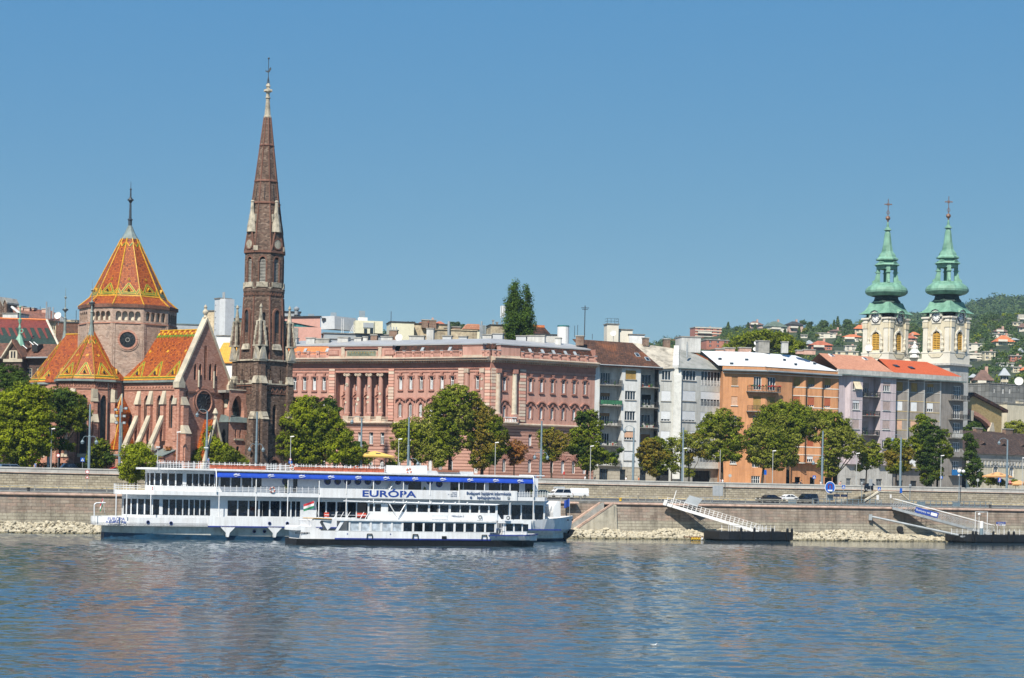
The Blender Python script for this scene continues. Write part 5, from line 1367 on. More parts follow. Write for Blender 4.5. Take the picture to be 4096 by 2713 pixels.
FO,LO1,p1=nextfr(2893,3059,8,p_o);FP,LO2,pO=nextfr(3059,3352,35,p1)
og=thing('orange_apartment_house','orange apartment house with white roof and flower balconies wrapping its corner','building',FO)
toP=Matrix.Translation((LO1,0,0)) @ Matrix.Rotation(FP.a-FO.a,4,'Z')
eO=FO.z(3040,1488)
b=MB();vo=((1507,1543),(1586,1622),(1663,1700),(1745,1780),(1822,1856))
oz=flatspec(FO,0,vo,2937);o0,o1=FO.s(2925,1600),FO.s(2950,1600);d0,d1=FO.s(3013,1600),FO.s(3044,1600)
od=[(FO.z(3025,y),FO.z(3025,x)) for x,y in ((1507,1560),(1586,1640),(1663,1719),(1745,1798),(1822,1870))]
b.wall(0,LO1,-.5,eO,[(o0,o1,a,c) for a,c in oz]+[(d0,d1,a,c) for a,c in od]+[(FO.s(3005,1900),FO.s(3040,1900),.3,2.6)],m_or,dep=.2)
b.M=toP;e0,e1=FP.s(3069,1600),FP.s(3101,1600);sb0=FP.s(3168,1600);t_b=-.0
b.wall(0,sb0,-.5,eO,[(e0,e1,a,c) for a,c in od],m_or,dep=.2)
ed=[sb0,FP.s(3219,1600),FP.s(3284,1600),FP.s(3349,1600)]
zg3=FP.z(3250,1850);saw=1.3
us=((3178,3205),(3242,3270),(3306,3334));vv=((1512,1549),(1590,1628),(1668,1706),(1748,1786),(1825,1850))
pz=flatspec(FP,0,vv,3260)
MP=[]
for i in range(3):
 x0,x1=ed[i],ed[i+1];a_=math.atan2(-saw,x1-x0-.35);Lb=math.hypot(saw,x1-x0-.35)
 Mi=toP @ Matrix.Translation((x0,saw-.3,0)) @ Matrix.Rotation(a_,4,'Z');MP.append((Mi,Lb));b.M=Mi
 wc=Lb*.5
 b.wall(0,Lb,zg3,eO,[(wc-.72,wc+.72,a,c) for a,c in pz],m_or,dep=.2)
 for a,c in pz:
  b.box(0,Lb,-.06,.02,a-.28,a-.1,m_orw);b.box(0,Lb,-.05,.02,c+.14,c+.28,m_orw)
 b.M=toP;b.wall(x1-.35,x1,zg3,eO,[],m_or,t=-.3)
 b.poly([(x1,-.3,zg3),(x1,saw-.3,zg3),(x1,saw-.3,eO),(x1,-.3,eO)],m_or);b.poly([(x0,0,zg3),(x0,saw-.3,zg3),(x0,saw-.3,eO),(x0,0,eO)],m_or)
 for a,c in pz:b.box(x1-.36,x1+.03,-.36,-.3,a-.28,a-.1,m_orw);b.box(x1-.36,x1+.03,-.36,-.3,c+.14,c+.28,m_orw)
b.M=toP
b.wall(sb0,ed[3],-.5,zg3,[(FP.s(u,1880,.9),FP.s(u+22,1880,.9),.2,2.6) for u in (3180,3240,3300)],m_or,t=.9,dep=.2);b.box(sb0,ed[3],.0,1,zg3-.1,zg3+.02,m_or)
b.box(.3,ed[3],1.6,10,-.5,eO-.05,m_int);b.M=None;b.box(.1,LO1,.6,10,-.5,eO-.05,m_int)
b.poly([(0,0,0),(0,10,0),(0,10,eO),(0,0,eO)],m_or)
b.build('front_wall',og)
sO=(m_sh_br,m_sh_pk,None,m_sh_pk,None)
for i,(a,c) in enumerate(oz):window(og,o0,o1,a,c,dep=.15,style='grid',bars=2,shut=sO[i],sf=1,sill=m_orw)
for i,(a,c) in enumerate(od):
 window(og,d0,d1,a,c,dep=.15,style='bars',bars=2,shut=m_sh_ochre if i==1 else None,sf=1);window(og,e0,e1,a,c,dep=.15,style='bars',bars=2,shut=m_sh_ochre if i==1 else None,sf=1,M=toP)
window(og,FO.s(3005,1900),FO.s(3040,1900),.3,2.6,dep=.15,style='grid',bars=3)
for i in range(3):
 Mi,Lb=MP[i]
 for k,(a,c) in enumerate(pz):window(og,Lb/2-.72,Lb/2+.72,a,c,dep=.14,style='bars',bars=2,shut=(m_sh_ochre,m_sh_red,m_sh_red,m_sh_red,m_sh_wh)[k],sf=((1,.85,1,1,.6)[k] if i==0 else (.7,.82,1,1,.5)[k]),M=Mi)
for i,v in enumerate((1566,1645,1723,1802)):
 z=FO.z(3030,v);x0=FO.s(2990,v,-1);b=MB();xe=FP.s(3123,v,-1)
 q=[(x0,-1.0),(LO1+.1,-1.0),(LO1,0),(x0,0)];b.slab(q,z-.18,z,m_concd)
 q2=[toP @ Vector(p) for p in ((-.1,-1.0,0),(xe,-1.0,0),(xe,0,0),(0,0,0))];b.slab([(p.x,p.y) for p in q2],z-.18,z+.003,m_concd)
 railing(b,x0,LO1,-.95,z,z+1.1,m_dark,rails=2,slats=True);b.M=toP;railing(b,-.1,xe,-.95,z,z+1.1,m_dark,rails=2,slats=True);
 for k in range(5):b.box(xe-.04,xe,-.95+k*.22,-.9+k*.22,z,z+1.1,m_dark)
 b.M=None
 if i==0:
  for _ in range(60):
   s_=rnd.uniform(0,1);a_=s_<.45
   b.M=None if a_ else toP;x=rnd.uniform(x0,LO1) if a_ else rnd.uniform(0,xe)
   rock(b,(x,-1.05,z+1.1+rnd.uniform(-.12,.15)),rnd.uniform(.1,.2),rnd.choice((m_flr,m_flg,m_flr) if not a_ else (m_flg,m_flg,m_flr)))
 b.build('balcony',og)
rf_=MB();z0=eO
def slope_roof(b,L,ov,e,t1,rise,mat,inL=0,inR=0,bo=0.0):
 q=[(-ov+bo,-.3+bo,e),(L+ov,-.3+bo,e),(L-inR,t1,e+rise),(inL,t1,e+rise)]
 b.hexa([(x,y,z-.12) for x,y,z in q],q,mat)
b=MB();b.M=None
for (Mx,L) in ((None,LO1),(toP,LO2)):
 b.M=Mx
 b.box(-.1,L+.05,-.9,.3,eO-.05,eO+.25,m_zincd);b.box(-.15,L+.05,-1.0,-.85,eO+.1,eO+.38,m_zinc)
 b.box(-.05,L,.3,.8,eO+.2,eO+1.15,m_or)
 b.box(-.05,L,-.05,.03,eO-.45,eO-.32,m_orw)
b.build('eaves',og)
b=MB();rt=7.5;rs_h=FO.z(3053,1411,rt)-eO-1.15
q0=toP @ Vector((0,rt,0));q1=Vector((LO1,rt,0));hipx=(q0+q1)/2
zr=eO+1.15+rs_h
A_=[(-1.0,.2,eO+1.1),(LO1,.2,eO+1.1),(hipx.x,hipx.y,zr),(-1.0-2,rt,zr)]
b.poly(A_,m_silver)
c_=[toP @ Vector(p) for p in ((0,.2,eO+1.1),(LO2,.2,eO+1.1),(LO2-5.6,rt,zr))]
b.poly([c_[0],c_[1],c_[2],(hipx.x,hipx.y,zr)],m_silver);b.poly([c_[1],toP @ Vector((LO2,12,eO+1.1)),c_[2]],m_silver)
b.poly([(-3,rt,zr),(hipx.x,hipx.y,zr),c_[2],toP @ Vector((LO2,14,eO)),(-3,14,eO)],m_silver)
b.tube((LO1,.2,eO+1.15),(hipx.x,hipx.y,zr+.05),.1,m_silver,5)
b.build('roof',og)
def on_roof(u,v,fr,L,M):
 k=(1462-v)/50.0 if fr is FO else (1474-v)/50.0;t=.2+k*(rt-.2)
 return fr.s(u,v,t),t,eO+1.1+(zr-eO-1.1)*k
for (u,v,fr,M) in ((2878,1441,FO,None),(2925,1456,FO,None),(2985,1441,FO,None),(3133,1446,FP,toP),(3178,1460,FP,toP),(3253,1452,FP,toP)):
 x,t,z=on_roof(u,v,fr,0,M);s=MB();s.M=M;s.hexa([(x-.5,t-.4,z-.2),(x+.5,t-.4,z-.2),(x+.5,t+.6,z+.2),(x-.5,t+.6,z+.2)],[(x-.45,t-.3,z+.35),(x+.45,t-.3,z+.35),(x+.45,t+.5,z+.5),(x-.45,t+.5,z+.5)],m_silver);s.box(x-.35,x+.35,t-.42,t-.3,z-.1,z+.3,g_win);s.build('skylight',og)
m_pch=pm('pink_chimney',(0.52,0.33,0.26),rough=.9,var=.15)
for (u0,v0,u1,v1,t,m,d) in ((2863,1394,2897,1414,9,m_pch,1.2),(2896,1390,2940,1414,9.3,m_pch,1.2),(2957,1389,3005,1412,9,m_pch,1.2),(3188,1400,3232,1416,10,m_pch,1.2),(3216,1397,3262,1418,9.6,m_pch,1.2),(3034,1362,3078,1412,9,m_conc,2.5),(3129,1366,3153,1412,10,m_wrs,1.1)):chimney(og,FO,u0,v0,u1,v1,t,m,d=d)
m_li=pm('lilac_render',(0.54,0.46,0.48),rough=0.9,var=0.05,scale=0.4);m_gb=pm('grey_brown_render',(0.28,0.255,0.23),rough=0.9,var=0.1,scale=0.4);m_gbl=pm('light_grey_render',(0.50,0.49,0.46),rough=0.9,var=0.1)
m_salm=blocks('salmon_tiles',[(0.46,0.20,0.12),(0.60,0.30,0.19),(0.52,0.24,0.15)],.4,.38,(0.36,0.16,0.1),joint=.04,weather=.15,wscale=.4,bump=.5)
m_newt=blocks('orange_red_tiles',[(0.50,0.10,0.035),(0.57,0.13,0.045)],.4,.4,(0.42,0.08,0.03),joint=.05,weather=.08,bump=.6)
FL,LL,pL=nextfr(3352,3573,34,pO)
li=thing('lilac_apartment_house','pale lilac apartment house with recessed dark railed balconies and salmon tiled roof','building',FL)
eL=FL.z(3460,1508);zgl=FL.z(3460,1858)
l1,l2,l3,l4=FL.s(3402,1600,-.7),FL.s(3450,1600,-.7),FL.s(3522,1600,-.7),LL-.05
yz=flatspec(FL,-.7,((1526,1559),(1603,1639),(1679,1716),(1757,1792),(1832,1856)),3425);y2=flatspec(FL,-.7,((1530,1566),(1606,1642),(1683,1718),(1762,1796),(1836,1858)),3546)
b=MB();b.wall(0,l1,zgl,eL,[],m_li);a0,a1=FL.s(3411,1600,-.7),FL.s(3438,1600,-.7);a2,a3=FL.s(3532,1600,-.7),FL.s(3560,1600,-.7)
b.wall(l1,l2,zgl,eL,[(a0,a1,a,c) for a,c in yz[:4]],m_li,t=-.7,dep=.15);b.wall(l3,l4,zgl,eL,[(a2,a3,a,c) for a,c in y2[:4]],m_li,t=-.7,dep=.15)
dd=[(FL.z(3470,v),FL.z(3470,v-55),) for v in (1586,1662,1739,1813,1850)];dd[4]=(dd[4][0]+.3,dd[4][1])
g0,g1=FL.s(3451,1600,1.3),FL.s(3475,1600,1.3)
b.wall(l2,l3,zgl,eL,[(g0,g1,a,c) for a,c in dd[:4]],m_li,t=1.3,dep=.15)
b.hexa([(l1-.9,0,zgl),(l1,-.7,zgl),(l1,.1,zgl),(l1-.9,.1,zgl)],[(l1-.9,0,eL),(l1,-.7,eL),(l1,.1,eL),(l1-.9,.1,eL)],m_li)
for x in (l2,l3):b.poly([(x,-.7,zgl),(x,1.3,zgl),(x,1.3,eL),(x,-.7,eL)],m_li)
b.poly([(l4,-.7,zgl),(l4,2,zgl),(l4,2,eL),(l4,-.7,eL)],m_li);b.box(l1,l2,-.7,.5,zgl-.05,zgl,m_li);b.box(l3,l4,-.7,.5,zgl-.05,zgl,m_li)
for lst,x0,x1 in ((yz,l1,l2),(y2,l3,l4)):
 for a,c in lst[:4]:b.box(x0,x1,-.74,-.68,a-.3,a-.22,m_wrs);b.box(x0,x1,-.74,-.68,c+.12,c+.2,m_wrs)
b.wall(0,LL,-.5,zgl,[(FL.s(u,1890),FL.s(u+w_,1890),.4,2.6) for u,w_ in ((3385,20),(3440,25),(3505,24))],m_gbl,dep=.3);b.box(.1,LL-.1,2,10,-.5,eL,m_int)
b.build('front_wall',li)
m_trim=pm('mauve_blind',(0.42,0.33,0.30),rough=.7,var=.1)
for i in range(4):
 window(li,a0,a1,*yz[i],t=-.7,dep=.1,style='bars',bars=3,sill=m_wrs,shut=(m_sh_pk,m_sh_wh,m_trim,m_trim)[i],sf=(.25,.25,1,.3)[i])
 window(li,a2,a3,*y2[i],t=-.7,dep=.1,style='bars',bars=3,sill=m_wrs,shut=(m_trim,m_trim,m_trim,None)[i],sf=(.35,.95,.9,0)[i]);window(li,g0,g1,*dd[i],t=1.3,dep=.1,style='bars',bars=2,shut=m_trim,sf=(.4,.9,.5,.8)[i])
 z=dd[i][0];balcony(li,l2+.02,l3-.02,-.75,1.3,z,rm=m_dark,slats=True,rails=3,flowers=(m_flr,m_flg) if i==3 else None);clutter(li,l2,l3,-.5,1.2,z,4)
aw=MB();a,c=yz[0];aw.hexa([(a0,-.78,c-.1),(a1,-.78,c-.1),(a1+.1,-1.6,a+.1),(a0-.1,-1.6,a+.1)],[(a0,-.75,c-.05),(a1,-.75,c-.05),(a1+.1,-1.57,a+.15),(a0-.1,-1.57,a+.15)],pm('cream_awning',(0.62,0.54,0.38)));aw.build('awning',li)
for u,w_ in ((3385,20),(3440,25),(3505,24)):window(li,FL.s(u,1890),FL.s(u+w_,1890),.4,2.6,dep=.2,style='grid',bars=3,fm=m_steel)
def block_roof(par,L,e,rise,t1,mat,x0r,x1r,band=1.0,x0=-.1,x1=None,bm=None):
 x1=L if x1 is None else x1;b=MB();b.box(x0,x1,-1.35,.2,e,e+.28,m_zincd);b.box(x0,x1,.1,.6,e+.25,e+band+.25,bm or m_gbl);b.build('eaves',par)
 r=MB();q=[(x0,.2,e+band+.3),(x1,.2,e+band+.3),(x1r,t1,e+band+rise),(x0r,t1,e+band+rise)];r.hexa([(x,y,z-.12) for x,y,z in q],q,mat)
 r.poly([q[3],q[2],(x1r,15,e),(x0r,15,e)],mat);r.poly([q[1],(x1,12,e+band),q[2]],mat)
 r.build('roof',par);return q
zt_=FL.z(3380,1420,7.5)-eL-1.1
q=block_roof(li,LL,eL,zt_,7.5,m_salm,FL.s(3276,1415,7.5),FL.s(3486,1427,7.5),band=1.1)
for (u,v) in ((3326,1431),(3460,1437)):t=.2+7.3*(1488-v)/66;skylight(li,FL.s(u,v,t),t-.5,eL+1.4+(zt_-.3)*(t-.7)/7.3,(zt_-.3)/7.3,mat=m_white)
FQ,LQ,pQ=nextfr(3573,3852,35,pL)
gb=thing('grey_brown_apartment_house','dark grey-brown apartment house with corner balconies, yellow string lines and bright orange-red roof','building',FQ)
eQ=FQ.z(3700,1523);zgq=FQ.z(3700,1874)
b=MB();lead=FQ.s(3578,1600)
ed=[FQ.s(3578,1600),FQ.s(3631,1600),FQ.s(3695,1600),FQ.s(3760,1600)]
b.wall(0,ed[0],zgq,eQ,[],m_gb)
vv=((1533,1567),(1609,1645),(1685,1720),(1762,1797),(1838,1866));qz=flatspec(FQ,0,vv,3660);saw=1.3;MQ=[]
m_yl=pm('yellow_string',(0.62,0.48,0.22),rough=.8,var=.1)
for i in range(3):
 x0,x1=ed[i],ed[i+1];a_=math.atan2(-saw,x1-x0-.35);Lb=math.hypot(saw,x1-x0-.35)
 Mi=Matrix.Translation((x0,saw-.3,0)) @ Matrix.Rotation(a_,4,'Z');MQ.append((Mi,Lb));b.M=Mi;wc=Lb*.5
 b.wall(0,Lb,zgq,eQ,[(wc-.75,wc+.75,a,c) for a,c in qz],m_gb,dep=.15)
 for a,c in qz:b.box(0,Lb,-.06,.02,a-.22,a-.12,m_yl if a<qz[0][0] else m_gbl);b.box(0,Lb,-.06,.02,c+.12,c+.22,m_yl if a<qz[0][0] else m_gbl)
 b.M=None;b.wall(x1-.35,x1,zgq,eQ,[],m_gbl,t=-.3);b.poly([(x1,-.3,zgq),(x1,saw-.3,zgq),(x1,saw-.3,eQ),(x1,-.3,eQ)],m_gb)
 b.poly([(x0,0,zgq),(x0,saw-.3,zgq),(x0,saw-.3,eQ),(x0,0,eQ)],m_gb)
a0,a1=FQ.s(3814,1600),FQ.s(3842,1600);qd=[(FQ.z(3828,y),FQ.z(3828,x)) for x,y in ((1545,1598),(1621,1676),(1692,1750),(1770,1824),(1845,1898))]
b.wall(ed[3],LQ,-.5,eQ,[(a0,a1,a,c) for a,c in qd],m_gb,dep=.15)
b.poly([(LQ,0,-.5),(LQ,12,-.5),(LQ,12,eQ),(LQ,0,eQ)],m_gbl)
b.wall(0,ed[3],-.5,zgq,[(FQ.s(u,1910),FQ.s(u+25,1910),.2,2.4) for u in (3595,3650,3715)],m_gb,t=.6,dep=.3);b.box(.1,LQ-.1,2,11,-.5,eQ,m_int);b.box(0,ed[3],-.2,1,zgq-.1,zgq,m_gbl)
b.build('front_wall',gb)
for i in range(3):
 for k,(a,c) in enumerate(qz):window(gb,MQ[i][1]/2-.75,MQ[i][1]/2+.75,a,c,dep=.1,style='bars',bars=2,M=MQ[i][0],shut=(m_sh_ochre,m_sh_wh,m_sh_pk,m_sh_wh,m_sh_wh)[k],sf=((1,1,.35)[i] if k==0 else (1,1,.65)[i] if k==1 else (1,.9,.7)[i] if k==2 else (.6,1,.8)[i]))
for k,(a,c) in enumerate(qd):window(gb,a0,a1,a,c,dep=.1,style='grid',bars=3,fm=m_frame)
for u in (3595,3650,3715):window(gb,FQ.s(u,1910),FQ.s(u+25,1910),.2,2.4,t=.6,dep=.2,style='grid',bars=3,fm=m_dark)
m_bcan=pm('blue_sheet',(0.02,0.16,0.42),rough=.5,var=.15)
for i,v in enumerate((1601,1677,1752,1826,1900)):
 z=FQ.z(3830,v);x0=FQ.s(3806,v,-1);b=MB();b.box(x0,LQ+.9,-1.1,.0,z-.18,z,m_concd);b.box(LQ+.0,LQ+.9,0,3.5,z-.18,z,m_concd)
 if i<3 or i==4:railing(b,x0,LQ+.85,-1.05,z,z+1.0,m_dark,rails=3,slats=True)
 else:b.box(x0,LQ+.85,-1.08,-1.0,z,z+.95,m_gb)
 if i==2:b.box(x0,LQ+.85,-1.08,-1.0,z+.05,z+.9,m_gbl)
 for k in range(8):b.box(LQ+.82,LQ+.86,-1.05+k*.6,-1.0+k*.6,z,z+1,m_dark)
 b.box(LQ+.82,LQ+.86,-1.05,3.5,z+.95,z+1,m_dark)
 if i==4:
  for k in range(int((LQ+.9-x0)/.3)):b.box(x0+k*.3+.02,x0+k*.3+.27,-1.14,-1.09,z-.1,z+1.1,m_bcan)
  b.box(LQ+.88,LQ+.93,-1.1,3.4,z-.1,z+1.1,m_bcan)
 b.build('balcony',gb)
zt_=FQ.z(3600,1441,8)-eQ-1.1
q=block_roof(gb,LQ,eQ,zt_,8.0,m_newt,FQ.s(3515,1438,8),FQ.s(3708,1448,8),band=1.1,x1=LQ-.6)
for (u,v) in ((3585,1473),(3646,1477)):t=.2+7.8*(1500-v)/58;skylight(gb,FQ.s(u,v,t),t-.5,eQ+1.4+(zt_-.3)*(t-.7)/7.8,(zt_-.3)/7.8,mat=m_dark,w=1.2)
# ================================================================ twin towered baroque church behind the houses on the right
m_cream=pm('cream_render',(0.64,0.575,0.43),rough=0.9,var=0.08,scale=0.4);m_crmw=pm('baroque_white',(0.66,0.62,0.53),rough=0.9,var=0.06,scale=0.4)
m_cu=pm('verdigris',(0.19,0.37,0.275),rough=0.6,var=0.3,scale=0.5,c2=(0.10,0.23,0.165));m_cud=pm('dark_copper',(0.028,0.07,0.055),rough=0.6,var=0.4,scale=0.8)
m_ocl=pm('ochre_louvre',(0.62,0.36,0.06),rough=0.7,var=0.15);m_gold=pm('old_gilding',(0.22,0.13,0.09),rough=0.5,var=0.2,metal=0.3);m_num=pm('clock_black',(0.02,0.02,0.022))
TA0=rad(-46.4);axr=P(3783,1400,540);axl=P(3541,1400,547)
AF=Fr(axr.x,axr.y,TA0,ZS)
anne=thing('baroque_church','cream baroque church with two onion domed green copper towers and white clock faces','church',AF)
def zA5(v):return (vh(3783)-v)*540/F+HC-ZS
KA=540/F
def anne_tower(ox,oy,long_):
 T=bpy.data.objects.new('clock_tower',None);COL.objects.link(T);T.parent=anne;T.location=(ox,oy,0)
 h=4.0;z0,z1=zA5(1412),zA5(1257)
 ZB=zA5(1560)
 b=MB()
 for k in range(4):
  b.M=Matrix.Rotation(k*PI/2,4,'Z') @ Matrix.Translation((0,-h,0))
  b.wall(-h,h,z0,z1-.9,[(-1.15,1.15,z0+.6,zA5(1329),'r')] if k<2 or k==3 else [],m_cream,dep=.5)
  for s in (-1,1):
   b.box(s*(h-.8)-.62,s*(h-.8)+.62,-.28,.1,z0,z1-.9,m_crmw)
   b.box(s*(h-.8)-.72,s*(h-.8)+.72,-.42,.1,z1-3.6,z1-2.2,m_cream);b.box(s*(h-.8)-.78,s*(h-.8)+.78,-.5,.1,z1-2.2,z1-1.9,m_crmw)
   b.box(s*1.45-.25,s*1.45+.25,-.2,.1,z0+.3,zA5(1340),m_crmw);b.lathe(s*(h-2.0),-.4,[(.35,z0+.3),(.5,z0+.8),(.3,z0+1.6),(.45,z0+2.3),(.2,z0+3.0),(.3,z0+3.4),(.05,z0+3.9)],m_stone,7)
   b.extr([(s*1.9,z1-1.3),(s*(h+.2),z1-1.3),(s*(h+.2),z1-.9),(s*2.1,z1-.9)],-.6,.1,m_crmw)
  for j in range(8):
   a0,a1=PI*j/8,PI*(j+1)/8;c=zA5(1329)-1.15
   b.extr([(1.2*math.cos(a0),c+1.2*math.sin(a0)),(1.7*math.cos(a0),c+1.7*math.sin(a0)),(1.7*math.cos(a1),c+1.7*math.sin(a1)),(1.2*math.cos(a1),c+1.2*math.sin(a1))],-.2,.05,m_crmw)
  b.box(-.25,.25,-.35,.05,zA5(1329)+.3,zA5(1329)+1.0,m_crmw)
  zc_=zA5(1272)
  for j in range(8):
   a0,a1=PI*j/8,PI*(j+1)/8
   b.extr([(1.35*math.cos(a0),zc_+1.35*math.sin(a0)),(1.85*math.cos(a0),zc_+1.85*math.sin(a0)),(1.85*math.cos(a1),zc_+1.85*math.sin(a1)),(1.35*math.cos(a1),zc_+1.35*math.sin(a1))],-.65,.1,m_crmw)
  b.extr([(-2.0,zc_),(-1.3,zc_-1.6),(1.3,zc_-1.6),(2.0,zc_)],-.2,.1,m_crmw)
 b.M=None
 b.box(-h+.6,h-.6,-h+.6,h-.6,z0,z1,m_int)
 b.box(-h-.35,h+.35,-h-.35,h+.35,z0-.25,z0+.1,m_crmw)
 b.box(-h-.25,h+.25,-h-.25,h+.25,zA5(1458),z0-.25,m_crmw)
 for k in range(4):
  b.M=Matrix.Rotation(k*PI/2,4,'Z') @ Matrix.Translation((0,-h-.25,0));b.extr([(-2.2,z0-.5),(2.2,z0-.5),(1.2,z0-1.4),(-1.2,z0-1.4)],-.14,.05,m_cream)
 b.M=None
 b.box(-h-.7,h+.7,-h-.7,h+.7,zA5(1466),zA5(1458),m_gbl);b.box(-h-.1,h+.1,-h-.1,h+.1,-1,zA5(1466),m_gbl)
 b.build('shaft',T)
 for k in (0,1,3):
  M=Matrix.Rotation(k*PI/2,4,'Z') @ Matrix.Translation((0,-h,0))
  w=MB();w.M=M;zt=zA5(1329)
  w.box(-1.15,1.15,.4,.5,z0+.6,zt,m_int)
  for j in range(11):
   z=z0+.8+j*.44
   if z>zt-.7:break
   w.hexa([(-1.05,.1,z),(1.05,.1,z),(1.05,.35,z+.12),(-1.05,.35,z+.12)],[(-1.05,.1,z+.2),(1.05,.1,z+.2),(1.05,.35,z+.32),(-1.05,.35,z+.32)],m_ocl)
  for x in (-1.1,0,1.1):w.box(x-.07,x+.07,.05,.12,z0+.6,zt-.3,m_ocl)
  w.build('louvred_window',T)
  c=MB();c.M=M;cz=zA5(1272)
  c.disc((0,cz),1.15,m_white,-.3,-.2,20);c.ring((0,cz),1.15,1.35,m_num,-.34,-.2,20)
  for j in range(12):
   a=j*PI/6;c.tube((.72*math.cos(a),-.32,cz+.72*math.sin(a)),(1.06*math.cos(a),-.32,cz+1.06*math.sin(a)),.085,m_num,4)
  c.tube((0,-.34,cz),(-.62,-.34,cz+.35),.07,m_num,4);c.tube((0,-.34,cz),(-.1,-.34,cz+.85),.05,m_num,4)
  c.build('clock_face',T)
 r=MB()
 zz=zA5
 prof=[(7.05,zz(1255)),(6.3,zz(1250)),(5.4,zz(1240)),(4.7,zz(1225)),(4.3,zz(1211)),(4.1,zz(1208))]
 r.lathe(0,0,[(p*1.0,z) for p,z in prof],m_cu,4,PI/4)
 for k in range(4):
  r.M=Matrix.Rotation(k*PI/2,4,'Z') @ Matrix.Translation((0,-h,0));zc_=zA5(1272)
  for j in range(6):
   a0,a1=PI*j/6,PI*(j+1)/6
   r.mesh([(1.85*math.cos(a0),-.95,zc_+1.9*math.sin(a0)),(1.85*math.cos(a1),-.95,zc_+1.9*math.sin(a1)),(1.0*math.cos(a1),1.6,zc_+2.9*math.sin(a1)),(1.0*math.cos(a0),1.6,zc_+2.9*math.sin(a0))],[(0,1,2,3)],m_cu)
 r.build('skirt_roof',T)
 r.M=None;d=MB()
 d.lathe(0,0,[(3.75,zz(1209)),(3.65,zz(1204)),(3.2,zz(1196)),(3.0,zz(1184)),(3.9,zz(1181))],m_cud,8,PI/8);d.build('neck',T)
 o=MB();o.lathe(0,0,[(3.9,zz(1181)),(4.85,zz(1176)),(5.35,zz(1168)),(5.4,zz(1160)),(5.1,zz(1149)),(4.5,zz(1141)),(3.9,zz(1135)),(3.7,zz(1131)),(3.5,zz(1129))],m_cu,16,PI/16);o.build('onion_dome',T)
 l=MB();L0,L1=zz(1129),zz(1056)
 for k in range(4):
  a=PI/4+k*PI/2;ca,sa=math.cos(a),math.sin(a)
  l.M=Matrix.Rotation(a,4,'Z')
  l.box(1.75,2.6,-.45,.45,L0,L1,m_cu);l.extr([(2.5,L0),(3.7,L0),(3.6,L0+.5),(3.0,L0+.9),(2.8,L0+1.8),(2.6,L0+2.4),(2.5,L0+2.5)],-.3,.3,m_cu)
  l.box(1.6,2.9,-.6,.6,zz(1087),zz(1083),m_cu)
  l.M=Matrix.Rotation(a+PI/4,4,'Z');l.box(1.5,2.1,-1.5,1.5,zz(1072),L1,m_cu)
 l.M=None
 l.lathe(0,0,[(3.3,zz(1056)),(3.1,zz(1051)),(2.2,zz(1046)),(2.0,zz(1038)),(2.9,zz(1035)),(2.9,zz(1030)),(2.3,zz(1023)),(2.15,zz(1014)),(1.5,zz(1000)),(1.1,zz(970)),(.75,zz(925)),(.55,zz(916)),(1.0,zz(913)),(.8,zz(908)),(.35,zz(900)),(.18,zz(880))],m_cu,8,PI/8)
 for k in range(4):
  l.M=Matrix.Rotation(k*PI/2,4,'Z') @ Matrix.Translation((0,-2.2,0))
  for j in range(6):
   a0,a1=PI*j/6,PI*(j+1)/6;q=zz(1060)
   l.extr([(.8*math.cos(a0),q+.8*math.sin(a0)),(1.2*math.cos(a0),q+1.2*math.sin(a0)),(1.2*math.cos(a1),q+1.2*math.sin(a1)),(.8*math.cos(a1),q+.8*math.sin(a1))],-.5,.3,m_cu)
 l.build('lantern',T)
 f=MB();f.tube((0,0,zz(885)),(0,0,zz(868)),.16,m_gold,6,r1=.25);f.ball((0,0,zz(864)),.62,m_gold,8,6);f.tube((0,0,zz(860)),(0,0,zz(786)),.09,m_gold,5)
 f.M=Matrix.Rotation(rad(46),4,'Z')
 zc_=zz(808);f.box(-.85,.85,-.07,.07,zc_-.12,zc_+.12,m_gold)
 for a in (.8,2.3,3.9,5.5):f.tube((0,0,zc_),(.5*math.cos(a),0,zc_+.5*math.sin(a)),.06,m_gold,4)
 for s in (-1,1):f.ball((s*.85,0,zc_),.17,m_gold,5,4);f.tube((0,0,zz(850)),(s*.4,0,zz(842)),.06,m_gold,4);f.tube((s*.4,0,zz(842)),(s*.1,0,zz(833)),.06,m_gold,4)
 f.build('cross',T)
 return T
anne_tower(0,0,True)
q=axl.to_2d()-AF.o;T2=anne_tower(q.dot(AF.d),q.dot(AF.n),False)
b=MB();lx,ly=q.dot(AF.d),q.dot(AF.n)
GB=Fr(axl.x,axl.y,math.atan2(axr.y-axl.y,axr.x-axl.x),ZS);Lg=(axr-axl).length
def subpart(par,pf,name,fr,mb):
 o=mb.build(name,None,False,fr);o.parent=par
 Mx=Matrix.Translation((pf.o.x,pf.o.y,pf.z0)) @ Matrix.Rotation(pf.a,4,'Z');Mo=Matrix.Translation((fr.o.x,fr.o.y,fr.z0)) @ Matrix.Rotation(fr.a,4,'Z')
 L_=Mx.inverted() @ Mo;o.location=L_.translation;o.rotation_euler=L_.to_euler();return o
zb_=GB.z(3650,1428,1)
b.box(3,Lg-3,1,6,-1,zb_-.4,m_crmw);baluster_run(b,4,Lg-4.5,.9,1.3,zb_-.4,zb_+.9,m_conc,n=14)
b.lathe(GB.s(3653,1420),1.2,[(1.3,zb_-.2),(1.1,zb_+.6),(1.5,zb_+1.0),(.8,zb_+1.9),(.9,zb_+2.4),(.3,zb_+3.2),(.38,zb_+3.6),(.05,zb_+4.0)],m_white,7)
subpart(anne,AF,'nave_front',GB,b)
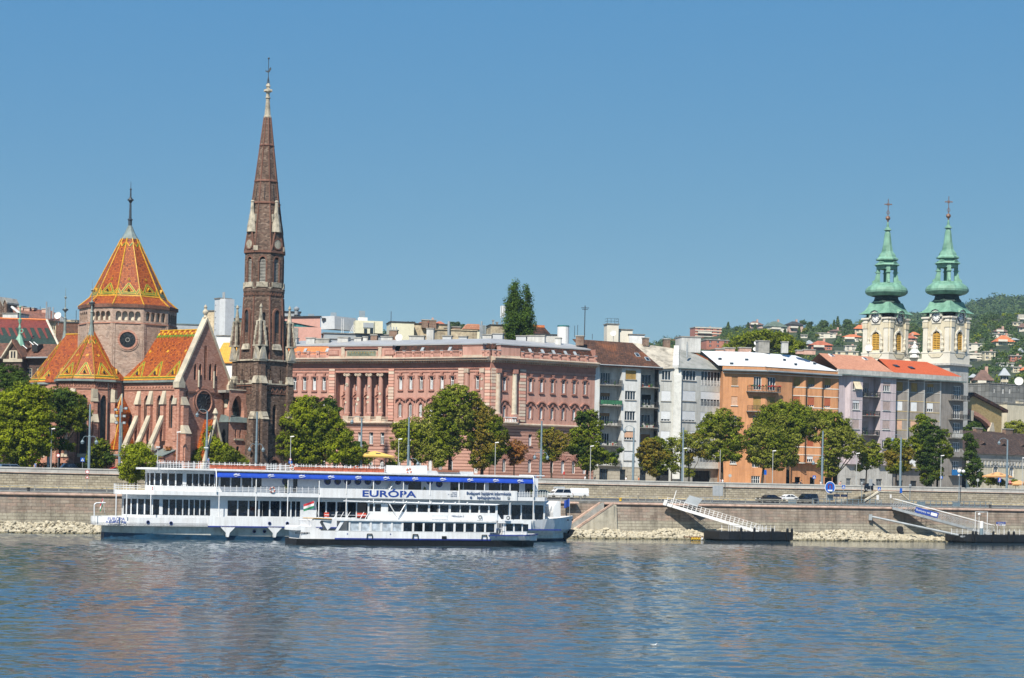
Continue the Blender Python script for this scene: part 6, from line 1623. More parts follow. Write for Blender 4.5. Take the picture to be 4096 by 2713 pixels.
# ================================================================ low cream house, market hall and the blocks behind it on the right
print('pQ',pQ)
FR_=FrY(3868,492,4110,508,z0=ZS)
lowh=thing('low_cream_house','low cream house with big mottled brown tiled roof behind the cafe parasols','building',FR_)
eR=FR_.z(3980,1818);L_=FR_.s(4250,1850);b=MB()
ws=[(FR_.s(u-9,1880),FR_.s(u+9,1880),FR_.z(u,1909),FR_.z(u,1861)) for u in (3915,3982,4046,4110)]
b.wall(0,L_,-.5,eR,ws,m_cream,dep=.2)
b.prof([(0,eR-1.6),(-.2,eR-1.5),(-.35,eR-.3),(-.7,eR),(0,eR)],0,L_,m_conc)
for k in range(30):x=L_*(k+.5)/30;b.box(x-.3,x+.3,-.28,0,eR-2.5,eR-1.6,m_gbl)
b.box(0,L_,-.12,.05,eR-2.9,eR-2.6,m_gbl);b.box(.1,L_,.5,9,-.5,eR-.1,m_int)
o=b.build('front_wall',lowh)
for w_ in ws:window(lowh,*w_,dep=.15,sill=m_peel);d=MB();[d.box(x-.14,x+.14,-.1,.05,w_[2]-.1,w_[3]+.3,m_peel) for x in (w_[0]-.14,w_[1]+.14)];d.box(w_[0]-.35,w_[1]+.35,-.25,.05,w_[3]+.3,w_[3]+.5,m_conc);d.build('window_surround',lowh)
m_oldr=blocks('mossy_brown_tiles',[(0.05,0.035,0.03),(0.14,0.085,0.065),(0.10,0.06,0.045),(0.19,0.12,0.09)],.4,.36,(.05,.035,.03),joint=.05,stain=(0.07,0.055,0.05),weather=.35,wscale=.5,bump=.8)
zr_=FR_.z(3980,1729,6);prism_roof(lowh,[(-1,-.6,eR),(L_+1,-.6,eR),(L_+1,6,zr_),(.6,6,zr_)],m_oldr)
for u in (3932,4012,4092):
 e=MB();t=2.2;x=FR_.s(u,1783,t);z=eR+(zr_-eR)*2.8/6.6;e.mesh([(x-1.3,t-.1,z-.25),(x,t-.5,z+.45),(x+1.3,t-.1,z-.25),(x,t+1.2,z+1.1)],[(0,1,3),(1,2,3)],m_oldr);e.mesh([(x-.8,t-.35,z-.2),(x,t-.5,z+.33),(x+.8,t-.35,z-.2)],[(0,1,2)],m_int);e.build('eyebrow_dormer',lowh)
for (u0,v0,u1,v1) in ((3905,1711,3930,1740),(4022,1715,4052,1742)):chimney(lowh,FR_,u0,v0,u1,v1,5.6,m_cbr)
m_ybr=blocks('yellow_brick',[(0.42,0.31,0.14),(0.52,0.39,0.19),(0.36,0.26,0.12)],.5,.25,(.3,.22,.1),weather=.2)
FM=FrY(3866,545,4030,557,z0=ZS)
mk=thing('market_hall','yellow brick market hall gable with a wide red brick arch','building',FM)
def pq(u,v,t=0):return FM.sz(u,v,t)
b=MB();arc=[pq(3966-99*math.cos(math.pi/2*k/10)+0,1740-0) for k in range(0)]
cx,cz=pq(3850,1760);rx=FM.s(3976,1740)-cx;rz=FM.z(3850,1652)-cz
A=[(cx+rx*math.cos(q),cz+rz*math.sin(q)) for q in [rad(8+82*k/10) for k in range(11)]]
top=[pq(4024,1652),pq(3896,1578)]
xl=FM.s(3790,1620);
outer=[pq(4008,1720),pq(4022,1648),pq(3896,1578)]
for i in range(10):
 (xa,za),(xb,zb2_)=A[i+1],A[i]
 def topz(x):
  (x1,z1),(x2,z2)=pq(3896,1580),pq(4020,1650)
  return z1+(z2-z1)*(x-x1)/(x2-x1) if x>x1 else z1-(x1-x)*.58
 b.poly([(xa,0,za),(xb,0,zb2_),(xb,0,topz(xb)),(xa,0,topz(xa))],m_ybr)
xe=FM.s(4006,1700);b.poly([(A[0][0],0,-.5),(xe,0,-.5),(xe,0,topz(xe)),(A[0][0],0,topz(A[0][0]))],m_ybr);b.poly([(xe,0,-.5),(xe,30,-.5),(xe,30,topz(xe)),(xe,0,topz(xe))],m_ybr)
b.box(cx-2,xe-.2,3,3.2,-.5,A[10][1],m_int);b.poly([(cx-3,0,cz),(cx,0,A[10][1]),(cx,0,topz(cx)),(cx-3,0,topz(cx))],m_ybr)
b.build('gable_wall',mk)
b=MB()
for i in range(10):
 (xa,za),(xb,zb2_)=A[i+1],A[i];d0=Vector((xa-cx,za-cz)).normalized()*1.15;d1=Vector((xb-cx,zb2_-cz)).normalized()*1.15
 b.extr([(xa,za),(xb,zb2_),(xb+d1.x,zb2_+d1.y),(xa+d0.x,za+d0.y)],-.15,1.2,m_brick)
x,z=pq(3884,1657);b.extr([(x-.5,z-1.7),(x+.5,z-1.7),(x+.7,z+.9),(x-.7,z+.9)],-.4,.3,m_cstone);x,z=pq(3960,1706);b.extr([(x-.9,z-1.3),(x+1.6,z-1.3),(x+.9,z+1),(x+.3,z+1)],-.4,.3,m_cstone)
b.build('arch',mk)
b=MB()
for (ua,va,ub,vb) in ((3896,1574,4030,1644),(3896,1574,3840,1600)):
 (xa,za),(xb,zb2_)=pq(ua,va,-.6),pq(ub,vb,-.6);b.hexa([(xa,-.8,za-.5),(xb,-.8,zb2_-.5),(xb,30,zb2_-.5),(xa,30,za-.5)],[(xa,-.8,za+.25),(xb,-.8,zb2_+.25),(xb,30,zb2_+.25),(xa,30,za+.25)],m_rooft)
b.build('roof',mk)
def simple_block(name,label,u0,v0,u1,v1,Y0,Y1,mat,depth=10,cat='building',roof=None,wins=(),group=None,parapet=True,fm=None):
 fr=FrY(u0,Y0,u1,Y1,v=v1,z0=ZS);a=fr.rect(u0,v0,u1,v1);o=thing(name,label,cat,fr,group=group)
 hs=[fr.rect(*w_) for w_ in wins]
 b=MB();b.wall(0,a[1],-.5,a[3],hs,mat,dep=.2);b.poly([(a[1],0,-.5),(a[1],depth,-.5),(a[1],depth,a[3]),(a[1],0,a[3])],mat);b.poly([(0,0,-.5),(0,depth,-.5),(0,depth,a[3]),(0,0,a[3])],mat)
 b.box(.05,a[1]-.05,.4,depth,-.5,a[3]-.02,mat);b.build('wall',o)
 if parapet:r=MB();r.box(-.15,a[1]+.15,-.15,depth,a[3],a[3]+.25,roof or m_concd);r.build('roof',o)
 for h in hs:window(o,*h,dep=.15,style='bars',bars=1,fm=fm or m_frame)
 return o,fr,a
m_panel=blocks('grey_panels',[(0.15,0.15,0.14),(0.22,0.22,0.21),(0.18,0.18,0.17),(0.26,0.255,0.24)],1.5,1.5,(0.09,0.09,0.08),joint=.06,offs=0,weather=.25)
simple_block('panelled_block','blank grey panelled office block above the market hall roof',3953,1541,4180,1720,600,612,m_panel,wins=((3975,1553,3979,1572),(4009,1553,4015,1575),(4035,1553,4042,1574)))
o,fr,a=simple_block('blank_gable_house','pale house end with chimneys on top, right of the market hall',4026,1620,4180,1740,572,582,m_cream)
for (u0,v0,u1,v1) in ((4027,1608,4050,1628),(4074,1601,4094,1628)):chimney(o,fr,u0,v0,u1,v1,.5,m_cream)
m_modp=pm('modern_pink',(0.60,0.33,0.27),rough=.85,var=.06);m_modg=pm('cladding_grey',(0.50,0.52,0.54),rough=.6,var=.06);m_teal=glass('teal_glass',(0.03,0.13,0.13),rough=.1);m_bei=pm('crumbling_plaster',(0.50,0.42,0.29),rough=.9,var=.35,scale=1.5,c2=(0.26,0.2,0.14));m_crm=pm('cream_cladding',(0.66,0.63,0.47),rough=.7,var=.05);m_dkr=pm('dark_roofing',(0.06,0.06,0.06),rough=.9,var=.3)
BB=FrY(1100,468,2400,480,z0=ZS)
def bx(mb,u0,v0,u1,v1,t,d,mat,low=None):
 a=BB.rect(u0,v0,u1,v1,t);mb.box(a[0],a[1],t,t+d,(a[2] if low is None else low),a[3],mat)
mod=thing('modern_pink_block','modern pink block with slanting glass strip and grey plant rooms behind the palace roof','building',BB)
b=MB();pp=lambda u,v,t=0:(BB.sz(u,v,t)[0],BB.sz(u,v,t)[1])
b.extr([pp(1100,1385),pp(1285,1385),pp(1285,1310),pp(1100,1306)],0,8,m_modp);b.extr([pp(1100,1276),pp(1281,1311),pp(1281,1268),pp(1100,1269)],0,8,m_modp)
bx(b,1156,1311,1192,1385,-.1,1,m_conc);b.build('wall',mod)
b=MB();b.extr([pp(1100,1306),pp(1285,1310),pp(1280,1313),pp(1100,1276)],.3,6,m_teal);b.build('glass_strip',mod)
b=MB();b.extr([pp(1100,1266),pp(1285,1264),pp(1285,1268),pp(1100,1270)],-.3,8,m_dkr);bx(b,1060,1246,1202,1268,4,4,m_zinc);bx(b,1056,1244,1206,1249,3.8,4.4,m_dark);b.build('roof',mod)
b=MB();x,z=pp(1186,1268,2);b.lathe(x,2.5,[(.55,z),(.5,z+.5)],m_dark,10);b.lathe(x,2.5,[(.42,z+.5),(.42,z+1.4),(.62,z+1.6),(.62,z+2.0),(.1,z+2.3)],m_steel,10);b.build('vent_cowl',mod)
b=MB();b.hexa([(*pp(1284,1318)[:1],0,pp(1284,1318)[1]),(pp(1336,1318)[0],-1.5,pp(1336,1318)[1]),(pp(1430,1322)[0],3,pp(1430,1322)[1]),(pp(1400,1318)[0],6,pp(1400,1318)[1])],[(pp(1284,1266)[0],0,pp(1284,1266)[1]),(pp(1336,1266)[0],-1.5,pp(1336,1266)[1]),(pp(1430,1270)[0],3,pp(1430,1270)[1]),(pp(1400,1266)[0],6,pp(1400,1266)[1])],m_modg)
bx(b,1288,1272,1303,1281,-.8,1,m_dark);b.build('plant_room',mod)
b=MB();bx(b,1296,1336,1572,1358,-3,6,m_zinc);bx(b,1292,1334,1576,1338,-3.2,6.4,m_concd);b.build('roof',mod)
for u0,n in ((1235,6),(1324,6),(1438,6)):
 for k in range(n):
  b=MB();v1={1235:(1256,1268),1324:(1250,1266),1438:(1243,1272)}[u0];x,z0=pp(u0+4*k,v1[1],1);b.tube((x,1,z0-.2),(x,1,pp(u0,v1[0],1)[1]),.085,m_steel,6);b.build('vent_pipe',mod)
b=MB();bx(b,1421,1283,1497,1334,-4,4,m_crm);bx(b,1497,1285,1531,1334,-3.7,4,m_crm);bx(b,1434,1270,1470,1283,-3,2,m_white);bx(b,1453,1291,1494,1311,-4.15,.3,m_zinc);bx(b,1456,1315,1468,1333,-4.1,.3,g_win);bx(b,1480,1315,1493,1333,-4.1,.3,g_win);b.build('plant_room',mod)
b=MB()
for k in range(4):
 x,z=pp(1398+k*6,1333,-3);b.tube((x,-3,z),(x+.9,-2,z+1.9),.05,m_white,4)
x,z=pp(1365,1333,-3)
for dx in (0,.45):b.tube((x+dx,-3.2,z),(x+dx,-3.2,z+3.2),.05,m_white,4)
for k in range(9):b.tube((x,-3.2,z+.2+.33*k),(x+.45,-3.2,z+.2+.33*k),.03,m_white,4)
b.build('ladder',mod)
rt=[('cream_roof_house','cream clad rooftop box right of the modern plant rooms',1562,1290,1656,1340,6,8,m_crm),
      ('ruined_wall_house','old house top with long crumbling beige fire wall left of the poplar',1748,1322,1908,1372,2,6,m_bei),
      ('grey_beige_house','grey-beige house top with two brick chimney stacks',1640,1298,1790,1340,10,8,m_bei),
      ('pale_house_top','small pale house top with orange ridge left of the poplar',1858,1318,1925,1345,14,6,m_crm),
      ('aerial_house','plastered house top with aerials directly left of the poplar',1962,1302,2030,1380,3,6,m_bei),
      ('plain_roof_house','flat grey house top between the palace roof and the white tower',2140,1340,2235,1385,4,6,m_wrs)]
for nm,lb,u0,v0,u1,v1,t,d,m in rt:
 o=thing(nm,lb,'building',BB);b=MB();bx(b,u0,v0,u1,v1,t,d,m,low=-.5);b.build('wall',o);b=MB();a=BB.rect(u0,v0,u1,v1,t);b.box(a[0]-.2,a[1]+.2,t-.2,t+d,a[3],a[3]+.2,m_dkr if 'ruin' not in nm else m_bei)
 if nm=='pale_house_top':
  b.extr([(a[0]-.4,a[3]),(a[1]+.4,a[3]),(a[1]-.6,a[3]+1.2),(a[0]+.6,a[3]+1.2)],t-.4,t+3,m_salm)
 b.build('roof',o)
 if nm=='grey_beige_house':
  for q in ((1688,1278,1712,1312),(1716,1279,1745,1318)):chimney(o,BB,*q,9,m_cbr)
 if nm=='aerial_house':
  for q in ((1970,1280,1976,1305),(1985,1288,1992,1305)):chimney(o,BB,*q,3.5,m_conc,d=.4)
  for dx in (-5,4):b=MB();x,z=pp(2010+dx,1300,3);b.tube((x,3,z),(x,3,z+4.3),.08,m_lamp,5);b.box(x-.28,x-.1,2.8,3,z+1.6,z+4.2,m_white);b.box(x+.1,x+.25,2.8,3,z+1.9,z+4.3,m_white);b.build('antenna_panel',o)
 if nm=='ruined_wall_house':
  for k,u in enumerate((1925,1930,1936,1942)):
   pass
  for u in (1795,1926):b=MB();x,z=pp(u,1322,1.5);b.tube((x,1.5,z-1.5),(x,1.5,z+2),.3 if u==1795 else .2,m_steel,8);b.build('flue',o)
  for q in ((1778,1310,1802,1325),(1808,1306,1842,1324)):chimney(o,BB,*q,2.4,m_cbr)
wt=thing('white_round_tower','white round rooftop tank with a railing right of the poplar','tank',BB);b=MB();x,z=pp(2256,1352,2);z1_=pp(2256,1306,2)[1];b.lathe(x,3,[(1.35,z-6),(1.35,z1_)],m_white,14);b.build('tank',wt);b=MB();b.lathe(x,3,[(1.38,z1_-.05),(1.38,z1_+.25)],m_teal,14,cap=False);b.build('rim',wt)
dr_=thing('dark_gable_house','steep dark tiled roof with orange ridge tiles right of the poplar','building',BB);b=MB();x0,z0_=pp(2120,1370,8);x1,_=pp(2235,1370,8);xa,za_=pp(2130,1308,11);xb,_=pp(2178,1308,11);b.mesh([(x0,8,z0_),(x1,8,z0_),(xb,11,za_),(xa,11,za_)],[(0,1,2,3)],m_rooft);b.box(xa,xb,10.8,11.2,za_-.1,za_+.45,m_roofo);b.mesh([(x1,8,z0_),(x1,16,z0_),(xb,11,za_)],[(0,1,2)],m_rooft);b.build('roof',dr_);b=MB();b.box(x0+.5,x1-.5,8.4,15,-.5,z0_,m_bei);b.build('wall',dr_)
PF=Fr(PB[0],PB[1],0,ZS)
def pchim(u0,v0,u1,v1,Y,mat,d=1.2,pots=0,cap=None):
 fr=Fr(P(u0,v1,Y).x,Y,rad(-8),ZS);a=fr.rect(u0,v0,u1,v1)
 b=MB();b.M=Matrix.Translation((fr.o.x-PB[0],fr.o.y-PB[1],0)) @ Matrix.Rotation(rad(-8),4,'Z')
 b.box(a[0],a[1],0,d,a[2]-1.0,a[3]-.15,mat);b.box(a[0]-.12,a[1]+.12,-.12,d+.12,a[3]-.2,a[3],cap or m_conc)
 for k in range(pots):x=a[0]+(a[1]-a[0])*(k+.5)/pots;b.tube((x,d/2,a[3]),(x,d/2,a[3]+.6),.12,m_zinc,6)
 b.build('chimney',palace)
for (u0,v0,u1,v1,m,d,pt) in ((1152,1350,1186,1372,m_wrs,2,0),(1224,1350,1258,1370,m_wrs,2,0),(1259,1354,1316,1370,m_conc,2,0),(1350,1348,1392,1368,m_wrs,2,0),(1417,1349,1444,1366,m_wrs,1.4,0),(1452,1346,1470,1366,m_wrs,1,0),
  (1482,1338,1508,1364,m_cbr,1.2,0),(1524,1345,1570,1364,m_wrs,1.5,0),(1556,1319,1588,1350,m_cbr,1.2,3),(1636,1342,1696,1361,m_wrs,1.6,0),(1706,1312,1734,1350,m_wrs,1.2,0),(1770,1342,1805,1362,m_modg,1.5,0),(1834,1344,1867,1362,m_modg,1.5,0),
  (1930,1337,1966,1364,m_wrs,2,0),(1970,1333,2010,1364,m_modg,2,0),(2064,1342,2104,1372,m_modg,1.5,0),(2108,1341,2178,1376,m_wrs,2,0),(2221,1350,2243,1382,m_wrs,1.4,0),(2303,1342,2335,1362,m_cbr,1.4,0)):
 pchim(u0,v0,u1,v1,436 if u0<1900 else 430,m,d,pt)
for k in range(5):b=MB();q=P(1920+k*5.5,1335,437);b.tube((q.x-PB[0],q.y-PB[1],q.z-ZS-1.5),(q.x-PB[0],q.y-PB[1],P(1920,1301,437).z-ZS),.12,m_steel,6);b.build('flue',palace)
def dish(par_,u,v,Y,r,name='satellite_dish',base=None):
 q=P(u,v,Y);b=MB();b.M=Matrix.Translation((q.x,q.y,q.z)) @ Matrix.Rotation(rad(-20),4,'X') @ Matrix.Rotation(rad(-15),4,'Z')
 b.M=b.M @ Matrix.Rotation(PI/2,4,'X');b.lathe(0,0,[(.01,0),(r*.6,r*.12),(r,r*.35),(r*1.02,r*.34)],m_shp,14,cap=False);b.tube((0,0,.1),(0,0,r*.8),.03,m_steel,4);b.M=None
 b.tube((q.x,q.y+.2,q.z),(q.x,q.y+.2,q.z-r-1.2),.05,m_steel,5)
 return b.build('satellite_dish',None)
for i,(u,v,Y,r,lb) in enumerate(((1597,1352,434,.75,'round white satellite dish on the palace roof, under the cream rooftop box'),(3027,1373,452,.55,'upper one of three white satellite dishes on the orange house stair tower'),(3021,1397,452,.45,'lower left of three white satellite dishes on the orange house stair tower'),(3037,1395,451,.42,'lower right of three white satellite dishes on the orange house stair tower'),(3476,1393,470,.8,'white satellite dish in front of the left green copper tower'),(2454,1334,440,.6,'white satellite dish on the cream roof tower of the white house'),(4076,1527,545,1.1,'large white satellite dish on top of the grey panelled block'),(233,1264,440,.75,'white satellite dish on a pole left of the patterned church roofs'))):
 tag(dish(None,u,v,Y,r),lb,'satellite dish',group='satellite dishes on the roofs')
def mast_(u,v0,v1,Y,r,lb,arms=()):
 a,c=P(u,v1,Y),P(u,v0,Y);b=MB();b.tube(a,(a.x,a.y,c.z),r,m_dark,5)
 for v in arms:z=P(u,v,Y).z;b.tube((a.x-.8,a.y,z),(a.x+.8,a.y,z),r*.7,m_dark,4);b.tube((a.x-.6,a.y,z-.3),(a.x+.6,a.y,z-.3),r*.6,m_dark,4)
 tag(b.build('roof_aerial'),lb,'aerial',group='aerials on the roofs')
for q in ((2338,1223,1345,438,.09,'tallest thin dark aerial mast on the roof right of the poplar',(1232,)),(1563,1246,1330,470,.07,'thin aerial rising left of the cream rooftop box',()),(2298,1303,1350,440,.05,'short aerial right of the white round tank',()),(2310,1300,1350,445,.05,'thin aerial second to the right of the white round tank',()),(2369,1336,1358,438,.05,'small aerial at the left end of the brown tiled roof',()),(912,1203,1320,470,.05,'thin ringed aerial right of the grey shaft tower',(1228,1250)),(949,1220,1330,472,.05,'short aerial with crossbars just left of the brick steeple',(1226,)),(304,1242,1300,470,.06,'dark aerial between the church finial and the domed roof',()),(160,1226,1262,480,.05,'thin aerial above the red chimneyed roofs at far left',())):mast_(*q)
o=MB();fr=Fr(P(2428,1365,446).x,446,rad(10),ZS)
for (u0,v0,u1,v1,t,d,m) in ((2428,1298,2474,1372,0,3,m_crmw),(2474,1320,2530,1372,1,3,m_crmw),(2516,1340,2578,1372,.5,3,m_white)):
 a=fr.rect(u0,v0,u1,v1,t);o.box(a[0],a[1],t,t+d,a[2]-3,a[3],m);o.box(a[0]-.15,a[1]+.15,t-.15,t+d+.15,a[3]-.02,a[3]+.18,m_concd)
a=fr.rect(2430,1274,2474,1296,0);railing(o,a[0],a[1],.1,a[2],a[3],m_dark,n=3,rails=2,t2=2.5)
subpart(wh,FW,'roof_tower',fr,o)
o,fr,a=simple_block('grey_shaft_tower','tall plain grey shaft tower with steel flues behind the brick church',855,1197,877,1400,470,468,m_modg,depth=3,roof=m_concd)
b=MB();b.hexa([(a[1],0,-.5),(fr.s(900,1300,.8),.8,-.5),(fr.s(900,1300,.8),3,-.5),(a[1],3,-.5)],[(a[1],0,a[3]),(fr.s(900,1300,.8),.8,a[3]),(fr.s(900,1300,.8),3,a[3]),(a[1],3,a[3])],m_modg)
for k in range(6):b.ball((a[0]+.75,-.05,a[3]-1.2-1.35*k),.16,m_steel,6,4)
b.build('wall',o)
for dx in (0,.35,.7):b=MB();b.tube((a[1]-.4+dx,1,a[3]),(a[1]-.4+dx,1,a[3]+1.5),.14,m_steel,6);b.build('flue',o)
simple_block('concrete_stack','stained concrete roof structure left of the grey shaft tower',818,1246,856,1400,476,475,m_bei,depth=4)
o,fr,a=simple_block('pink_glass_block','pink block with teal glass bay between the shaft tower and the steeple',840,1276,985,1400,480,482,m_modp,depth=8,roof=m_dkr)
b=MB();q=fr.rect(924,1282,966,1340);b.box(q[0],q[1],-.6,.1,q[2],q[3],m_teal);[b.box(x-.06,x+.06,-.66,-.58,q[2],q[3],m_dark) for x in (q[0],(q[0]+q[1])/2,q[1])];b.build('glass_bay',o)
o,fr,a=simple_block('yellow_roof_house','white house with bright orange-yellow tiled roof behind the gable of the brick church',880,1452,960,1600,405,404,m_white,depth=8,parapet=False)
m_yr=blocks('orange_yellow_tiles',[(0.72,0.33,0.05),(0.80,0.40,0.07)],.4,.4,(0.5,0.22,0.04),weather=.1)
x0,z0_=fr.sz(850,1450,-.3);x1=fr.s(985,1450,-.3);zt_=fr.z(900,1371,5);prism_roof(o,[(x0,-.4,z0_),(x1,-.4,z0_),(x1,5,zt_),(x0,5,zt_)],m_yr)
o,fr,a=simple_block('white_plant_block','white rooftop machinery above the yellow roof',866,1346,950,1380,440,440,m_white,depth=4)
simple_block('long_zinc_house','long low zinc roofed house top right of the drum',640,1300,870,1420,500,502,m_zinc,depth=8,roof=m_zincd)
FS=FrY(-60,432,260,424,z0=ZS)
m_rd=blocks('dull_red_tiles',[(0.17,0.035,0.028),(0.22,0.05,0.035),(0.13,0.03,0.025)],.35,.35,(0.1,0.03,0.02),weather=.15,rough=.5);m_gn=blocks('dark_green_tiles',[(0.02,0.04,0.03),(0.035,0.06,0.045),(0.025,0.035,0.03)],.35,.35,(0.02,0.03,0.02),weather=.2,rough=.5)
m_bt=blocks('faded_brown_tiles',[(0.18,0.085,0.055),(0.26,0.12,0.08),(0.12,0.065,0.05)],.4,.36,(.1,.06,.04),stain=(.1,.07,.06),weather=.3,bump=.5);m_bk2=blocks('purple_brick',[(0.09,0.055,0.045),(0.15,0.09,0.075)],.5,.25,(.08,.06,.05),weather=.3)
scl=thing('school_house','dark brick house with red and green banded tile roof at the far left','building',FS)
def sq(u,v,t):x,z=FS.sz(u,v,t);return (x,t,z)
b=MB();ridge_t,mid_t,low_t=9,3,-1
b.poly([sq(-80,1310,7.2),sq(205,1312,7.2),sq(187,1281,ridge_t),sq(-80,1272,ridge_t)],m_rd)
b.poly([sq(-80,1372,mid_t),sq(235,1380,mid_t),sq(205,1312,7.2),sq(-80,1310,7.2)],m_gn)
for k in range(9):
 u=-40+29*k;A0=Vector(sq(u,1311,7.15));B0_=Vector(sq(u+14,1311,7.15));C0_=Vector(sq(u+30,1355,4.4));D0_=Vector(sq(u+24,1355,4.4))
 e=Vector((0,-.05,.06));b.poly([A0+e,B0_+e,C0_+e,D0_+e],m_rd)
b.poly([sq(-80,1430,low_t),sq(215,1428,low_t),sq(235,1378,mid_t-.2),sq(-80,1371,mid_t-.2)],m_bt)
b.tube(sq(-80,1272,ridge_t),sq(187,1280,ridge_t),.22,m_roofo,5);b.tube(sq(187,1280,ridge_t),sq(236,1385,2),.22,m_stone,5)
b.tube(sq(-80,1432,-1.1),sq(215,1430,-1.1),.16,m_zinc,6)
b.build('roof',scl)
b=MB();ez=FS.z(100,1430,0);b.wall(-5,FS.s(235,1500),-.5,ez,[FS.rect(88,1470,128,1515),FS.rect(145,1470,160,1500),FS.rect(20,1470,52,1515)],m_bk2,dep=.3)
b.poly([(FS.s(235,1500),0,-.5),(FS.s(235,1500),12,-.5),(FS.s(235,1500),ridge_t,FS.z(187,1281,ridge_t)),(FS.s(235,1500),0,ez)],m_bk2);b.box(-4,FS.s(230,1500),.5,10,-.5,ez,m_int);b.build('wall',scl)
for r_ in ((88,1470,128,1515),(145,1470,160,1500),(20,1470,52,1515)):window(scl,*FS.rect(*r_),dep=.2,style='grid',bars=2,fm=m_cstone,fw=.25)
b=MB();g0,g1=FS.s(14,1420,-2),FS.s(90,1420,-2);gm_=(g0+g1)/2;gz0,gz1=FS.z(50,1430,-2),FS.z(50,1372,-2)
b.extr([(g0+.4,gz0-6),(g1-.4,gz0-6),(g1-.4,gz0),(gm_,gz1),(g0+.4,gz0)],-1.8,4,m_bk2)
for s_ in (-1,1):b.extr([(gm_+s_*(g1-gm_+.3),gz0-.3),(gm_+s_*(g1-gm_+.3),gz0+.1),(gm_,gz1+.7),(gm_,gz1+.2)],-2.5,5,m_cstone if s_<0 else m_bt)
b.box(gm_-1.0,gm_+1.0,-1.95,-1.8,gz0-.3,gz0+1.4,m_cstone);b.box(g0,g1,-2.1,-1.8,gz0-.9,gz0-.3,m_cstone)
for x in (-.55,.15):b.box(gm_+x,gm_+x+.4,-1.98,-1.9,gz0-.1,gz0+1.2,m_int)
b.build('dormer_gable',scl)
b=MB();zf=gz1+.5;b.lathe(gm_,0,[(1.2,zf-1),(.7,zf+.4),(.25,zf+1.3),(.15,zf+2.2),(.3,zf+2.7),(.12,zf+3.3),(.4,zf+4.3),(.1,zf+4.6),(.12,zf+6.5),(.25,zf+6.8),(.05,zf+7.1)],m_cu,8);b.ring((gm_+.5,zf+2.0),.3,.45,m_cu,-.1,.1,10);b.build('finial',scl)
for (u,v) in ((152,1392),(108,1405)):
 b=MB();x,z=FS.sz(u,v,.8);b.hexa([(x-.8,0,z-.8),(x+.5,0,z-.8),(x+.5,1.8,z+.3),(x-.8,1.8,z+.3)],[(x-.8,-.2,z+.6),(x+.5,-.2,z+.6),(x+.5,1.8,z+.8),(x-.8,1.8,z+.8)],m_dark if u>120 else m_bt);b.tube((x-1.2,-.4,z+1.2),(x-.3,-.3,z+.5),.1,m_white,4);b.tube((x-.2,-.4,z+1.1),(x+.8,-.3,z+.4),.1,m_white,4);b.build('roof_window',scl)
FB2=FrY(-40,486,330,480,z0=ZS)
m_rt2=blocks('aged_red_tiles',[(0.26,0.10,0.07),(0.36,0.16,0.11),(0.17,0.09,0.07)],.4,.36,(.15,.07,.05),stain=(.13,.09,.08),weather=.3)
rh=thing('long_red_roof_house','long house with weathered red tiled roof and salmon chimneys at far left','building',FB2)
b=MB();f2=lambda u,v,t:(FB2.s(u,v,t),t,FB2.z(u,v,t));b.poly([f2(60,1275,0),f2(262,1285,0),f2(205,1243,8),f2(48,1229,8)],m_rt2);b.poly([f2(262,1285,0),f2(290,1290,9),f2(205,1243,8)],m_bt);b.tube(f2(48,1229,8),f2(100,1272,0),.35,m_wrs,5);b.build('roof',rh)
b=MB();b.box(FB2.s(20,1290),FB2.s(300,1290),1,9,-.5,FB2.z(100,1280,1),m_bei);b.build('wall',rh)
for q in ((70,1224,92,1242),(96,1229,118,1250),(127,1231,135,1240),(167,1234,186,1262)):chimney(rh,FB2,*q,6,m_pch,d=1.5)
for u in (185,192,199,212):b=MB();x,z=FB2.sz(u,1275,-1);b.tube((x,-1,z),(x,-1,z+(2.6 if u!=185 else 3.8)),.16,m_steel,6);b.build('flue',rh)
FB3=FrY(-30,500,30,498,z0=ZS);bt_=thing('brick_gable_tower','dark brick building with two stone capped gables at the left edge','building',FB3);b=MB()
for (u0,u1,vt,vb) in ((-16,12,1196,1262),(14,28,1200,1262)):
 a=FB3.rect(u0,vt,u1,vb);m_=(a[0]+a[1])/2;h_=(a[1]-a[0])*.8;b.extr([(a[0],-.5),(a[1],-.5),(a[1],a[3]-h_),(m_,a[3]),(a[0],a[3]-h_)],0,4,m_tbrick)
 for s_ in (-1,1):b.extr([(m_+s_*(m_-a[0]+.2),a[3]-h_-.2),(m_+s_*(m_-a[0]+.2),a[3]-h_+.2),(m_,a[3]+.5),(m_,a[3]+.1)],-.2,4,m_conc)
b.build('gable',bt_)
simple_block('flat_pink_house','flat roofed pale house top at far left under the red roofs',10,1256,70,1300,470,469,m_wrs,depth=5)
o,fr,a=simple_block('grey_chimney_house','house top crowded with flues between the school and the drum',222,1292,330,1400,455,455,m_bt,depth=6,roof=m_dkr)
for k,u in enumerate((243,250,256)):b=MB();x,z=fr.sz(u,1305,.5);b.tube((x,.5,z-1),(x,.5,z+2.2-.4*k),.2,m_steel,6);b.build('flue',o)
chimney(o,fr,285,1279,300,1300,1,m_bei)
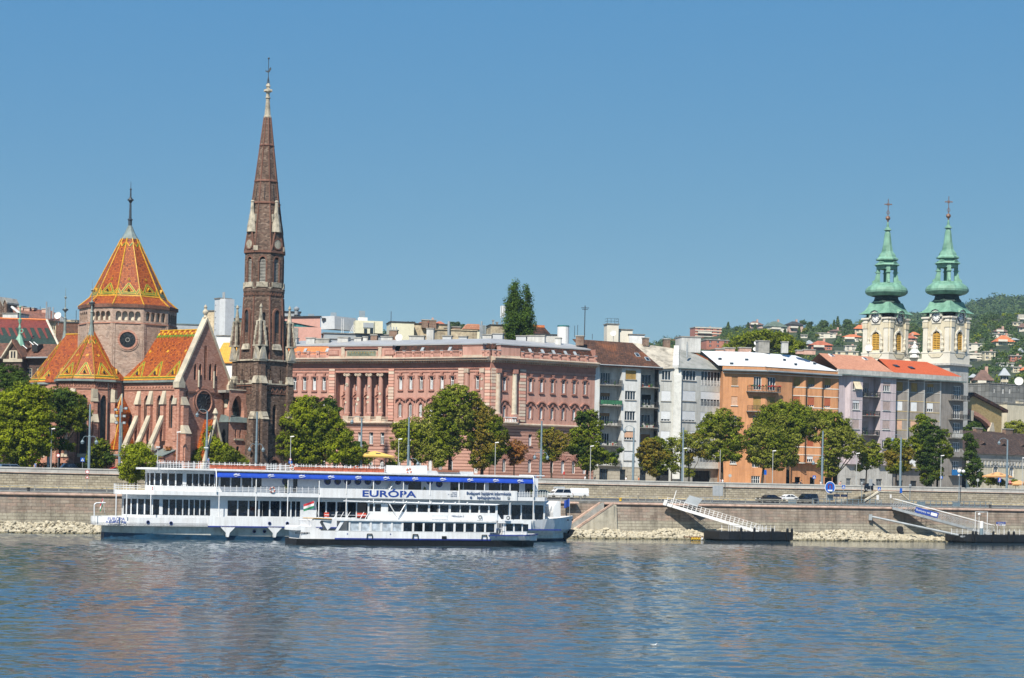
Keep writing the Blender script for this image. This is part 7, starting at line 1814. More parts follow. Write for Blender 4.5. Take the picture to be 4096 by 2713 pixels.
# ================================================================ foliage
import numpy as np
nr=np.random.default_rng(5)
def leafmat(name,c0,c1,c2,trans=0.3):
 m,nt,b=nodes(name)
 ge=nt.nodes.new('ShaderNodeNewGeometry');tc=nt.nodes.new('ShaderNodeTexCoord')
 r=ramp(nt,[(0.0,c0),(0.5,c1),(1.0,c2)]);nt.links.new(ge.outputs['Random Per Island'],r.inputs[0])
 n=_n(nt,'ShaderNodeTexNoise',i_Scale=0.35,i_Detail=2.0);nt.links.new(tc.outputs['Object'],n.inputs['Vector'])
 r2=ramp(nt,[(0.35,(1.0,)*3),(0.65,(1.7,)*3)]);nt.links.new(n.outputs['Fac'],r2.inputs[0])
 col=mix(nt,r.outputs[0],r2.outputs[0],1.0,'MULTIPLY')
 nt.links.new(col,b.inputs['Base Color']);b.inputs['Roughness'].default_value=0.75;b.inputs['Specular IOR Level'].default_value=0.12
 t=nt.nodes.new('ShaderNodeBsdfTranslucent');nt.links.new(col,t.inputs[0]);ms=nt.nodes.new('ShaderNodeMixShader');ms.inputs[0].default_value=trans
 nt.links.new(b.outputs[0],ms.inputs[1]);nt.links.new(t.outputs[0],ms.inputs[2]);nt.links.new(ms.outputs[0],nt.nodes['Material Output'].inputs[0])
 return m
LM={'mid':leafmat('leaf_mid',(.045,.07,.004),(.105,.135,.009),(.18,.195,.018)),'lime':leafmat('leaf_lime',(.09,.12,.004),(.165,.195,.007),(.24,.265,.014)),
      'dark':leafmat('leaf_dark',(.018,.036,.006),(.038,.068,.010),(.075,.11,.016)),'olive':leafmat('leaf_olive',(.075,.095,.008),(.155,.17,.02),(.24,.245,.045)),
      'autumn':leafmat('leaf_turning',(.10,.085,.012),(.21,.15,.02),(.07,.09,.014)),'rust':leafmat('leaf_rust',(.16,.06,.018),(.26,.11,.03),(.13,.08,.02)),
      'far':leafmat('leaf_far',(.028,.055,.018),(.055,.09,.028),(.095,.13,.045)),'pop':leafmat('leaf_poplar',(.022,.05,.007),(.048,.09,.012),(.09,.14,.02))}
m_bark=pm('bark',(0.075,0.058,0.042),rough=.95,var=.35,scale=4)
def leaves_mesh(name,C,Rn,size,mat,par=None):
 n=len(C);nn=Rn+nr.normal(0,.55,(n,3));nn/=np.linalg.norm(nn,axis=1)[:,None]+1e-9
 a=np.cross(nn,nr.normal(0,1,(n,3)));a/=np.linalg.norm(a,axis=1)[:,None]+1e-9;b=np.cross(nn,a)
 s=size*nr.uniform(.6,1.25,(n,1));V=np.empty((n,4,3));V[:,0]=C-a*s;V[:,1]=C-b*s*.6;V[:,2]=C+a*s;V[:,3]=C+b*s*.6
 me=bpy.data.meshes.new(name);me.vertices.add(4*n);me.vertices.foreach_set('co',V.astype(np.float32).ravel());me.loops.add(4*n);me.loops.foreach_set('vertex_index',np.arange(4*n,dtype=np.int32))
 me.polygons.add(n);me.polygons.foreach_set('loop_start',np.arange(0,4*n,4,dtype=np.int32));me.polygons.foreach_set('loop_total',np.full(n,4,dtype=np.int32));me.materials.append(mat);me.update(calc_edges=True)
 o=bpy.data.objects.new(name,me);COL.objects.link(o)
 if par:o.parent=par
 return o
def dirs(n):
 d=nr.normal(0,1,(n,3));return d/np.linalg.norm(d,axis=1)[:,None]
def clumps(c,r,cr,dens,flat=.7,up=.0,lo=.5):
 k=max(3,int((r/cr)**2*6.5));d=dirs(k);d[:,2]+=up;d/=np.linalg.norm(d,axis=1)[:,None]
 cc=np.array(c)+d*(r-cr*.45)*nr.uniform(lo*.9,1.28,(k,1))**.6*np.array([1,1,.92])
 m=int(dens*nr.uniform(.8,1.2));dd=dirs(k*m);rad_=np.repeat(nr.uniform(.6,1.15,k),m)[:,None]*cr
 C=np.repeat(cc,m,0)+dd*rad_*nr.uniform(.55,1.05,(k*m,1))*np.array([1.1,1.1,flat])
 return C,dd*.6+np.repeat(d,m,0)*.5+np.array([0,0,.35])
def tree(u,blobs,t,kind,label,name='street_tree',group='street trees along the embankment',tu=None,Y=None,zb=ZS,leaf=.185,cr=.55,dens=36,trunk=.22,cat='tree',flat=.62,sub=None,yo=0.0,lo=.5):
 Y=Y or Yq(u,t);tu=tu or u
 bp=P(tu,vh(tu),Y);o=thing(name,label,cat,loc=(bp.x,Y,zb),group=group)
 Cs,Ns,ct=[],[],[]
 for i,(bu,bv,br) in enumerate(blobs):
  q=P(bu,bv,Y);r=br*1.2*Y/F;yy=nr.uniform(-.35,.35)*r
  c=(q.x-bp.x,yy,q.z-zb);ct.append((c,r));a,b=clumps(c,r,cr,dens,flat,lo=lo);Cs.append(a);Ns.append(b)
 C=np.concatenate(Cs);N=np.concatenate(Ns)
 leaves_mesh('crown',C,N,leaf,LM[kind],o) if not sub else two_tone(C,N,leaf,kind,sub,o)
 b=MB();zl=min(c[2]-r*.35 for c,r in ct);cx=sum(c[0] for c,r in ct)/len(ct)*.5;zl=max(1.6,zl)
 b.tube((0,0,-.1),(cx*.4,0,zl),trunk*1.25,m_bark,7,r1=trunk*.85)
 for c,r in ct:m_=((cx*.4+c[0])/2+nr.uniform(-.3,.3),c[1]*.4,zl+(c[2]-zl)*.45);b.tube((cx*.4,0,zl-.2),m_,trunk*.6,m_bark,5,r1=trunk*.4);b.tube(m_,(c[0],c[1],c[2]+r*.3),trunk*.4,m_bark,5,r1=.04)
 b.build('trunk',o,uv=False)
 return o
def two_tone(C,N,leaf,kind,sub,o):
 ph=nr.uniform(0,6,3);k=np.sin(C[:,0]*.9+ph[0])+np.sin(C[:,2]*1.1+ph[1])+np.sin(C[:,1]*.8+ph[2])+nr.normal(0,.35,len(C));s=k>np.quantile(k,1-sub[1])
 c=leaves_mesh('crown',C[~s],N[~s],leaf,LM[kind],o);leaves_mesh('foliage_patch',C[s],N[s],leaf,LM[sub[0]],c)
T=tree
T(40,((30,1500,42),(70,1520,40),(20,1560,50),(85,1560,40)),34,'dark','dark green round crown behind the lime green willow at the left edge')
T(80,((95,1600,62),(150,1590,48),(40,1640,62),(110,1670,70),(170,1660,45),(20,1710,60),(70,1750,70),(150,1740,55),(110,1800,60),(30,1800,50),(185,1780,35)),22,'lime','big yellow-green willow at the left edge behind the parapet',trunk=.35,flat=.9,sub=('mid',.25),dens=40)
T(290,((235,1590,40),(262,1600,42),(300,1620,42),(330,1650,34),(270,1660,46),(225,1650,38),(320,1700,26),(250,1710,30),(215,1730,28),(250,1780,26),(285,1790,18)),27,'mid','grey-green loose tree in front of the polygonal apse',tu=232,sub=('dark',.45),dens=26)
T(402,((402,1780,24),(385,1805,28),(420,1805,28),(372,1835,24),(432,1838,26),(405,1840,28)),23,'dark','small dark pyramid shaped tree under the tall apse windows',trunk=.12,sub=('mid',.4))
T(545,((520,1815,34),(560,1810,38),(590,1850,38),(540,1850,40),(505,1870,28),(560,1890,30),(525,1905,26),(498,1900,18)),9,'lime','drooping bright green young tree growing on the lower quay behind the large white ship',zb=6.8,trunk=.12,flat=1.0,sub=('mid',.35),leaf=.17)
T(860,((838,1725,18),(842,1760,26),(820,1800,32),(870,1795,36),(790,1830,26),(915,1820,34),(850,1835,30),(950,1838,26),(975,1850,18)),22,'lime','low spreading bush-like tree below the church gable',trunk=.15,flat=.9,sub=('mid',.4),tu=850)
T(690,((678,1800,14),(688,1820,16),(672,1835,14)),22,'rust','thin brownish sapling beside the nave wall',trunk=.06,dens=14)
T(1225,((1180,1640,52),(1240,1640,50),(1130,1680,48),(1290,1680,50),(1200,1700,66),(1110,1740,40),(1330,1730,50),(1260,1750,66),(1160,1780,56),(1380,1760,38),(1340,1800,52),(1230,1820,56),(1410,1820,36),(1150,1830,36)),24,'mid','largest dense round tree right of the steeple',trunk=.4,flat=.85,sub=('lime',.3),dens=42)
T(1335,((1318,1610,22),(1335,1640,24),(1345,1680,22)),33,'dark','dark tree top rising behind the largest round tree')
T(1440,((1430,1800,34),(1400,1840,32),(1460,1830,26)),30,'mid','shaded small tree behind the yellow parasol',sub=('dark',.5))
T(1575,((1570,1850,18),(1560,1865,16)),20,'lime','small bright shrub right of the yellow parasol',trunk=.06,name='shrub',cat='shrub')
T(1655,((1610,1720,36),(1660,1715,42),(1705,1730,36),(1600,1770,34),(1650,1775,44),(1710,1780,42),(1610,1820,24),(1745,1800,36),(1690,1820,30),(1750,1840,28)),23,'olive','yellow-green tree with visible branches left of the tall chestnut',trunk=.2,flat=.8,sub=('lime',.5),dens=28)
T(1800,((1800,1575,34),(1840,1565,30),(1770,1610,38),(1820,1620,44),(1730,1650,34),(1780,1670,46),(1850,1670,44),(1740,1710,40),(1800,1730,50),(1850,1750,40),(1790,1790,44),(1760,1770,34)),25,'mid','tall chestnut tree with deep gaps before the middle palace front',trunk=.34,sub=('olive',.4),dens=30,lo=.6,tu=1800)
T(1925,((1890,1600,30),(1905,1640,36),(1940,1660,36),(1970,1690,34),(1900,1700,44),(1950,1730,42),(2000,1740,32),(1920,1780,44),(1975,1790,40),(1920,1840,38),(1960,1830,30),(2010,1780,24)),24,'mid','chestnut tree with yellow patches before the palace corner',trunk=.3,sub=('autumn',.32),dens=30,lo=.6,tu=1925)
T(2062,((2060,1785,26),(2085,1800,22),(2045,1810,24),(2070,1830,24),(2030,1800,16),(2055,1850,16)),24,'rust','small rust brown tree before the palace corner',trunk=.12,dens=24,tu=2055)
T(2205,((2180,1740,26),(2215,1735,24),(2250,1755,28),(2190,1775,32),(2235,1790,30),(2210,1820,28),(2185,1835,18)),24,'autumn','thin tree with orange-green leaves before the right palace front',trunk=.16,sub=('mid',.45),dens=24,lo=.6)
T(2345,((2330,1670,26),(2370,1665,26),(2345,1700,34),(2385,1705,26),(2320,1745,36),(2370,1755,34),(2300,1790,30),(2350,1800,42),(2400,1820,34),(2450,1835,26),(2350,1845,38),(2480,1800,12)),25,'dark','dark green tree hiding the joint of the pink palace and the white house',trunk=.26,sub=('mid',.42),tu=2345)
T(2612,((2600,1780,30),(2635,1775,26),(2575,1815,28),(2620,1820,36),(2660,1820,26),(2595,1855,30),(2650,1855,28),(2620,1885,24)),24,'mid','compact tree with golden tips before the white house',trunk=.16,sub=('autumn',.5),tu=2630)
T(2685,((2690,1765,20),(2675,1800,26),(2690,1840,28),(2700,1875,20)),30,'mid','narrow pale green tree between the compact golden one and the sparse one',trunk=.12,dens=18)
T(2755,((2740,1750,24),(2780,1760,30),(2720,1785,24),(2765,1795,32),(2810,1800,28),(2745,1835,26),(2755,1890,20)),24,'olive','sparse brownish tree before the grey house',trunk=.14,sub=('autumn',.35),dens=20,lo=.65)
T(2885,((2850,1680,30),(2895,1665,32),(2930,1700,34),(2870,1710,40),(2820,1720,32),(2800,1745,20),(2915,1750,40),(2860,1770,40),(2950,1770,34),(2890,1815,36),(2830,1810,30),(2940,1820,26)),25,'olive','tall light green tree before the left side of the orange house',trunk=.26,sub=('mid',.5),dens=28,lo=.6,tu=2888)
T(3150,((3085,1665,44),(3130,1645,38),(3180,1645,38),(3220,1670,40),(3060,1710,44),(3120,1700,50),(3190,1700,50),(3240,1700,30),(3150,1740,44)),29,'mid','wide dome shaped crown before the orange house',trunk=.3,flat=1.0,sub=('olive',.4),dens=44)
T(3320,((3290,1670,30),(3330,1680,34),(3370,1710,34),(3350,1740,34),(3395,1740,24)),30,'mid','round green crown behind the pale green tree by the lilac house',flat=1.0,dens=36)
T(3060,((3015,1745,34),(3060,1740,36),(3105,1740,34),(3030,1790,38),(3085,1790,42),(3140,1770,36),(3180,1760,26),(3150,1810,38),(3060,1835,36),(3110,1845,36),(3170,1840,24),(3010,1830,22)),24,'mid','broad maple with leaning trunk under the dome shaped crown',trunk=.24,sub=('olive',.4),dens=30,lo=.6,tu=3045)
T(3345,((3300,1700,26),(3260,1745,24),(3320,1750,36),(3370,1745,34),(3420,1765,32),(3440,1790,22),(3330,1800,36),(3380,1800,34),(3300,1850,28),(3325,1885,26),(3340,1840,20)),25,'olive','pale yellow-green tree right of the blue-grey mast by the orange house',trunk=.22,dens=30,lo=.6)
T(3480,((3490,1790,26),(3455,1815,26),(3500,1820,28),(3470,1850,26),(3510,1850,20),(3440,1870,16)),25,'olive','smaller olive tree before the lilac house',trunk=.14,sub=('mid',.4),dens=28,tu=3462)
T(3588,((3570,1780,28),(3610,1790,30),(3560,1820,26),(3600,1830,38),(3635,1820,22),(3580,1865,30),(3620,1865,24)),25,'mid','round brown-green tree where the lilac and grey-brown houses meet',trunk=.15,sub=('autumn',.3),tu=3582)
T(3705,((3685,1675,20),(3710,1690,26),(3680,1720,30),(3730,1740,34),(3700,1770,40),(3660,1765,22),(3775,1740,22),(3760,1790,36),(3690,1810,36),(3735,1835,36),(3790,1810,24),(3700,1870,30),(3740,1890,30),(3710,1915,26)),26,'mid','tallest pointed dark tree before the grey-brown house',trunk=.24,sub=('dark',.4),tu=3705,lo=.6)
T(3890,((3870,1750,18),(3885,1780,24),(3880,1820,26),(3900,1860,28),(3880,1895,26),(3910,1910,24),(3900,1930,20)),34,'dark','dark narrow tree in the gap left of the low cream house',trunk=.2,tu=3895)
for u,v,r,lb in ((3962,1922,17,'left clipped green shrub by the cafe terrace'),(4004,1928,15,'middle clipped green shrub behind the cafe road sign'),(4061,1930,13,'right clipped green shrub by the cafe terrace')):
 T(u,((u-5,v,r),(u+7,v+4,r*.8)),24,'mid',lb,name='shrub',cat='shrub',trunk=.05,group='shrubs round the cafe terrace',cr=.35,leaf=.12)
hd=thing('clipped_hedge','long clipped dark hedge behind the parked cars at the left','hedge',loc=(*Q(180,30,0).xy,ZS));k=5200;C=np.stack([nr.uniform(-13,9,k),nr.uniform(-.4,.4,k),nr.uniform(.2,1.9,k)],1);C[:,1]+=C[:,0]*.44
leaves_mesh('hedge_leaves',C,dirs(k)+np.array([0,-.6,.5]),.16,LM['dark'],hd)
T(2078,tuple((2060+dx,v,r) for dx,v,r in ((2,1140,14),(-4,1165,20),(6,1190,24),(-8,1215,28),(4,1240,30),(-12,1265,30),(8,1280,32),(-8,1305,34),(6,1330,34),(-14,1345,26)))+tuple((2105+dx,v,r) for dx,v,r in ((0,1158,12),(4,1185,18),(-2,1215,22),(4,1245,24),(6,1275,26),(10,1305,26),(4,1330,24))),0,'pop','tall twin-topped dark poplar rising behind the pink palace roof',name='poplar_tree',group='trees behind the houses',Y=455,cr=.8,dens=46,flat=1.5,trunk=.3)
T(3030,tuple((2930+28*k,1385-38*math.sin(k/9*PI)**.7+10,36) for k in range(10))+((3010,1355,30),(3060,1345,32),(3100,1360,30),(3150,1380,30)),0,'mid','wide green treetop behind the white roof of the orange house',name='broad_tree',group='trees behind the houses',Y=600,cr=1.2,dens=50,leaf=.32,trunk=.4)
T(3900,((3880,1720,26),(3900,1710,22),(3920,1730,20)),0,'dark','dark tree inside the arch of the market hall',name='broad_tree',group='trees behind the houses',Y=535)
T(4070,((4040,1712,22),(4065,1705,26),(4090,1718,22)),0,'olive','small olive tree above the brown roof at the right edge',name='broad_tree',group='trees behind the houses',Y=540)
# ================================================================ hillside with villas, and the far wooded hill
SK=((2300,1400),(2640,1372),(2740,1350),(2800,1334),(2900,1322),(2990,1303),(3150,1305),(3300,1303),(3450,1298),(3560,1306),(3650,1300),(3760,1300),(3880,1282),(3960,1260),(4100,1248),(4400,1235))
SF=((3500,1290),(3700,1262),(3860,1236),(3900,1222),(3950,1207),(4000,1200),(4096,1194),(4400,1190))
def itp(tb,u):
 if u<=tb[0][0]:return tb[0][1]
 for (a,va),(b,vb) in zip(tb,tb[1:]):
  if u<=b:return va+(vb-va)*(u-a)/(b-a)
 return tb[-1][1]
def hillpt(tb,u,f,Yn,Yf,vb=1600):return P(u,vb+(itp(tb,u)+6-vb)*f,Yn+(Yf-Yn)*f)
def on_hill(u,v,tb=SK,Yn=640,Yf=1250,vb=1600):
 f=(v-vb)/(itp(tb,u)+6-vb);return P(u,v,Yn+(Yf-Yn)*f)
m_hill=pm('hill_soil',(0.045,0.06,0.025),rough=.95,var=.3,scale=.05)
def terrain(name,tb,u0,u1,Yn,Yf,vb):
 b=MB();us=list(range(u0,u1+1,50));R_=12;pts=[tuple(hillpt(tb,u,k/R_,Yn,Yf,vb)) for k in range(R_+1) for u in us];n=len(us)
 pts+=[tuple(Vector(hillpt(tb,u,1,Yn,Yf,vb))+Vector((0,250,-40))) for u in us]
 b.mesh(pts,[(k*n+i,k*n+i+1,(k+1)*n+i+1,(k+1)*n+i) for k in range(R_+1) for i in range(n-1)],m_hill);struct(name,b,smooth=True)
terrain('near_hill',SK,2300,5600,640,1250,1600);terrain('far_hill',SF,3400,5600,1500,2600,1420)
terrain('left_hill',((1300,1400),(1500,1330),(1640,1318),(1820,1312),(1960,1316),(2050,1345),(2150,1400)),1300,2150,640,1100,1600)
m_vill={'w':m_crmw,'c':m_cream,'p':pm('villa_pink',(.52,.36,.30),var=.08),'b':pm('terrace_brick',(.42,.17,.12),var=.1),'o':m_bei,'g':m_wrs}
m_vr={'r':pm('villa_red_roof',(0.42,0.13,0.07),rough=.8,var=.2,scale=.6),'o':pm('villa_orange_roof',(0.56,0.17,0.07),rough=.8,var=.15,scale=.6),'d':m_dkr,'n':pm('villa_brown_roof',(0.17,0.10,0.08),rough=.8,var=.25,scale=.6),'z':m_zinc,'g':pm('villa_green_roof',(.13,.17,.13),var=.2),'f':None}
def villa(u,v,w,h,rise,wall,roof,label,fl=2,rot=None,name='villa',tb=SK,kw={}):
 q=on_hill(u,v,tb,**kw);k=q.y/F;W_,H_,R_=w*k,h*k,rise*k;a=rad(rnd.uniform(-30,30) if rot is None else rot)
 o=thing(name,label,'building',loc=(q.x,q.y,q.z-1),rz=a,group='villas on the hillside');D=W_*.7;n=max(2,int(W_/3.4));fh=H_/fl
 hs=[(-W_/2+W_*(i+.5)/n-.6,-W_/2+W_*(i+.5)/n+.6,1+fh*j+fh*.25,1+fh*j+fh*.8) for i in range(n) for j in range(fl)]
 b=MB();b.wall(-W_/2,W_/2,-4,H_+1,hs,m_vill[wall],t=-D/2,dep=.3)
 for x in (-W_/2,W_/2):b.poly([(x,-D/2,-4),(x,D/2,-4),(x,D/2,H_+1),(x,-D/2,H_+1)],m_vill[wall])
 b.poly([(-W_/2,D/2,-4),(W_/2,D/2,-4),(W_/2,D/2,H_+1),(-W_/2,D/2,H_+1)],m_vill[wall]);b.build('wall',o)
 if fl>2:w_=MB();[w_.box(-W_/2-.2,W_/2+.2,-D/2-.35,-D/2,1+fh*j-.3,1+fh*j+.1,m_crmw) for j in range(fl+1)];w_.build('floor_band',o)
 for hh in hs:w_=MB();w_.box(hh[0],hh[1],-D/2+.2,-D/2+.28,hh[2],hh[3],g_win);w_.box((hh[0]+hh[1])/2-.06,(hh[0]+hh[1])/2+.06,-D/2+.12,-D/2+.2,hh[2],hh[3],m_frame);w_.build('window',o,uv=False)
 r=MB();z=H_+1;e=.7
 if roof=='f':r.box(-W_/2-.3,W_/2+.3,-D/2-.3,D/2+.3,z,z+.4,m_conc)
 else:
  rl=max(0,(W_-D)/2*.8)
  r.mesh([(-W_/2-e,-D/2-e,z-.1),(W_/2+e,-D/2-e,z-.1),(W_/2+e,D/2+e,z-.1),(-W_/2-e,D/2+e,z-.1),(-rl,0,z+R_),(rl,0,z+R_)],[(0,1,5,4),(1,2,5),(2,3,4,5),(3,0,4),(3,2,1,0)],m_vr[roof])
 ro=r.build('roof',o)
 if w>40:c=MB();c.box(W_*.15,W_*.15+1,.3,1.2,z,z+R_+1.2,m_pch);c.build('chimney',ro)
 if w>55 and roof!='f' or fl>2:
  c=MB();z_=1+fh;c.box(-W_*.42,W_*.1,-D/2-1.3,-D/2,z_-.2,z_,m_conc);c.box(-W_*.42,W_*.1,-D/2-1.3,-D/2-1.2,z_,z_+.9,m_crmw);c.build('balcony',o)
V=villa
V(2822,1348,108,34,0,'b','f','brick red terraced block on the hill crest with white floor bands',3,12,'terraced_block')
V(2860,1394,95,30,0,'b','f','low brick block with white balconies below the terraced block',2,14)
V(3018,1312,58,12,14,'p','n','big brown roofed house on the crest among dark conifers',1,10)
V(3100,1330,80,22,22,'w','g','white fronted house with long green sloping roof on the crest',2,20)
V(3175,1328,62,28,14,'p','d','beige house with dark pitched roof right of the green roofed one',2,15)
V(3215,1352,26,10,0,'w','f','tiny white arcaded terrace under the crest',1,0)
V(3300,1352,74,16,0,'w','f','long white flat house with terrace, middle of the near hillside',2,8);V(3340,1342,50,16,8,'p','n','pinkish house directly behind the long white flat one',1,0)
V(3280,1400,84,18,18,'b','r','brick house with wide red roof and zinc end above the orange house chimneys',2,5);V(3236,1388,32,12,14,'c','z','small house with pale blue-grey pointed roof',1,0)
V(3408,1366,76,16,12,'w','o','wide house with bright orange roof left of the copper towers',2,-5);V(3438,1332,42,16,16,'c','o','small orange-red roofed house touching the left copper tower',1,0);V(3382,1424,92,14,0,'c','f','long cream flat house just above the salmon roof',1,0)
V(3400,1402,44,16,0,'w','f','white flat villa between two orange roofs',2,0)
V(3636,1322,40,9,10,'o','n','small brown roofed house between the copper towers, on the crest',1,0);V(3655,1352,38,12,12,'c','o','orange roofed house between the copper towers',1,10);V(3640,1366,44,12,12,'p','r','crimson roofed house between the copper towers',1,0);V(3652,1392,54,16,0,'p','f','pale pink flat house low between the copper towers',2,10)
V(4000,1338,56,10,14,'w','n','long mauve roofed house high on the right slope',1,5);V(4012,1380,72,12,26,'c','o','biggest orange-red hipped roof on the right slope',1,5);V(3985,1350,42,12,0,'w','f','flat cream house under the mauve roofed one',1,0)
V(4088,1284,34,22,0,'w','f','white stepped hotel-like block at the right edge of the hill',4,0,'stepped_block');V(4066,1304,36,12,0,'c','f','cream flat house below the stepped block',1,0);V(4090,1326,30,16,16,'w','n','white gabled house at the right edge',1,0)
V(3890,1404,74,26,0,'w','f','white flat block with railed roof terrace right of the right copper tower',2,5,'flat_block');V(3955,1440,44,30,0,'c','f','cream block right of the white flat block',2,5);V(3892,1446,56,30,0,'w','f','white block with balconies behind the right copper tower',3,5,'flat_block')
V(3992,1452,26,14,0,'c','f','small flat beige house in the trees',1,0);V(4060,1446,44,20,0,'b','f','brick terraced house in the trees at right',2,0);V(4020,1466,60,10,0,'g','f','long low grey terrace at right',1,0);V(4070,1490,44,18,0,'c','f','cream house over the panelled block',2,0);V(4095,1496,26,14,12,'c','o','orange roofed house at the right edge over the panelled block',1,0);V(3868,1368,34,8,0,'g','f','low pale roof beside the right copper tower',1,0);V(4055,1370,30,10,8,'w','z','small white house right of the biggest orange roof',1,0);V(4082,1420,26,10,18,'g','z','grey steep roofed hut at right',1,0);V(4030,1352,34,10,0,'c','f','flat beige house right of the mauve roofed one',1,0)
V(3930,1548,66,26,42,'c','n','old villa with steep brown roof behind the market hall',2,0,'turreted_villa',kw={'Yf':1250});V(3892,1548,26,38,14,'c','z','left pale round turret of the old villa',2,0,'turret');V(4016,1548,28,46,30,'c','z','right pale turret with tall pointed zinc cap',2,0,'turret')
kwl={'Yn':640,'Yf':1100};SL=((1300,1400),(1500,1330),(1640,1318),(1820,1312),(1960,1316),(2050,1345),(2150,1400))
V(1715,1318,70,24,14,'b','r','red roofed house on the skyline over the grey-beige house top',2,0,tb=SL,kw=kwl);V(1758,1312,40,14,12,'w','r','second red roof on the skyline right of the brick stacks',1,0,tb=SL,kw=kwl)
V(2690,1372,26,10,6,'p','r','small red roof left of the terraced block',1,0)
def wood(name,label,tb,u0,u1,n,Yn,Yf,vb,r0,r1,leaf,dens,kind,clear=()):
 Cs,Ns=[],[]
 for _ in range(n):
  u=nr.uniform(u0,u1);f=nr.uniform(.1,1.0)**.8;q=hillpt(tb,u,f,Yn,Yf,vb);v=vb+(itp(tb,u)+6-vb)*f
  if any(abs(u-a)<w+6 and c-h<v<c+34 for a,c,w,h in clear):continue
  r=nr.uniform(r0,r1);k=dens;d=dirs(k);d[:,2]=np.abs(d[:,2])*1.0-.2
  Cs.append(np.array(q)+np.array([0,0,r*.2])+d*r*nr.uniform(.6,1.05,(k,1))*np.array([1,1,nr.uniform(.8,1.3)]));Ns.append(d+np.array([0,0,.3]))
 tag(leaves_mesh(name,np.concatenate(Cs),np.concatenate(Ns),leaf,LM[kind]),label,'trees',kind='stuff')
CL=[(o.get('cu',0),0,0,0) for o in ()]
cl=[(2822,1348,50,30),(2860,1394,45,26),(3100,1330,38,18),(3175,1328,30,26),(3300,1352,36,14),(3280,1400,42,22),(3408,1366,38,16),(3382,1424,46,14),(3655,1352,18,12),(3652,1392,26,14),(4000,1338,28,12),(4012,1380,36,26),(3890,1404,36,22),(3955,1440,22,24),(3892,1446,28,26),(4088,1284,18,20),(4060,1446,20,16),(3930,1548,40,50),(4016,1548,20,60),(3236,1388,16,16),(3438,1332,20,18),(4070,1490,22,14),(4090,1326,14,18),(3400,1402,20,12),(3640,1366,20,12),(3018,1312,26,12)]
wood('hillside_wood','mixed trees filling the hillside between the villas',SK,2560,4800,2200,640,1250,1600,1.8,3.8,.5,90,'far',cl)
wood('hillside_wood','lighter green trees scattered on the hillside',SK,2560,4300,300,640,1250,1600,1.8,3.6,.5,90,'mid',cl)
wood('far_wood','dense wood covering the far hill at the right',SF,3450,4800,2000,1500,2600,1420,6,11,1.6,90,'far')
wood('left_wood','trees on the low rise behind the palace roofs',SL,1500,2040,160,640,1100,1600,2.5,4.5,.6,110,'far')
def htree(u,v,w,h,label,kind='far',conif=False,tb=SK,kw={}):
 q=on_hill(u,v,tb,**kw);k=q.y/F;W_,H_=w*k,h*k;o=thing('conifer_tree' if conif else 'hill_tree',label,'tree',loc=(q.x,q.y,q.z-1),group='single trees on the hill skyline');Cs,Ns=[],[]
 if conif:
  n=700;z=nr.random(n)**1.3;a=nr.uniform(0,2*PI,n);r=(1-z)*W_/2*(.55+.45*np.sin(z*38))+.2;C=np.stack([r*np.cos(a),r*np.sin(a),H_*(.12+.88*z)],1);N=np.stack([np.cos(a),np.sin(a),np.full(n,.4)],1)
 else:
  for _ in range(6):c,n_=clumps((nr.uniform(-.25,.25)*W_,nr.uniform(-.2,.2)*W_,H_*nr.uniform(.45,.8)),W_*.3,1.2,26);Cs.append(c);Ns.append(n_)
  C=np.concatenate(Cs);N=np.concatenate(Ns)
 leaves_mesh('crown',C,N,.5,LM[kind],o);b=MB();b.tube((0,0,-1),(0,0,H_*.6),.3,m_bark,5,r1=.12);b.build('trunk',o,uv=False)
for a in ((2912,1326,26,44,'tall slim conifer right of the terraced block','far',True),(2992,1318,18,34,'dark conifer left of the brown roofed crest house','far',True),(3020,1322,18,32,'dark conifer in front of the brown roofed crest house','far',True),(3196,1352,26,52,'dark conifer at the right end of the beige crest house','far',True),(3140,1348,22,40,'conifer before the green roofed house','far',True),(3210,1310,30,40,'tall leafy tree right of the beige crest house'),(3238,1314,26,36,'second leafy tree right of the beige crest house'),(3290,1318,44,44,'round tree mid skyline','far'),(3350,1320,34,60,'tallest dark conifer of the crest','far',True),(3336,1322,26,48,'dark conifer left of the tallest one','far',True),(3388,1318,42,48,'broad dark tree near the left copper tower'),(2950,1326,24,26,'round bush-like tree on the crest left','far'),(3270,1354,18,30,'small yellow-green tree below the crest','olive'),(3222,1342,22,38,'yellow-green tree below the leafy pair','olive'),(3992,1212,22,22,'lone conifer on the far hill crest','far',False)):
 htree(*a,**({'tb':SF,'kw':{'Yn':1500,'Yf':2600,'vb':1420}} if a[0]==3992 else {}))
for a in ((1645,1320,44,42,'bushy tree on the skyline behind the cream rooftop box'),(1815,1326,50,56,'dark tree on the skyline behind the ruined wall'),(1850,1318,34,24,'low tree right of the dark skyline tree'),(1900,1318,36,24,'low tree left of the aerials'),(1935,1322,26,20,'small tree right beside the flues')):htree(*a,tb=SL,kw=kwl)
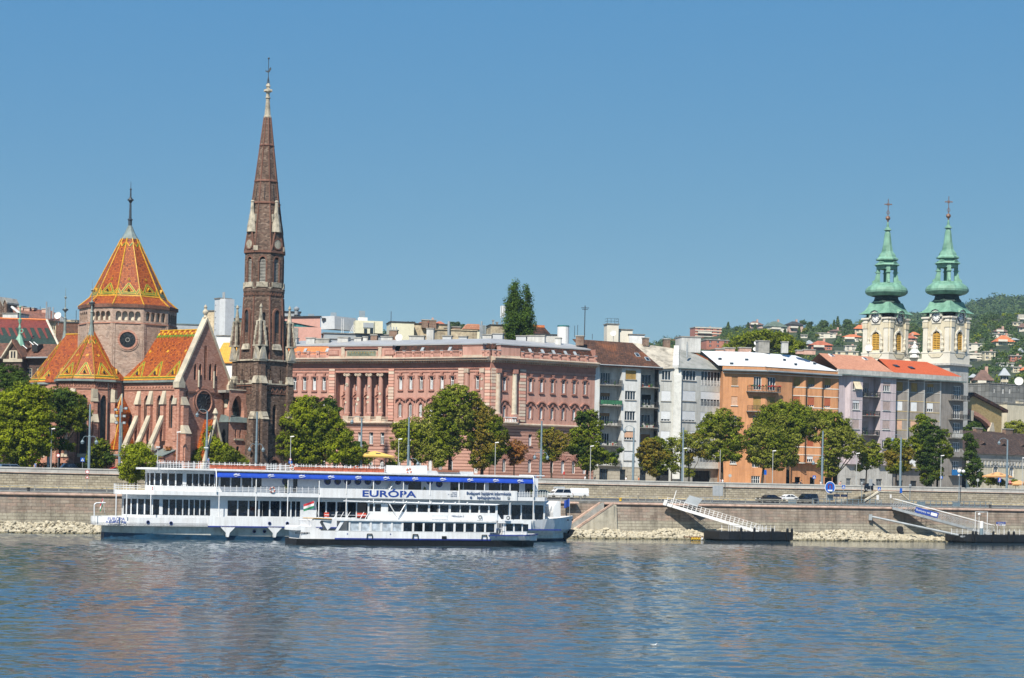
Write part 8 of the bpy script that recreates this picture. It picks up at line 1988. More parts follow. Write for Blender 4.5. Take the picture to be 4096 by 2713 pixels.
# ================================================================ the large white ship
SFm=FrY(410,309.5,2270,343.2,v=2165,z0=0)
ship=thing('passenger_ship','large white three deck passenger ship with long blue awning moored at the quay','ship',SFm,group='white ships at the quay')
def E(u,v,t=0):return SFm.sz(u,v,t)
def Es(u,t=0,v=2050):return SFm.sz(u,v,t)[0]
m_shsh=pm('deck_house_white',(0.70,0.72,0.74),rough=.4,var=.05);m_let=pm('lettering_blue',(0.02,0.06,0.30),rough=.5,var=.05);m_letg=pm('lettering_grey_blue',(0.07,0.11,0.22),rough=.6,var=.05)
BW=11.0
def loft(mb,secs,mat):
 n=len(secs[0]);pts=[p for s in secs for p in s]
 mb.mesh(pts,[(k*n+i,k*n+i+1,(k+1)*n+i+1,(k+1)*n+i) for k in range(len(secs)-1) for i in range(n-1)]+[tuple(range(n)),tuple(range((len(secs)-1)*n,len(secs)*n))],mat)
def hullsec(s,hw,zb,zt,fl=1.0,mid=BW/2):
 return [(s,mid-hw,zt),(s,mid-hw*fl,zb),(s,mid+hw*fl,zb),(s,mid+hw,zt)]
def fitc(fr,u,r,mid,z=4.0):
 lo,hi=-20.0,30.0
 def mu(c):
  m=1e9
  for k in range(19):
   a=PI/2+PI*k/18;w=fr.w(c+r*math.cos(a),mid+r*math.sin(a));m=min(m,2048+F*w.x/w.y)
  return m
 for _ in range(30):
  c=(lo+hi)/2
  if mu(c)<u+ROLL*700:lo=c
  else:hi=c
 return (lo+hi)/2
L0,L1=fitc(SFm,408,4.9,BW/2)-4.9,Es(2262,BW/2,2165);zw=E(1200,2110)[1]
st=[(L0,.8,1.0),(L0+.7,2.6,.97),(L0+2,3.7,.95),(L0+3.6,4.5,.95),(L0+6,4.85,.95),(L0+20,4.9,.97),(L1-18,4.9,.95),(L1-10,4.3,.82),(L1-4,2.8,.6),(L1,.5,.3)]
b=MB();loft(b,[hullsec(s,hw,.55,zw+.05,.985) for s,hw,f in st],m_shipg);b.build('hull',ship)
b=MB();loft(b,[hullsec(s-.03,hw*1.008,-1.0,.42+(.5*max(0,1-(s-L0)/32)),f) for i,(s,hw,f) in enumerate(st)],m_bhull);b.build('boot_top',ship)
zb0,zt0=zw,E(600,2070)[1];cS=fitc(SFm,364,5.5,BW/2);sS=cS-5.5;pl=[(cS-5.5*math.cos(a),5.5-5.5*math.sin(a)) for a in [PI/2*k/6 for k in range(7)]];sW=Es(2125)
plan=pl+[(sW,0),(L1-9,.5),(L1-7,BW-1.5),(sW,BW)]+[(x,BW-y) for x,y in reversed(pl[1:])]
def band(mb,pts,z0,z1,mat,th=.15):
 for a,c in zip(pts,pts[1:]):
  mb.mesh([(a[0],a[1],z0),(c[0],c[1],z0),(c[0],c[1],z1),(a[0],a[1],z1)],[(0,1,2,3)],mat)
b=MB();b.slab(plan,zb0-.02,zb0+.25,m_ship);band(b,plan[:8],zb0,zt0,m_ship);band(b,plan[-7:]+plan[:1],zb0,zt0,m_ship);b.slab([(x,y) for x,y in plan],zb0+.3,zb0+.42,m_shsh)
x0=Es(832);b.box(x0,sW,-.04,.12,zb0,zt0+.22,m_ship)
b.build('bulwark',ship)
b=MB();b.box(x0,Es(2245),-.1,.0,zb0-.1,zb0+.1,m_bluep);b.build('blue_stripe',ship)
zf=E(2290,2066,BW/2)[1];bp_=E(2292,2062);zg_=E(2200,2010)[1]
b=MB();secs=[]
for s,hw,zt in [(Es(u_,BW/2-h_),h_,z_) for u_,h_,z_ in ((2105,5.4,zt0+.0),(2190,5.0,zf-.35),(2228,4.1,zf-.25),(2262,2.6,zf-.1),(2284,1.0,zf+.05),(2293,.12,zf+.12))]:
 fw=hw<3;secs.append([(s,BW/2-hw,zt),(s-.4,BW/2-hw*.93,zb0),(s-(1.2 if fw else 0),BW/2-hw*.7,1.2),(s-(2.0 if fw else 0),BW/2-hw*.25,-.6),(s-(2.0 if fw else 0),BW/2+hw*.25,-.6),(s-(1.2 if fw else 0),BW/2+hw*.7,1.2),(s-.4,BW/2+hw*.93,zb0),(s,BW/2+hw,zt)])
loft(b,secs,m_ship);b.build('bow',ship)
b=MB();b.extr([E(2214,2004,2),E(2226,2004,2),E(2226,2068,2),E(2198,2068,2),E(2196,2050,2),E(2200,2025,2)],.6,BW-.6,m_ship);b.build('bow_screen',ship)
for u in (2272,2290):b=MB();q=E(u,2080,3.2 if u<2280 else 4.6);b.ball((q[0],BW/2-(2.3 if u<2280 else .9),q[1]),.16,m_int,8,6);b.build('hawse_hole',ship)
b=MB();q=E(2258,2155,BW/2);b.extr([(q[0]-.6,.2),(q[0]+.6,.9),(q[0]+1.3,1.9),(q[0]+.8,2.0),(q[0]+.2,1.3),(q[0]-.8,1.5)],BW/2-1.2,BW/2+.8,m_black);b.build('anchor',ship)
for u in (912,1100,1210,1250):
 b=MB();x=Es(u);b.extr([(x-1.2,zb0),(x+1.2,zb0),(x+.3,zb0-.9),(x+.15,.45),(x-.15,.45),(x-.3,zb0-.9)],-.1,.35,m_ship);b.build('bracket',ship)
def port(par,u,v,r,t,m=None):b=MB();q=E(u,v,t);b.ring(q,r,r*1.3,m_bluep,t-.06,t+.02,14);b.disc(q,r,m or g_ship,t-.03,t+.03,14);b.build('porthole',par)
for u,v in ((592,2089),(684,2093),(1078,2094),(1149,2094)):port(ship,u,v,.2,-.02 if u<820 else -.05)
for u,v in ((1017,2126),(1058,2126),(1098,2127)):port(ship,u,v,.2,.52)
zd1,zd1b=E(900,1968)[1],E(900,1984)[1];zd1-=.0
cD=fitc(SFm,453,5.5,BW/2);sD=cD-5.5;eD=Es(2212)
def roundplan(s0,s1,r0=2.6,y0=0.0):return [(s0+5.5-5.5*math.sin(a),5.5+5.5*math.cos(a)) for a in [PI*k/14 for k in range(15)]]+[(s1-r0*.7,y0),(s1,y0+r0),(s1,BW-y0-r0),(s1-r0*.7,BW-y0)]
b=MB();b.slab(roundplan(sD,eD,2.2),zd1b,zd1,m_ship);b.build('upper_deck',ship)
zM0=zb0+.4;sH0,sH1=fitc(SFm,487,4.3,BW/2),Es(2180,1.2)
def deckhouse(name,s0,s1,t,z0,z1,wins,round_=True,port_=(),par=ship,dm=m_shsh):
 wins=[w for w in wins if w[0]>s0+.1];b=MB();b.wall(s0,s1,z0,z1,wins,dm,t=t,dep=.15);rr=BW/2-t;zl_,zh_=wins[0][2],wins[0][3];gs_=[]
 for k in range(12):
  a0,a1=PI/2+PI*k/12,PI/2+PI*(k+1)/12;p0=Vector((s0+rr*math.cos(a1),BW/2-rr*math.sin(a1),0));p1=Vector((s0+rr*math.cos(a0),BW/2-rr*math.sin(a0),0));d_=p1-p0;Lf=d_.length
  Mf=Matrix.Translation(p0) @ Matrix.Rotation(math.atan2(d_.y,d_.x),4,'Z');b.M=Mf;b.wall(0,Lf,z0,z1,[(.1,Lf-.1,zl_,zh_)],dm,dep=.12);gs_.append((Mf,Lf));b.M=None
 b.poly([(s1,t,z0),(s1,BW-t,z0),(s1,BW-t,z1),(s1,t,z1)],dm);b.poly([(s0,BW-t,z0),(s1,BW-t,z0),(s1,BW-t,z1),(s0,BW-t,z1)],dm)
 b.box(s0+.1,s1-.1,t+.35,BW-t-.4,z0,z1-.05,m_int)
 o=b.build(name,par)
 for Mf,Lf in gs_:g=MB();g.M=Mf;g.box(.1,Lf-.1,.08,.12,zl_,zh_,g_ship);g.build('window',o,uv=False)
 for w in wins:g=MB();g.box(w[0]+.03,w[1]-.03,t+.1,t+.16,w[2]+.03,w[3]-.03,g_ship);[g.box(x-.03,x+.03,t+.06,t+.1,w[2],w[3],m_dark) for x in (w[0]+.05,w[1]-.05)];g.build('window',o,uv=False)
 return o
def wr(us,v0,v1,t):return [(Es(a,t),Es(c,t),SFm.z(900,v1,t) if False else E((a+c)/2,v1,t)[1],E((a+c)/2,v0,t)[1]) for a,c in us]
pix=lambda x:350+x/3.157;px2=lambda x:1050+x/3.383;px3=lambda x:1650+x/3.383
u1=[(pix(a),pix(c)) for a,c in ((442,475),(498,540),(545,588),(596,640),(655,702),(712,758),(766,815),(820,868),(877,940),(948,1020),(1033,1108),(1120,1195),(1208,1273),(1288,1342),(1352,1412),(1422,1480),(1490,1550),(1768,1888),(1904,2024),(2040,2155),(2175,2292))]+[(px2(a),px2(c)) for a,c in ((0,90),(107,232),(248,375),(392,445),(453,510),(730,852),(870,990),(1008,1130),(1150,1265),(1284,1405),(1425,1540),(1560,1680))]+[(px3(a),px3(c)) for a,c in ((1142,1297),(1335,1462),(1480,1635),(1652,1772))]
zws=E(700,1998,1.2)[1];zwe=E(700,2061,1.2)[1]
wl_=[]
for a,c in u1:wl_.append((Es(a,1.2),Es(c,1.2),E(a,2062+(a-700)*.011,1.2)[1]+.0,E(a,1997+(a-700)*.020,1.2)[1]))
zlo=sum(w[2] for w in wl_)/len(wl_);zhi=sum(w[3] for w in wl_)/len(wl_);wl_=[(a,c,zlo,zhi) for a,c,_,_ in wl_]
deckhouse('main_cabin',sH0,sH1,1.2,zM0,zd1b,wl_)
zr0=E(900,1884)[1];zr1=zr0+.28;sU0,sU1=fitc(SFm,578,4.3,BW/2),Es(2150,1.2)
u2=[(pix(a),pix(c)) for a,c in ((735,757),(762,797),(805,852),(862,918),(927,990),(1003,1063),(1083,1150),(1168,1236),(1250,1322),(1332,1400),(1410,1470),(1480,1535),(1545,1600),(1610,1655),(1680,1800),(1817,1932),(1952,2068),(2088,2200))]+[(px2(a),px2(c)) for a,c in ((415,475),(1975,2150))]+[(px3(a),px3(c)) for a,c in ((515,620),(640,685),(695,855),(865,975),(1035,1195),(1205,1310),(1335,1445),(1525,1625))]
za,zb_2=E(700,1944,1.2)[1],E(700,1894,1.2)[1]
deckhouse('saloon',sU0,sU1,1.2,zd1,zr0,[(Es(a,1.2,1920),Es(c,1.2,1920),za if c<1160 or a>1790 else zd1+.1,zb_2) for a,c in u2],port_=())
for k in (310,880,1016,1155,1290,1425,1560,1832,1955,2262):port(ship,px2(k),1926,.42,1.17)
port(ship,px3(362),1936,.42,1.17)
b=MB();b.slab(roundplan(fitc(SFm,540,5.5,BW/2)-5.5,Es(2165),2.4,.0),zr0,zr1,m_ship);b.build('roof_deck',ship)
aw=MB();a0,a1=Es(866,-.2,1900),Es(2136,-.2,1925);zA=E(1500,1922,-.2)[1];N=7;R_=.95
pr=[(-.25+R_*(1-math.cos(PI/2*k/N)),zA-.0+R_*math.sin(PI/2*k/N)*.82) for k in range(N+1)]
for (y0,z0),(y1,z1) in zip(pr,pr[1:]):aw.hexa([(a0,y0,z0),(a1,y0,z0),(a1,y0+.03,z0),(a0,y0+.03,z0)],[(a0,y1,z1),(a1,y1,z1),(a1,y1+.03,z1),(a0,y1+.03,z1)],m_blue)
for s in (a0,a1):
 aw.mesh([(s,y,z) for y,z in pr]+[(s,.75,pr[0][1])],[tuple(range(N+2))],m_blue)
aw.build('awning',ship)
m_logo=pm('logo_white',(0.75,0.77,0.8),rough=.6,var=.02)
for u in [pix(1885),pix(2315)]+[px2(k) for k in (533,927,1297,1675,2065)]+[px3(k) for k in (412,780,1127,1458)]:
 q=E(u,1905,-.25);x=q[0];zc_=zA+.40
 lg=MB()
 lg.extr([(x-.55,zc_+.05),(x-.1,zc_+.22),(x+.1,zc_+.12),(x+.45,zc_+.22),(x+.38,zc_+.05),(x-.4,zc_-.03)],-.29,-.26,m_logo);lg.path([(x-.5,-.31,zc_-.1),(x-.25,-.31,zc_-.26),(x+.1,-.31,zc_-.14),(x+.55,-.31,zc_-.06)],.035,m_logo,4)
 lg.build('awning_emblem',ship);textmesh('Spoon',.34,m_logo,ship,(x,-.30,zc_-.04),rot=(PI/2,rad(-8),0),bold=.012) if False else None
for (us,z0,z1,t) in (([pix(k) for k in (365,500,803,1665,2130)]+[px2(k) for k in (345,768,1138,1505,1908,2268)]+[px3(k) for k in (635,982,1325,1640)],zt0-.1,zd1b,.05),([pix(2130)]+[px2(k) for k in (345,768,1138,1502,1908,2268)]+[px3(k) for k in (630,975,1320)],zd1,zA+.1,-.05)):
 for u in us:b=MB();x=Es(u,t,1950);b.tube((x,t,z0),(x,t,z1),.075,m_ship,6);b.build('pillar',ship)
for s,d in ((a0,.0),(a1,.0)):b=MB();b.path([(s,.5,zr1+.0),(s,.0,zr1-.15),(s,-.25,zA-.1),(s,-.25,zd1)],.09,m_ship,6);b.build('pillar',ship)
def rail(par,s0,s1,t,z0,z1,n,mat=m_ship,rails=4,name='deck_railing',top=m_dark):
 b=MB()
 for k in range(n+1):x=s0+(s1-s0)*k/n;b.box(x-.03,x+.03,t-.03,t+.03,z0,z1,mat)
 for k in range(rails):z=z0+(z1-z0)*(k+1)/rails;b.box(s0,s1,t-.02,t+.02,z-.045,z,mat if k<rails-1 else top)
 return b.build(name,par)
zrl=E(900,1942)[1];xp=Es(1279)
rail(ship,cD,xp,.02,zd1,zrl,26);rail(ship,Es(2067),eD-1,.02,zd1,zrl,12)
b=MB()
for k in range(14):
 a0,a1=PI/2+PI*k/14,PI/2+PI*(k+1)/14;p=lambda a,z:(cD+5.45*math.cos(a),5.5-5.45*math.sin(a),z)
 b.tube(p(a0,zd1),p(a0,zrl),.03,m_ship,4);[b.tube(p(a0,zd1+(zrl-zd1)*f),p(a1,zd1+(zrl-zd1)*f),.025,m_ship if f<1 else m_dark,4) for f in (.33,.66,1.0)]
b.build('deck_railing',ship)
b=MB();b.box(xp,Es(2068),-.06,.06,zd1b+.0,E(1500,1957)[1]-.0,m_ship);b.build('name_panel',ship)
b=MB();b.extr([E(600,1972,.9),E(604,1950,.9),E(612,1945,.9),E(740,1946,.9),E(795,1971,.9)],.8,1.0,m_ship);b.build('bulwark_screen',ship)
rail(ship,cS,Es(828),.05,zt0,zt0+.42,22,rails=1)
q=E(1556,1977,-.1);textmesh('EURÓPA',1.35,m_let,ship,(q[0],-.09,q[1]),sx=1.75,bold=.03)
ra=rad(35);px_,py_=cS-5.55*math.sin(ra),5.5-5.55*math.cos(ra)
for tx_,sz_,v in (('EURÓPA',.6,2076),('BUDAPEST  HU',.4,2088)):textmesh(tx_,sz_,m_let,ship,(px_-.1,py_-.25,E(410,v,1)[1]),rot=(PI/2,0,-ra),sx=1.15,bold=.01)
for i,t_ in enumerate(('860718','H - 122 / 2006','1000 PASS')):q=E(1828,1972+7*i,-.1);textmesh(t_,.26,m_letg,ship,(q[0],-.08,q[1]),align='RIGHT')
ban=thing('banner','long white banner with blue lettering tied over the ship rail','banner',SFm);b=MB();x0,x1=Es(1838,-.2),Es(2067,-.2);z0,z1=E(1950,2002,-.2)[1],E(1950,1962,-.2)[1];n=24
for k in range(n):xa,xb=x0+(x1-x0)*k/n,x0+(x1-x0)*(k+1)/n;ya,yb=-.2+.035*math.sin(k*1.3),-.2+.035*math.sin((k+1)*1.3);b.hexa([(xa,ya,z0),(xb,yb,z0),(xb,yb+.02,z0),(xa,ya+.02,z0)],[(xa,ya,z1),(xb,yb,z1),(xb,yb+.02,z1),(xa,ya+.02,z1)],m_ship)
b.build('cloth',ban);textmesh('Budapesti hajójárat információk',.62,m_letg,ban,((x0+x1)/2,-.27,z1-.5),sx=.98,bold=.018);textmesh('bphajojarat.hu',.62,m_letg,ban,((x0+x1)/2,-.27,z0+.42),sx=1.15,bold=.018)
b=MB();b.disc((x0+1.9,z0+.4),.2,m_letg,-.27,-.24,12);b.build('emblem',ban);b=MB();b.extr([(x1-1.7,z0+.25),(x1-1.4,z0+.2),(x1-1.25,z0+.5),(x1-1.4,z0+.65),(x1-1.75,z0+.6)],-.27,-.24,m_steel);b.build('emblem',ban)
zT1=zr1+1.05
for (u0,u1,n) in ((636,728,8),(732,1060,16),(1064,1182,6),(1185,1540,18)):rail(ship,Es(u0,1,1870),Es(u1,1,1870),1.0,zr1,zT1,n)
rail(ship,Es(640,8,1860),Es(1600,8,1870),9.5,zr1,zT1,40)
for (u0,u1) in ((842,1064),(1182,1300),(1300,1538)):
 n=int((u1-u0)/22)
 for k in range(n):b=MB();xa,xb=Es(u0+(u1-u0)*k/n,.5,1880),Es(u0+(u1-u0)*(k+1)/n,.5,1880);b.box(xa+.03,xb-.03,.5,1.1,zr1+.02,zr1+.50,m_orange);b.box(xa,xb,.45,1.15,zr1+.42,zr1+.55,m_orange);b.build('float_box',ship)
b=MB();xa,xb=Es(1542,2,1880),Es(1648,2,1880);b.box(xa,xb,1.6,1.75,zr1,zr1+1.15,m_white);xc=Es(1706,2,1880);b.hexa([(xb,1.6,zr1),(xc,1.6,zr1),(xc,5,zr1),(xb,5,zr1)],[(xb,1.6,zr1+1.15),(xc-.1,1.6,zr1+1.25),(xc-.1,5,zr1+1.25),(xb,5,zr1+1.15)],m_shsh);b.build('deck_screen',ship)
b=MB();b.box(Es(1716,2,1890),Es(1905,2,1890),3,6,zr1,zr1+.45,m_modg);b.box(Es(1760,2,1890),Es(1845,2,1890),2.6,3.4,zr1+.3,zr1+.62,pm('rust_box',(.25,.1,.06)));b.build('deck_locker',ship)
b=MB();b.hexa([(Es(636,2,1870),1.4,zr1),(Es(724,2,1870),1.4,zr1),(Es(724,2,1870),4,zr1),(Es(636,2,1870),4,zr1)],[(Es(642,2,1870),1.6,zr1+.6),(Es(722,2,1870),1.6,zr1+.65),(Es(722,2,1870),3.8,zr1+.65),(Es(642,2,1870),3.8,zr1+.6)],m_dark);b.build('covered_boat',ship)
b=MB();b.box(Es(2110,1,1915),Es(2178,1,1915),1.0,4,zr1-.02,zr1+.15,m_shsh);b.build('bridge_wing',ship)
for u,h in ((631,2.9),(824,3.0)):b=MB();x=Es(u,1,1860);b.tube((x,1.1,zr1),(x,1.1,zr1+h),.06,m_lamp,6);b.box(x-.25,x+.25,.85,1.35,zr1+h,zr1+h+.18,m_white);b.build('deck_light',ship)
b=MB()
xa,za_=E(1560,1953,.8),0;n=9
for k in range(n):x=Es(1545+4.8*k,.6,1940);b.box(x-.15,x+.2,.3,1.1,zd1+.25+(zr0-zd1)*k/n,zd1+.31+(zr0-zd1)*k/n,m_shsh)
for t in (.3,1.1):b.tube((Es(1540,.6),t,zd1),(Es(1592,.6),t,zr0),.07,m_shsh,4)
b.build('companion_stair',ship)
def ringbuoy(par,x,t,z,r=.38):b=MB();[b.tube((x+r*math.cos(a),t,z+r*math.sin(a)),(x+r*math.cos(a+PI/6),t,z+r*math.sin(a+PI/6)),.09,m_orange if k%3 else m_white,6) for k,a in enumerate([i*PI/6 for i in range(12)])];b.build('lifebuoy',par)
for u,v,t in ((1090,1960,-.1),(1170,1868,.9),(1424,1875,.9),(1636,1884,1.5)):q=E(u,v,t);ringbuoy(ship,q[0],t,q[1])
b=MB();q=E(617,1953,-.1);b.tube((q[0],.9,q[1]-.3),(q[0],.9,q[1]+.2),.12,m_red,7);b.build('fire_extinguisher',ship)
for u in (1870,px3(160),px3(600),px3(1605),px2(310),px2(1485)):
 if u>1860 and u<1880:continue
 x=Es(u,.9,1950);o_=MB();o_.lathe(x,.7,[(.16,zd1),(.2,zd1+.35)],m_dark,7);o_.build('plant_tub',ship);k=160;d=dirs(k);leaves_mesh('tub_plant',np.array([x,.7,zd1+.85])+d*np.array([.25,.25,.55])*nr.random((k,1))**.4,d,.09,LM['mid'],ship)
b=MB();b.path([E(377,2058,3)[:1]+(3,zt0),E(377,2012,3)[:1]+(3,zt0+1.7),(E(385,2004,3)[0],3,zt0+1.95),(E(422,2001,3)[0],3,zt0+2.0)],.09,m_ship,6);b.build('davit',ship)
def flag(name,label,fr,x,t,z0,z1,w,cols,lean=.0,grp='flags on the ships',droop=0.0,vert=True):
 o=thing(name,label,'flag',fr,group=grp);b=MB();b.tube((x,t,z0),(x+lean,t,z1),.035,m_lamp,5);b.build('flag_pole',o);b=MB();n=8;h=(z1-z0)*.42
 for k in range(n):
  fa,fb=k/n,(k+1)/n;ya,yb=t+.09*math.sin(fa*7),t+.09*math.sin(fb*7)
  for j,c in enumerate(cols):
   m=len(cols);za,zc=z1-h*(j+1)/m,z1-h*j/m;xa,xb=x+lean-w*fa,x+lean-w*fb
   b.mesh([(xa,ya,za-droop*fa),(xb,yb,za-droop*fb),(xb,yb,zc-droop*fb),(xa,ya,zc-droop*fa)],[(0,1,2,3)],c)
 b.build('flag_cloth',o);return o
m_fr=pm('flag_red',(.5,.03,.04),var=.05);m_fg=pm('flag_green',(.02,.2,.09),var=.05)
q=E(405,2060,4);flag('red_flag','drooping red and white flag at the stern of the large ship',SFm,q[0]+.6,4,zt0,zt0+2.7,.4,(m_fr,m_white,m_fg),lean=-.4,droop=1.0)
q=E(2278,2062,BW/2);flag('blue_flag','small dark blue flag at the bow of the large ship',SFm,q[0],BW/2,zf-.1,zf+2.9,1.0,(m_let,),droop=.35)
# ================================================================ the smaller excursion boat alongside
MF=FrY(1157,299,2110,314.5,v=2175,z0=0)
mil=thing('excursion_boat','smaller low white excursion boat with dark hull lying alongside the large ship','ship',MF,group='white ships at the quay')
def G(u,v,t=0):return MF.sz(u,v,t)
def Gs(u,t=0,v=2100):return MF.sz(u,v,t)[0]
MW=5.6;zk=G(1500,2158)[1];g0,g1=Gs(1150)+1.7,Gs(2140,MW/2)
def msec(s,hw,z0,z1,fl):return [(s,MW/2-hw,z1),(s,MW/2-hw*fl,z0),(s,MW/2+hw*fl,z0),(s,MW/2+hw,z1)]
b=MB();loft(b,[msec(s,hw,-.4,zk,f) for s,hw,f in ((g0-.2,2.5,.9),(g0+2,2.8,.95),(g1-7,2.8,.95),(g1-3,2.2,.7),(g1-.3,.4,.3))],m_black);b.build('hull',mil)
zh=G(1300,2118)[1];zh2=G(1500,2129)[1];zdk=G(2050,2141)[1]
b=MB();loft(b,[msec(s,hw,zk-.05,z1,1.0) for s,hw,z1 in ((g0+.4,2.5,zh+.1),(Gs(1282),2.78,zh),(Gs(1284),2.78,zh2+.15),(Gs(1960),2.78,zh2+.15))],m_ship)
loft(b,[msec(s,hw,zk-.05,z1,.9) for s,hw,z1 in ((Gs(1955),2.78,zdk),(g1-4,2.5,zdk+.08),(g1+.1,.5,zdk+.15))],m_ship)
b.build('topside',mil)
b=MB();b.box(Gs(1340),Gs(1965),-.08,.0,zk-.05,zk+.16,m_bluep);b.box(Gs(1955),Gs(2100),-.1,.3,zdk-.12,zdk+.02,m_bluep);b.hexa([(Gs(2100),-.1,zdk-.12),(g1+.4,MW/2-.3,zdk+.0),(g1+.4,MW/2,zdk+.0),(Gs(2100),.3,zdk-.12)],[(Gs(2100),-.1,zdk+.03),(g1+.4,MW/2-.3,zdk+.17),(g1+.4,MW/2,zdk+.17),(Gs(2100),.3,zdk+.03)],m_bluep);b.build('blue_stripe',mil)
zc0,zc1=zh2+.1,G(1600,2086)[1]
aft=[(px2(a),px2(c)) for a,c in ((1190,1308),(1338,1453),(1480,1597),(1625,1742),(1765,1885))];cab=[(px2(a),px2(c)) for a,c in ((1908,2028),(2052,2170),(2193,2312))]+[(px3(a),px3(c)) for a,c in ((22,142),(163,282),(303,420),(443,558),(583,697),(720,836),(858,975),(995,1112))]
zwa,zwb=G(1600,2126)[1],G(1600,2091)[1]
b=MB();s0,s1=Gs(1395),Gs(1985);wn_=[(Gs(a),Gs(c),zwa,zwb) for a,c in aft+cab]
b.wall(s0,s1,zc0,zc1,wn_,m_ship,t=.0,dep=.12);b.box(s0+.1,s1-.1,.9,MW-.5,zc0,zc1,m_shsh);b.poly([(s1,0,zc0),(s1,MW,zc0),(s1,MW,zc1),(s1,0,zc1)],m_ship)
b.mesh([(Gs(1340),0,zc0),(Gs(1364),0,zc1),(Gs(1378),0,zc1),(Gs(1352),0,zc0)],[(0,1,2,3)],m_ship)
o=b.build('cabin',mil)
for k,w in enumerate(wn_):g=MB();g.box(w[0]+.02,w[1]-.02,.1,.14,w[2]+.02,w[3]-.02,g_ship if k>4 else g_cur);g.build('window',o,uv=False)
b=MB();b.slab([(Gs(1218)+.9,1.0),(Gs(1260),.2),(Gs(1330),-.15),(Gs(1985),-.15),(Gs(1985),MW+.15),(Gs(1260),MW)],zc1,zc1+.28,m_ship);b.build('cabin_roof',mil)
b=MB();b.path([(Gs(1220),.9,zc1+.3),(Gs(1260),.1,zc1+.3),(Gs(1325),-.2,zc1+.22)],.07,m_yel,5);b.build('yellow_edge',mil)
zu0=zc1+.26;zu1=G(1700,2016,.8)[1]
us=[(px2(a),px2(c)) for a,c in ((1445,1500),(1520,1605),(1700,1925),(1950,2085),(2102,2240),(2268,2368))]+[(px3(a),px3(c)) for a,c in ((70,212),(235,355),(372,490),(518,642),(652,770),(790,895),(915,1025),(1045,1125))]
ws=[(Gs(a,.6,2035),Gs(c,.6,2035),G(1700,2049,.6)[1],zu1-.12) for a,c in us]
b=MB();s0,s1=Gs(1470,.6,2060),Gs(1990,.6,2060);b.wall(s0,s1,zu0,zu1,ws,m_ship,t=.6,dep=.1);b.box(s0,s1-1.2,1.1,MW-.8,zu0,zu1-.05,m_int);b.hexa([(s1,.6,zu0),(s1+.9,.9,zu0),(s1+.9,MW-.9,zu0),(s1,MW-.6,zu0)],[(s1,.6,zu0+1),(s1+.3,.9,zu0+.9),(s1+.3,MW-.9,zu0+.9),(s1,MW-.6,zu0+1)],m_ship);o=b.build('wheelhouse',mil)
for w in ws:g=MB();g.box(w[0]+.02,w[1]-.02,.68,.72,w[2],w[3],g_ship);g.build('window',o,uv=False)
b=MB();xa,xb=Gs(1424,.3,2005),Gs(2002,.3,2018);b.hexa([(xa,.2,zu1+.15),(xb-.8,.1,zu1),(xb-.8,MW-.1,zu1),(xa,MW-.2,zu1+.15)],[(xa,.2,zu1+.27),(xb,.4,zu1+.12),(xb,MW-.4,zu1+.12),(xa,MW-.2,zu1+.27)],m_ship);[b.ball((xa+2+1.9*k,.3,zu1+.25),.13,m_white,6,4) for k in range(9)];b.build('canopy',mil)
b=MB();x=Gs(1590,.4,2040);[b.tube((x,.35,zu0+.3),(x+d,.35,zu1+.1),.09,m_ship,5) for d in (-1.4,1.3)];b.tube((x,.35,zu0-.2),(x,.35,zu0+.4),.09,m_ship,5);b.build('canopy_strut',mil)
b=MB();s0,s1=Gs(2012,.8),Gs(2128,.8);b.slab([(s0,.9),(s1-.8,.9),(s1-.2,1.8),(s1-.2,MW-1.8),(s0,MW-.9)],zdk,zdk+.45,m_ship)
wz0,wz1=zdk+.5,G(2060,2094,.9)[1];b.hexa([(s0,.9,zdk+.4),(s1-.8,.9,zdk+.4),(s1-.3,1.8,zdk+.4),(s0,MW/2,zdk+.4)],[(s0,.9,wz1),(s1-1.4,.9,wz1),(s1-1.0,1.8,wz1),(s0,MW/2,wz1)],m_ship)
b.box(s0-.9,s1-1.2,.6,MW-.8,wz1,wz1+.35,m_ship);o=b.build('bow_cabin',mil)
for a,c in ((2025,2052),(2059,2086),(2092,2113)):g=MB();g.box(Gs(a,.85,2110),Gs(c,.85,2110),.84,.9,wz0+.1,wz1-.1,g_ship);g.build('window',o,uv=False)
b=MB();[b.tube((Gs(u,.6),.6,zh2),(Gs(u,.6),.6,zwb),.03,m_ship,4) for u in (1985,1995,2005,2015)];b.box(Gs(1985,.6),Gs(2015,.6),.58,.62,zh2+.7,zh2+.76,m_ship);b.build('rail',mil)
for u in (px2(1450),px2(2068),px3(40),px3(972)):b=MB();x=Gs(u);b.path([(x-.42,-.12,zk+.1),(x-.36,-.12,zk+.75),(x+.36,-.12,zk+.75),(x+.42,-.12,zk+.1)],.07,m_black,5);b.build('fender_frame',mil)
b=MB();x=Gs(px3(430));b.box(x-.35,x+.35,-.12,.0,zk+.1,zk+.55,m_black);b.build('fender_frame',mil)
for u,v in ((px2(1150),2136),(px2(1732),2137),(px3(1130),2149)):b=MB();b.disc(G(u,v),.09,m_bluep,-.02,.02,8);b.build('porthole',mil)
b=MB();b.extr([G(1185,2122,.3),G(1186,2110,.3),G(1196,2103,.3),G(1240,2108,.3),G(1248,2104,.3),G(1242,2082,.3),G(1248,2079,.3),G(1268,2120,.3)],.3,MW-.3,m_ship);b.extr([G(1292,2090,.2),G(1300,2082,.2),G(1328,2082,.2),G(1322,2110,.2),G(1310,2122,.2)],.2,1.6,m_ship);b.build('stern_housing',mil)
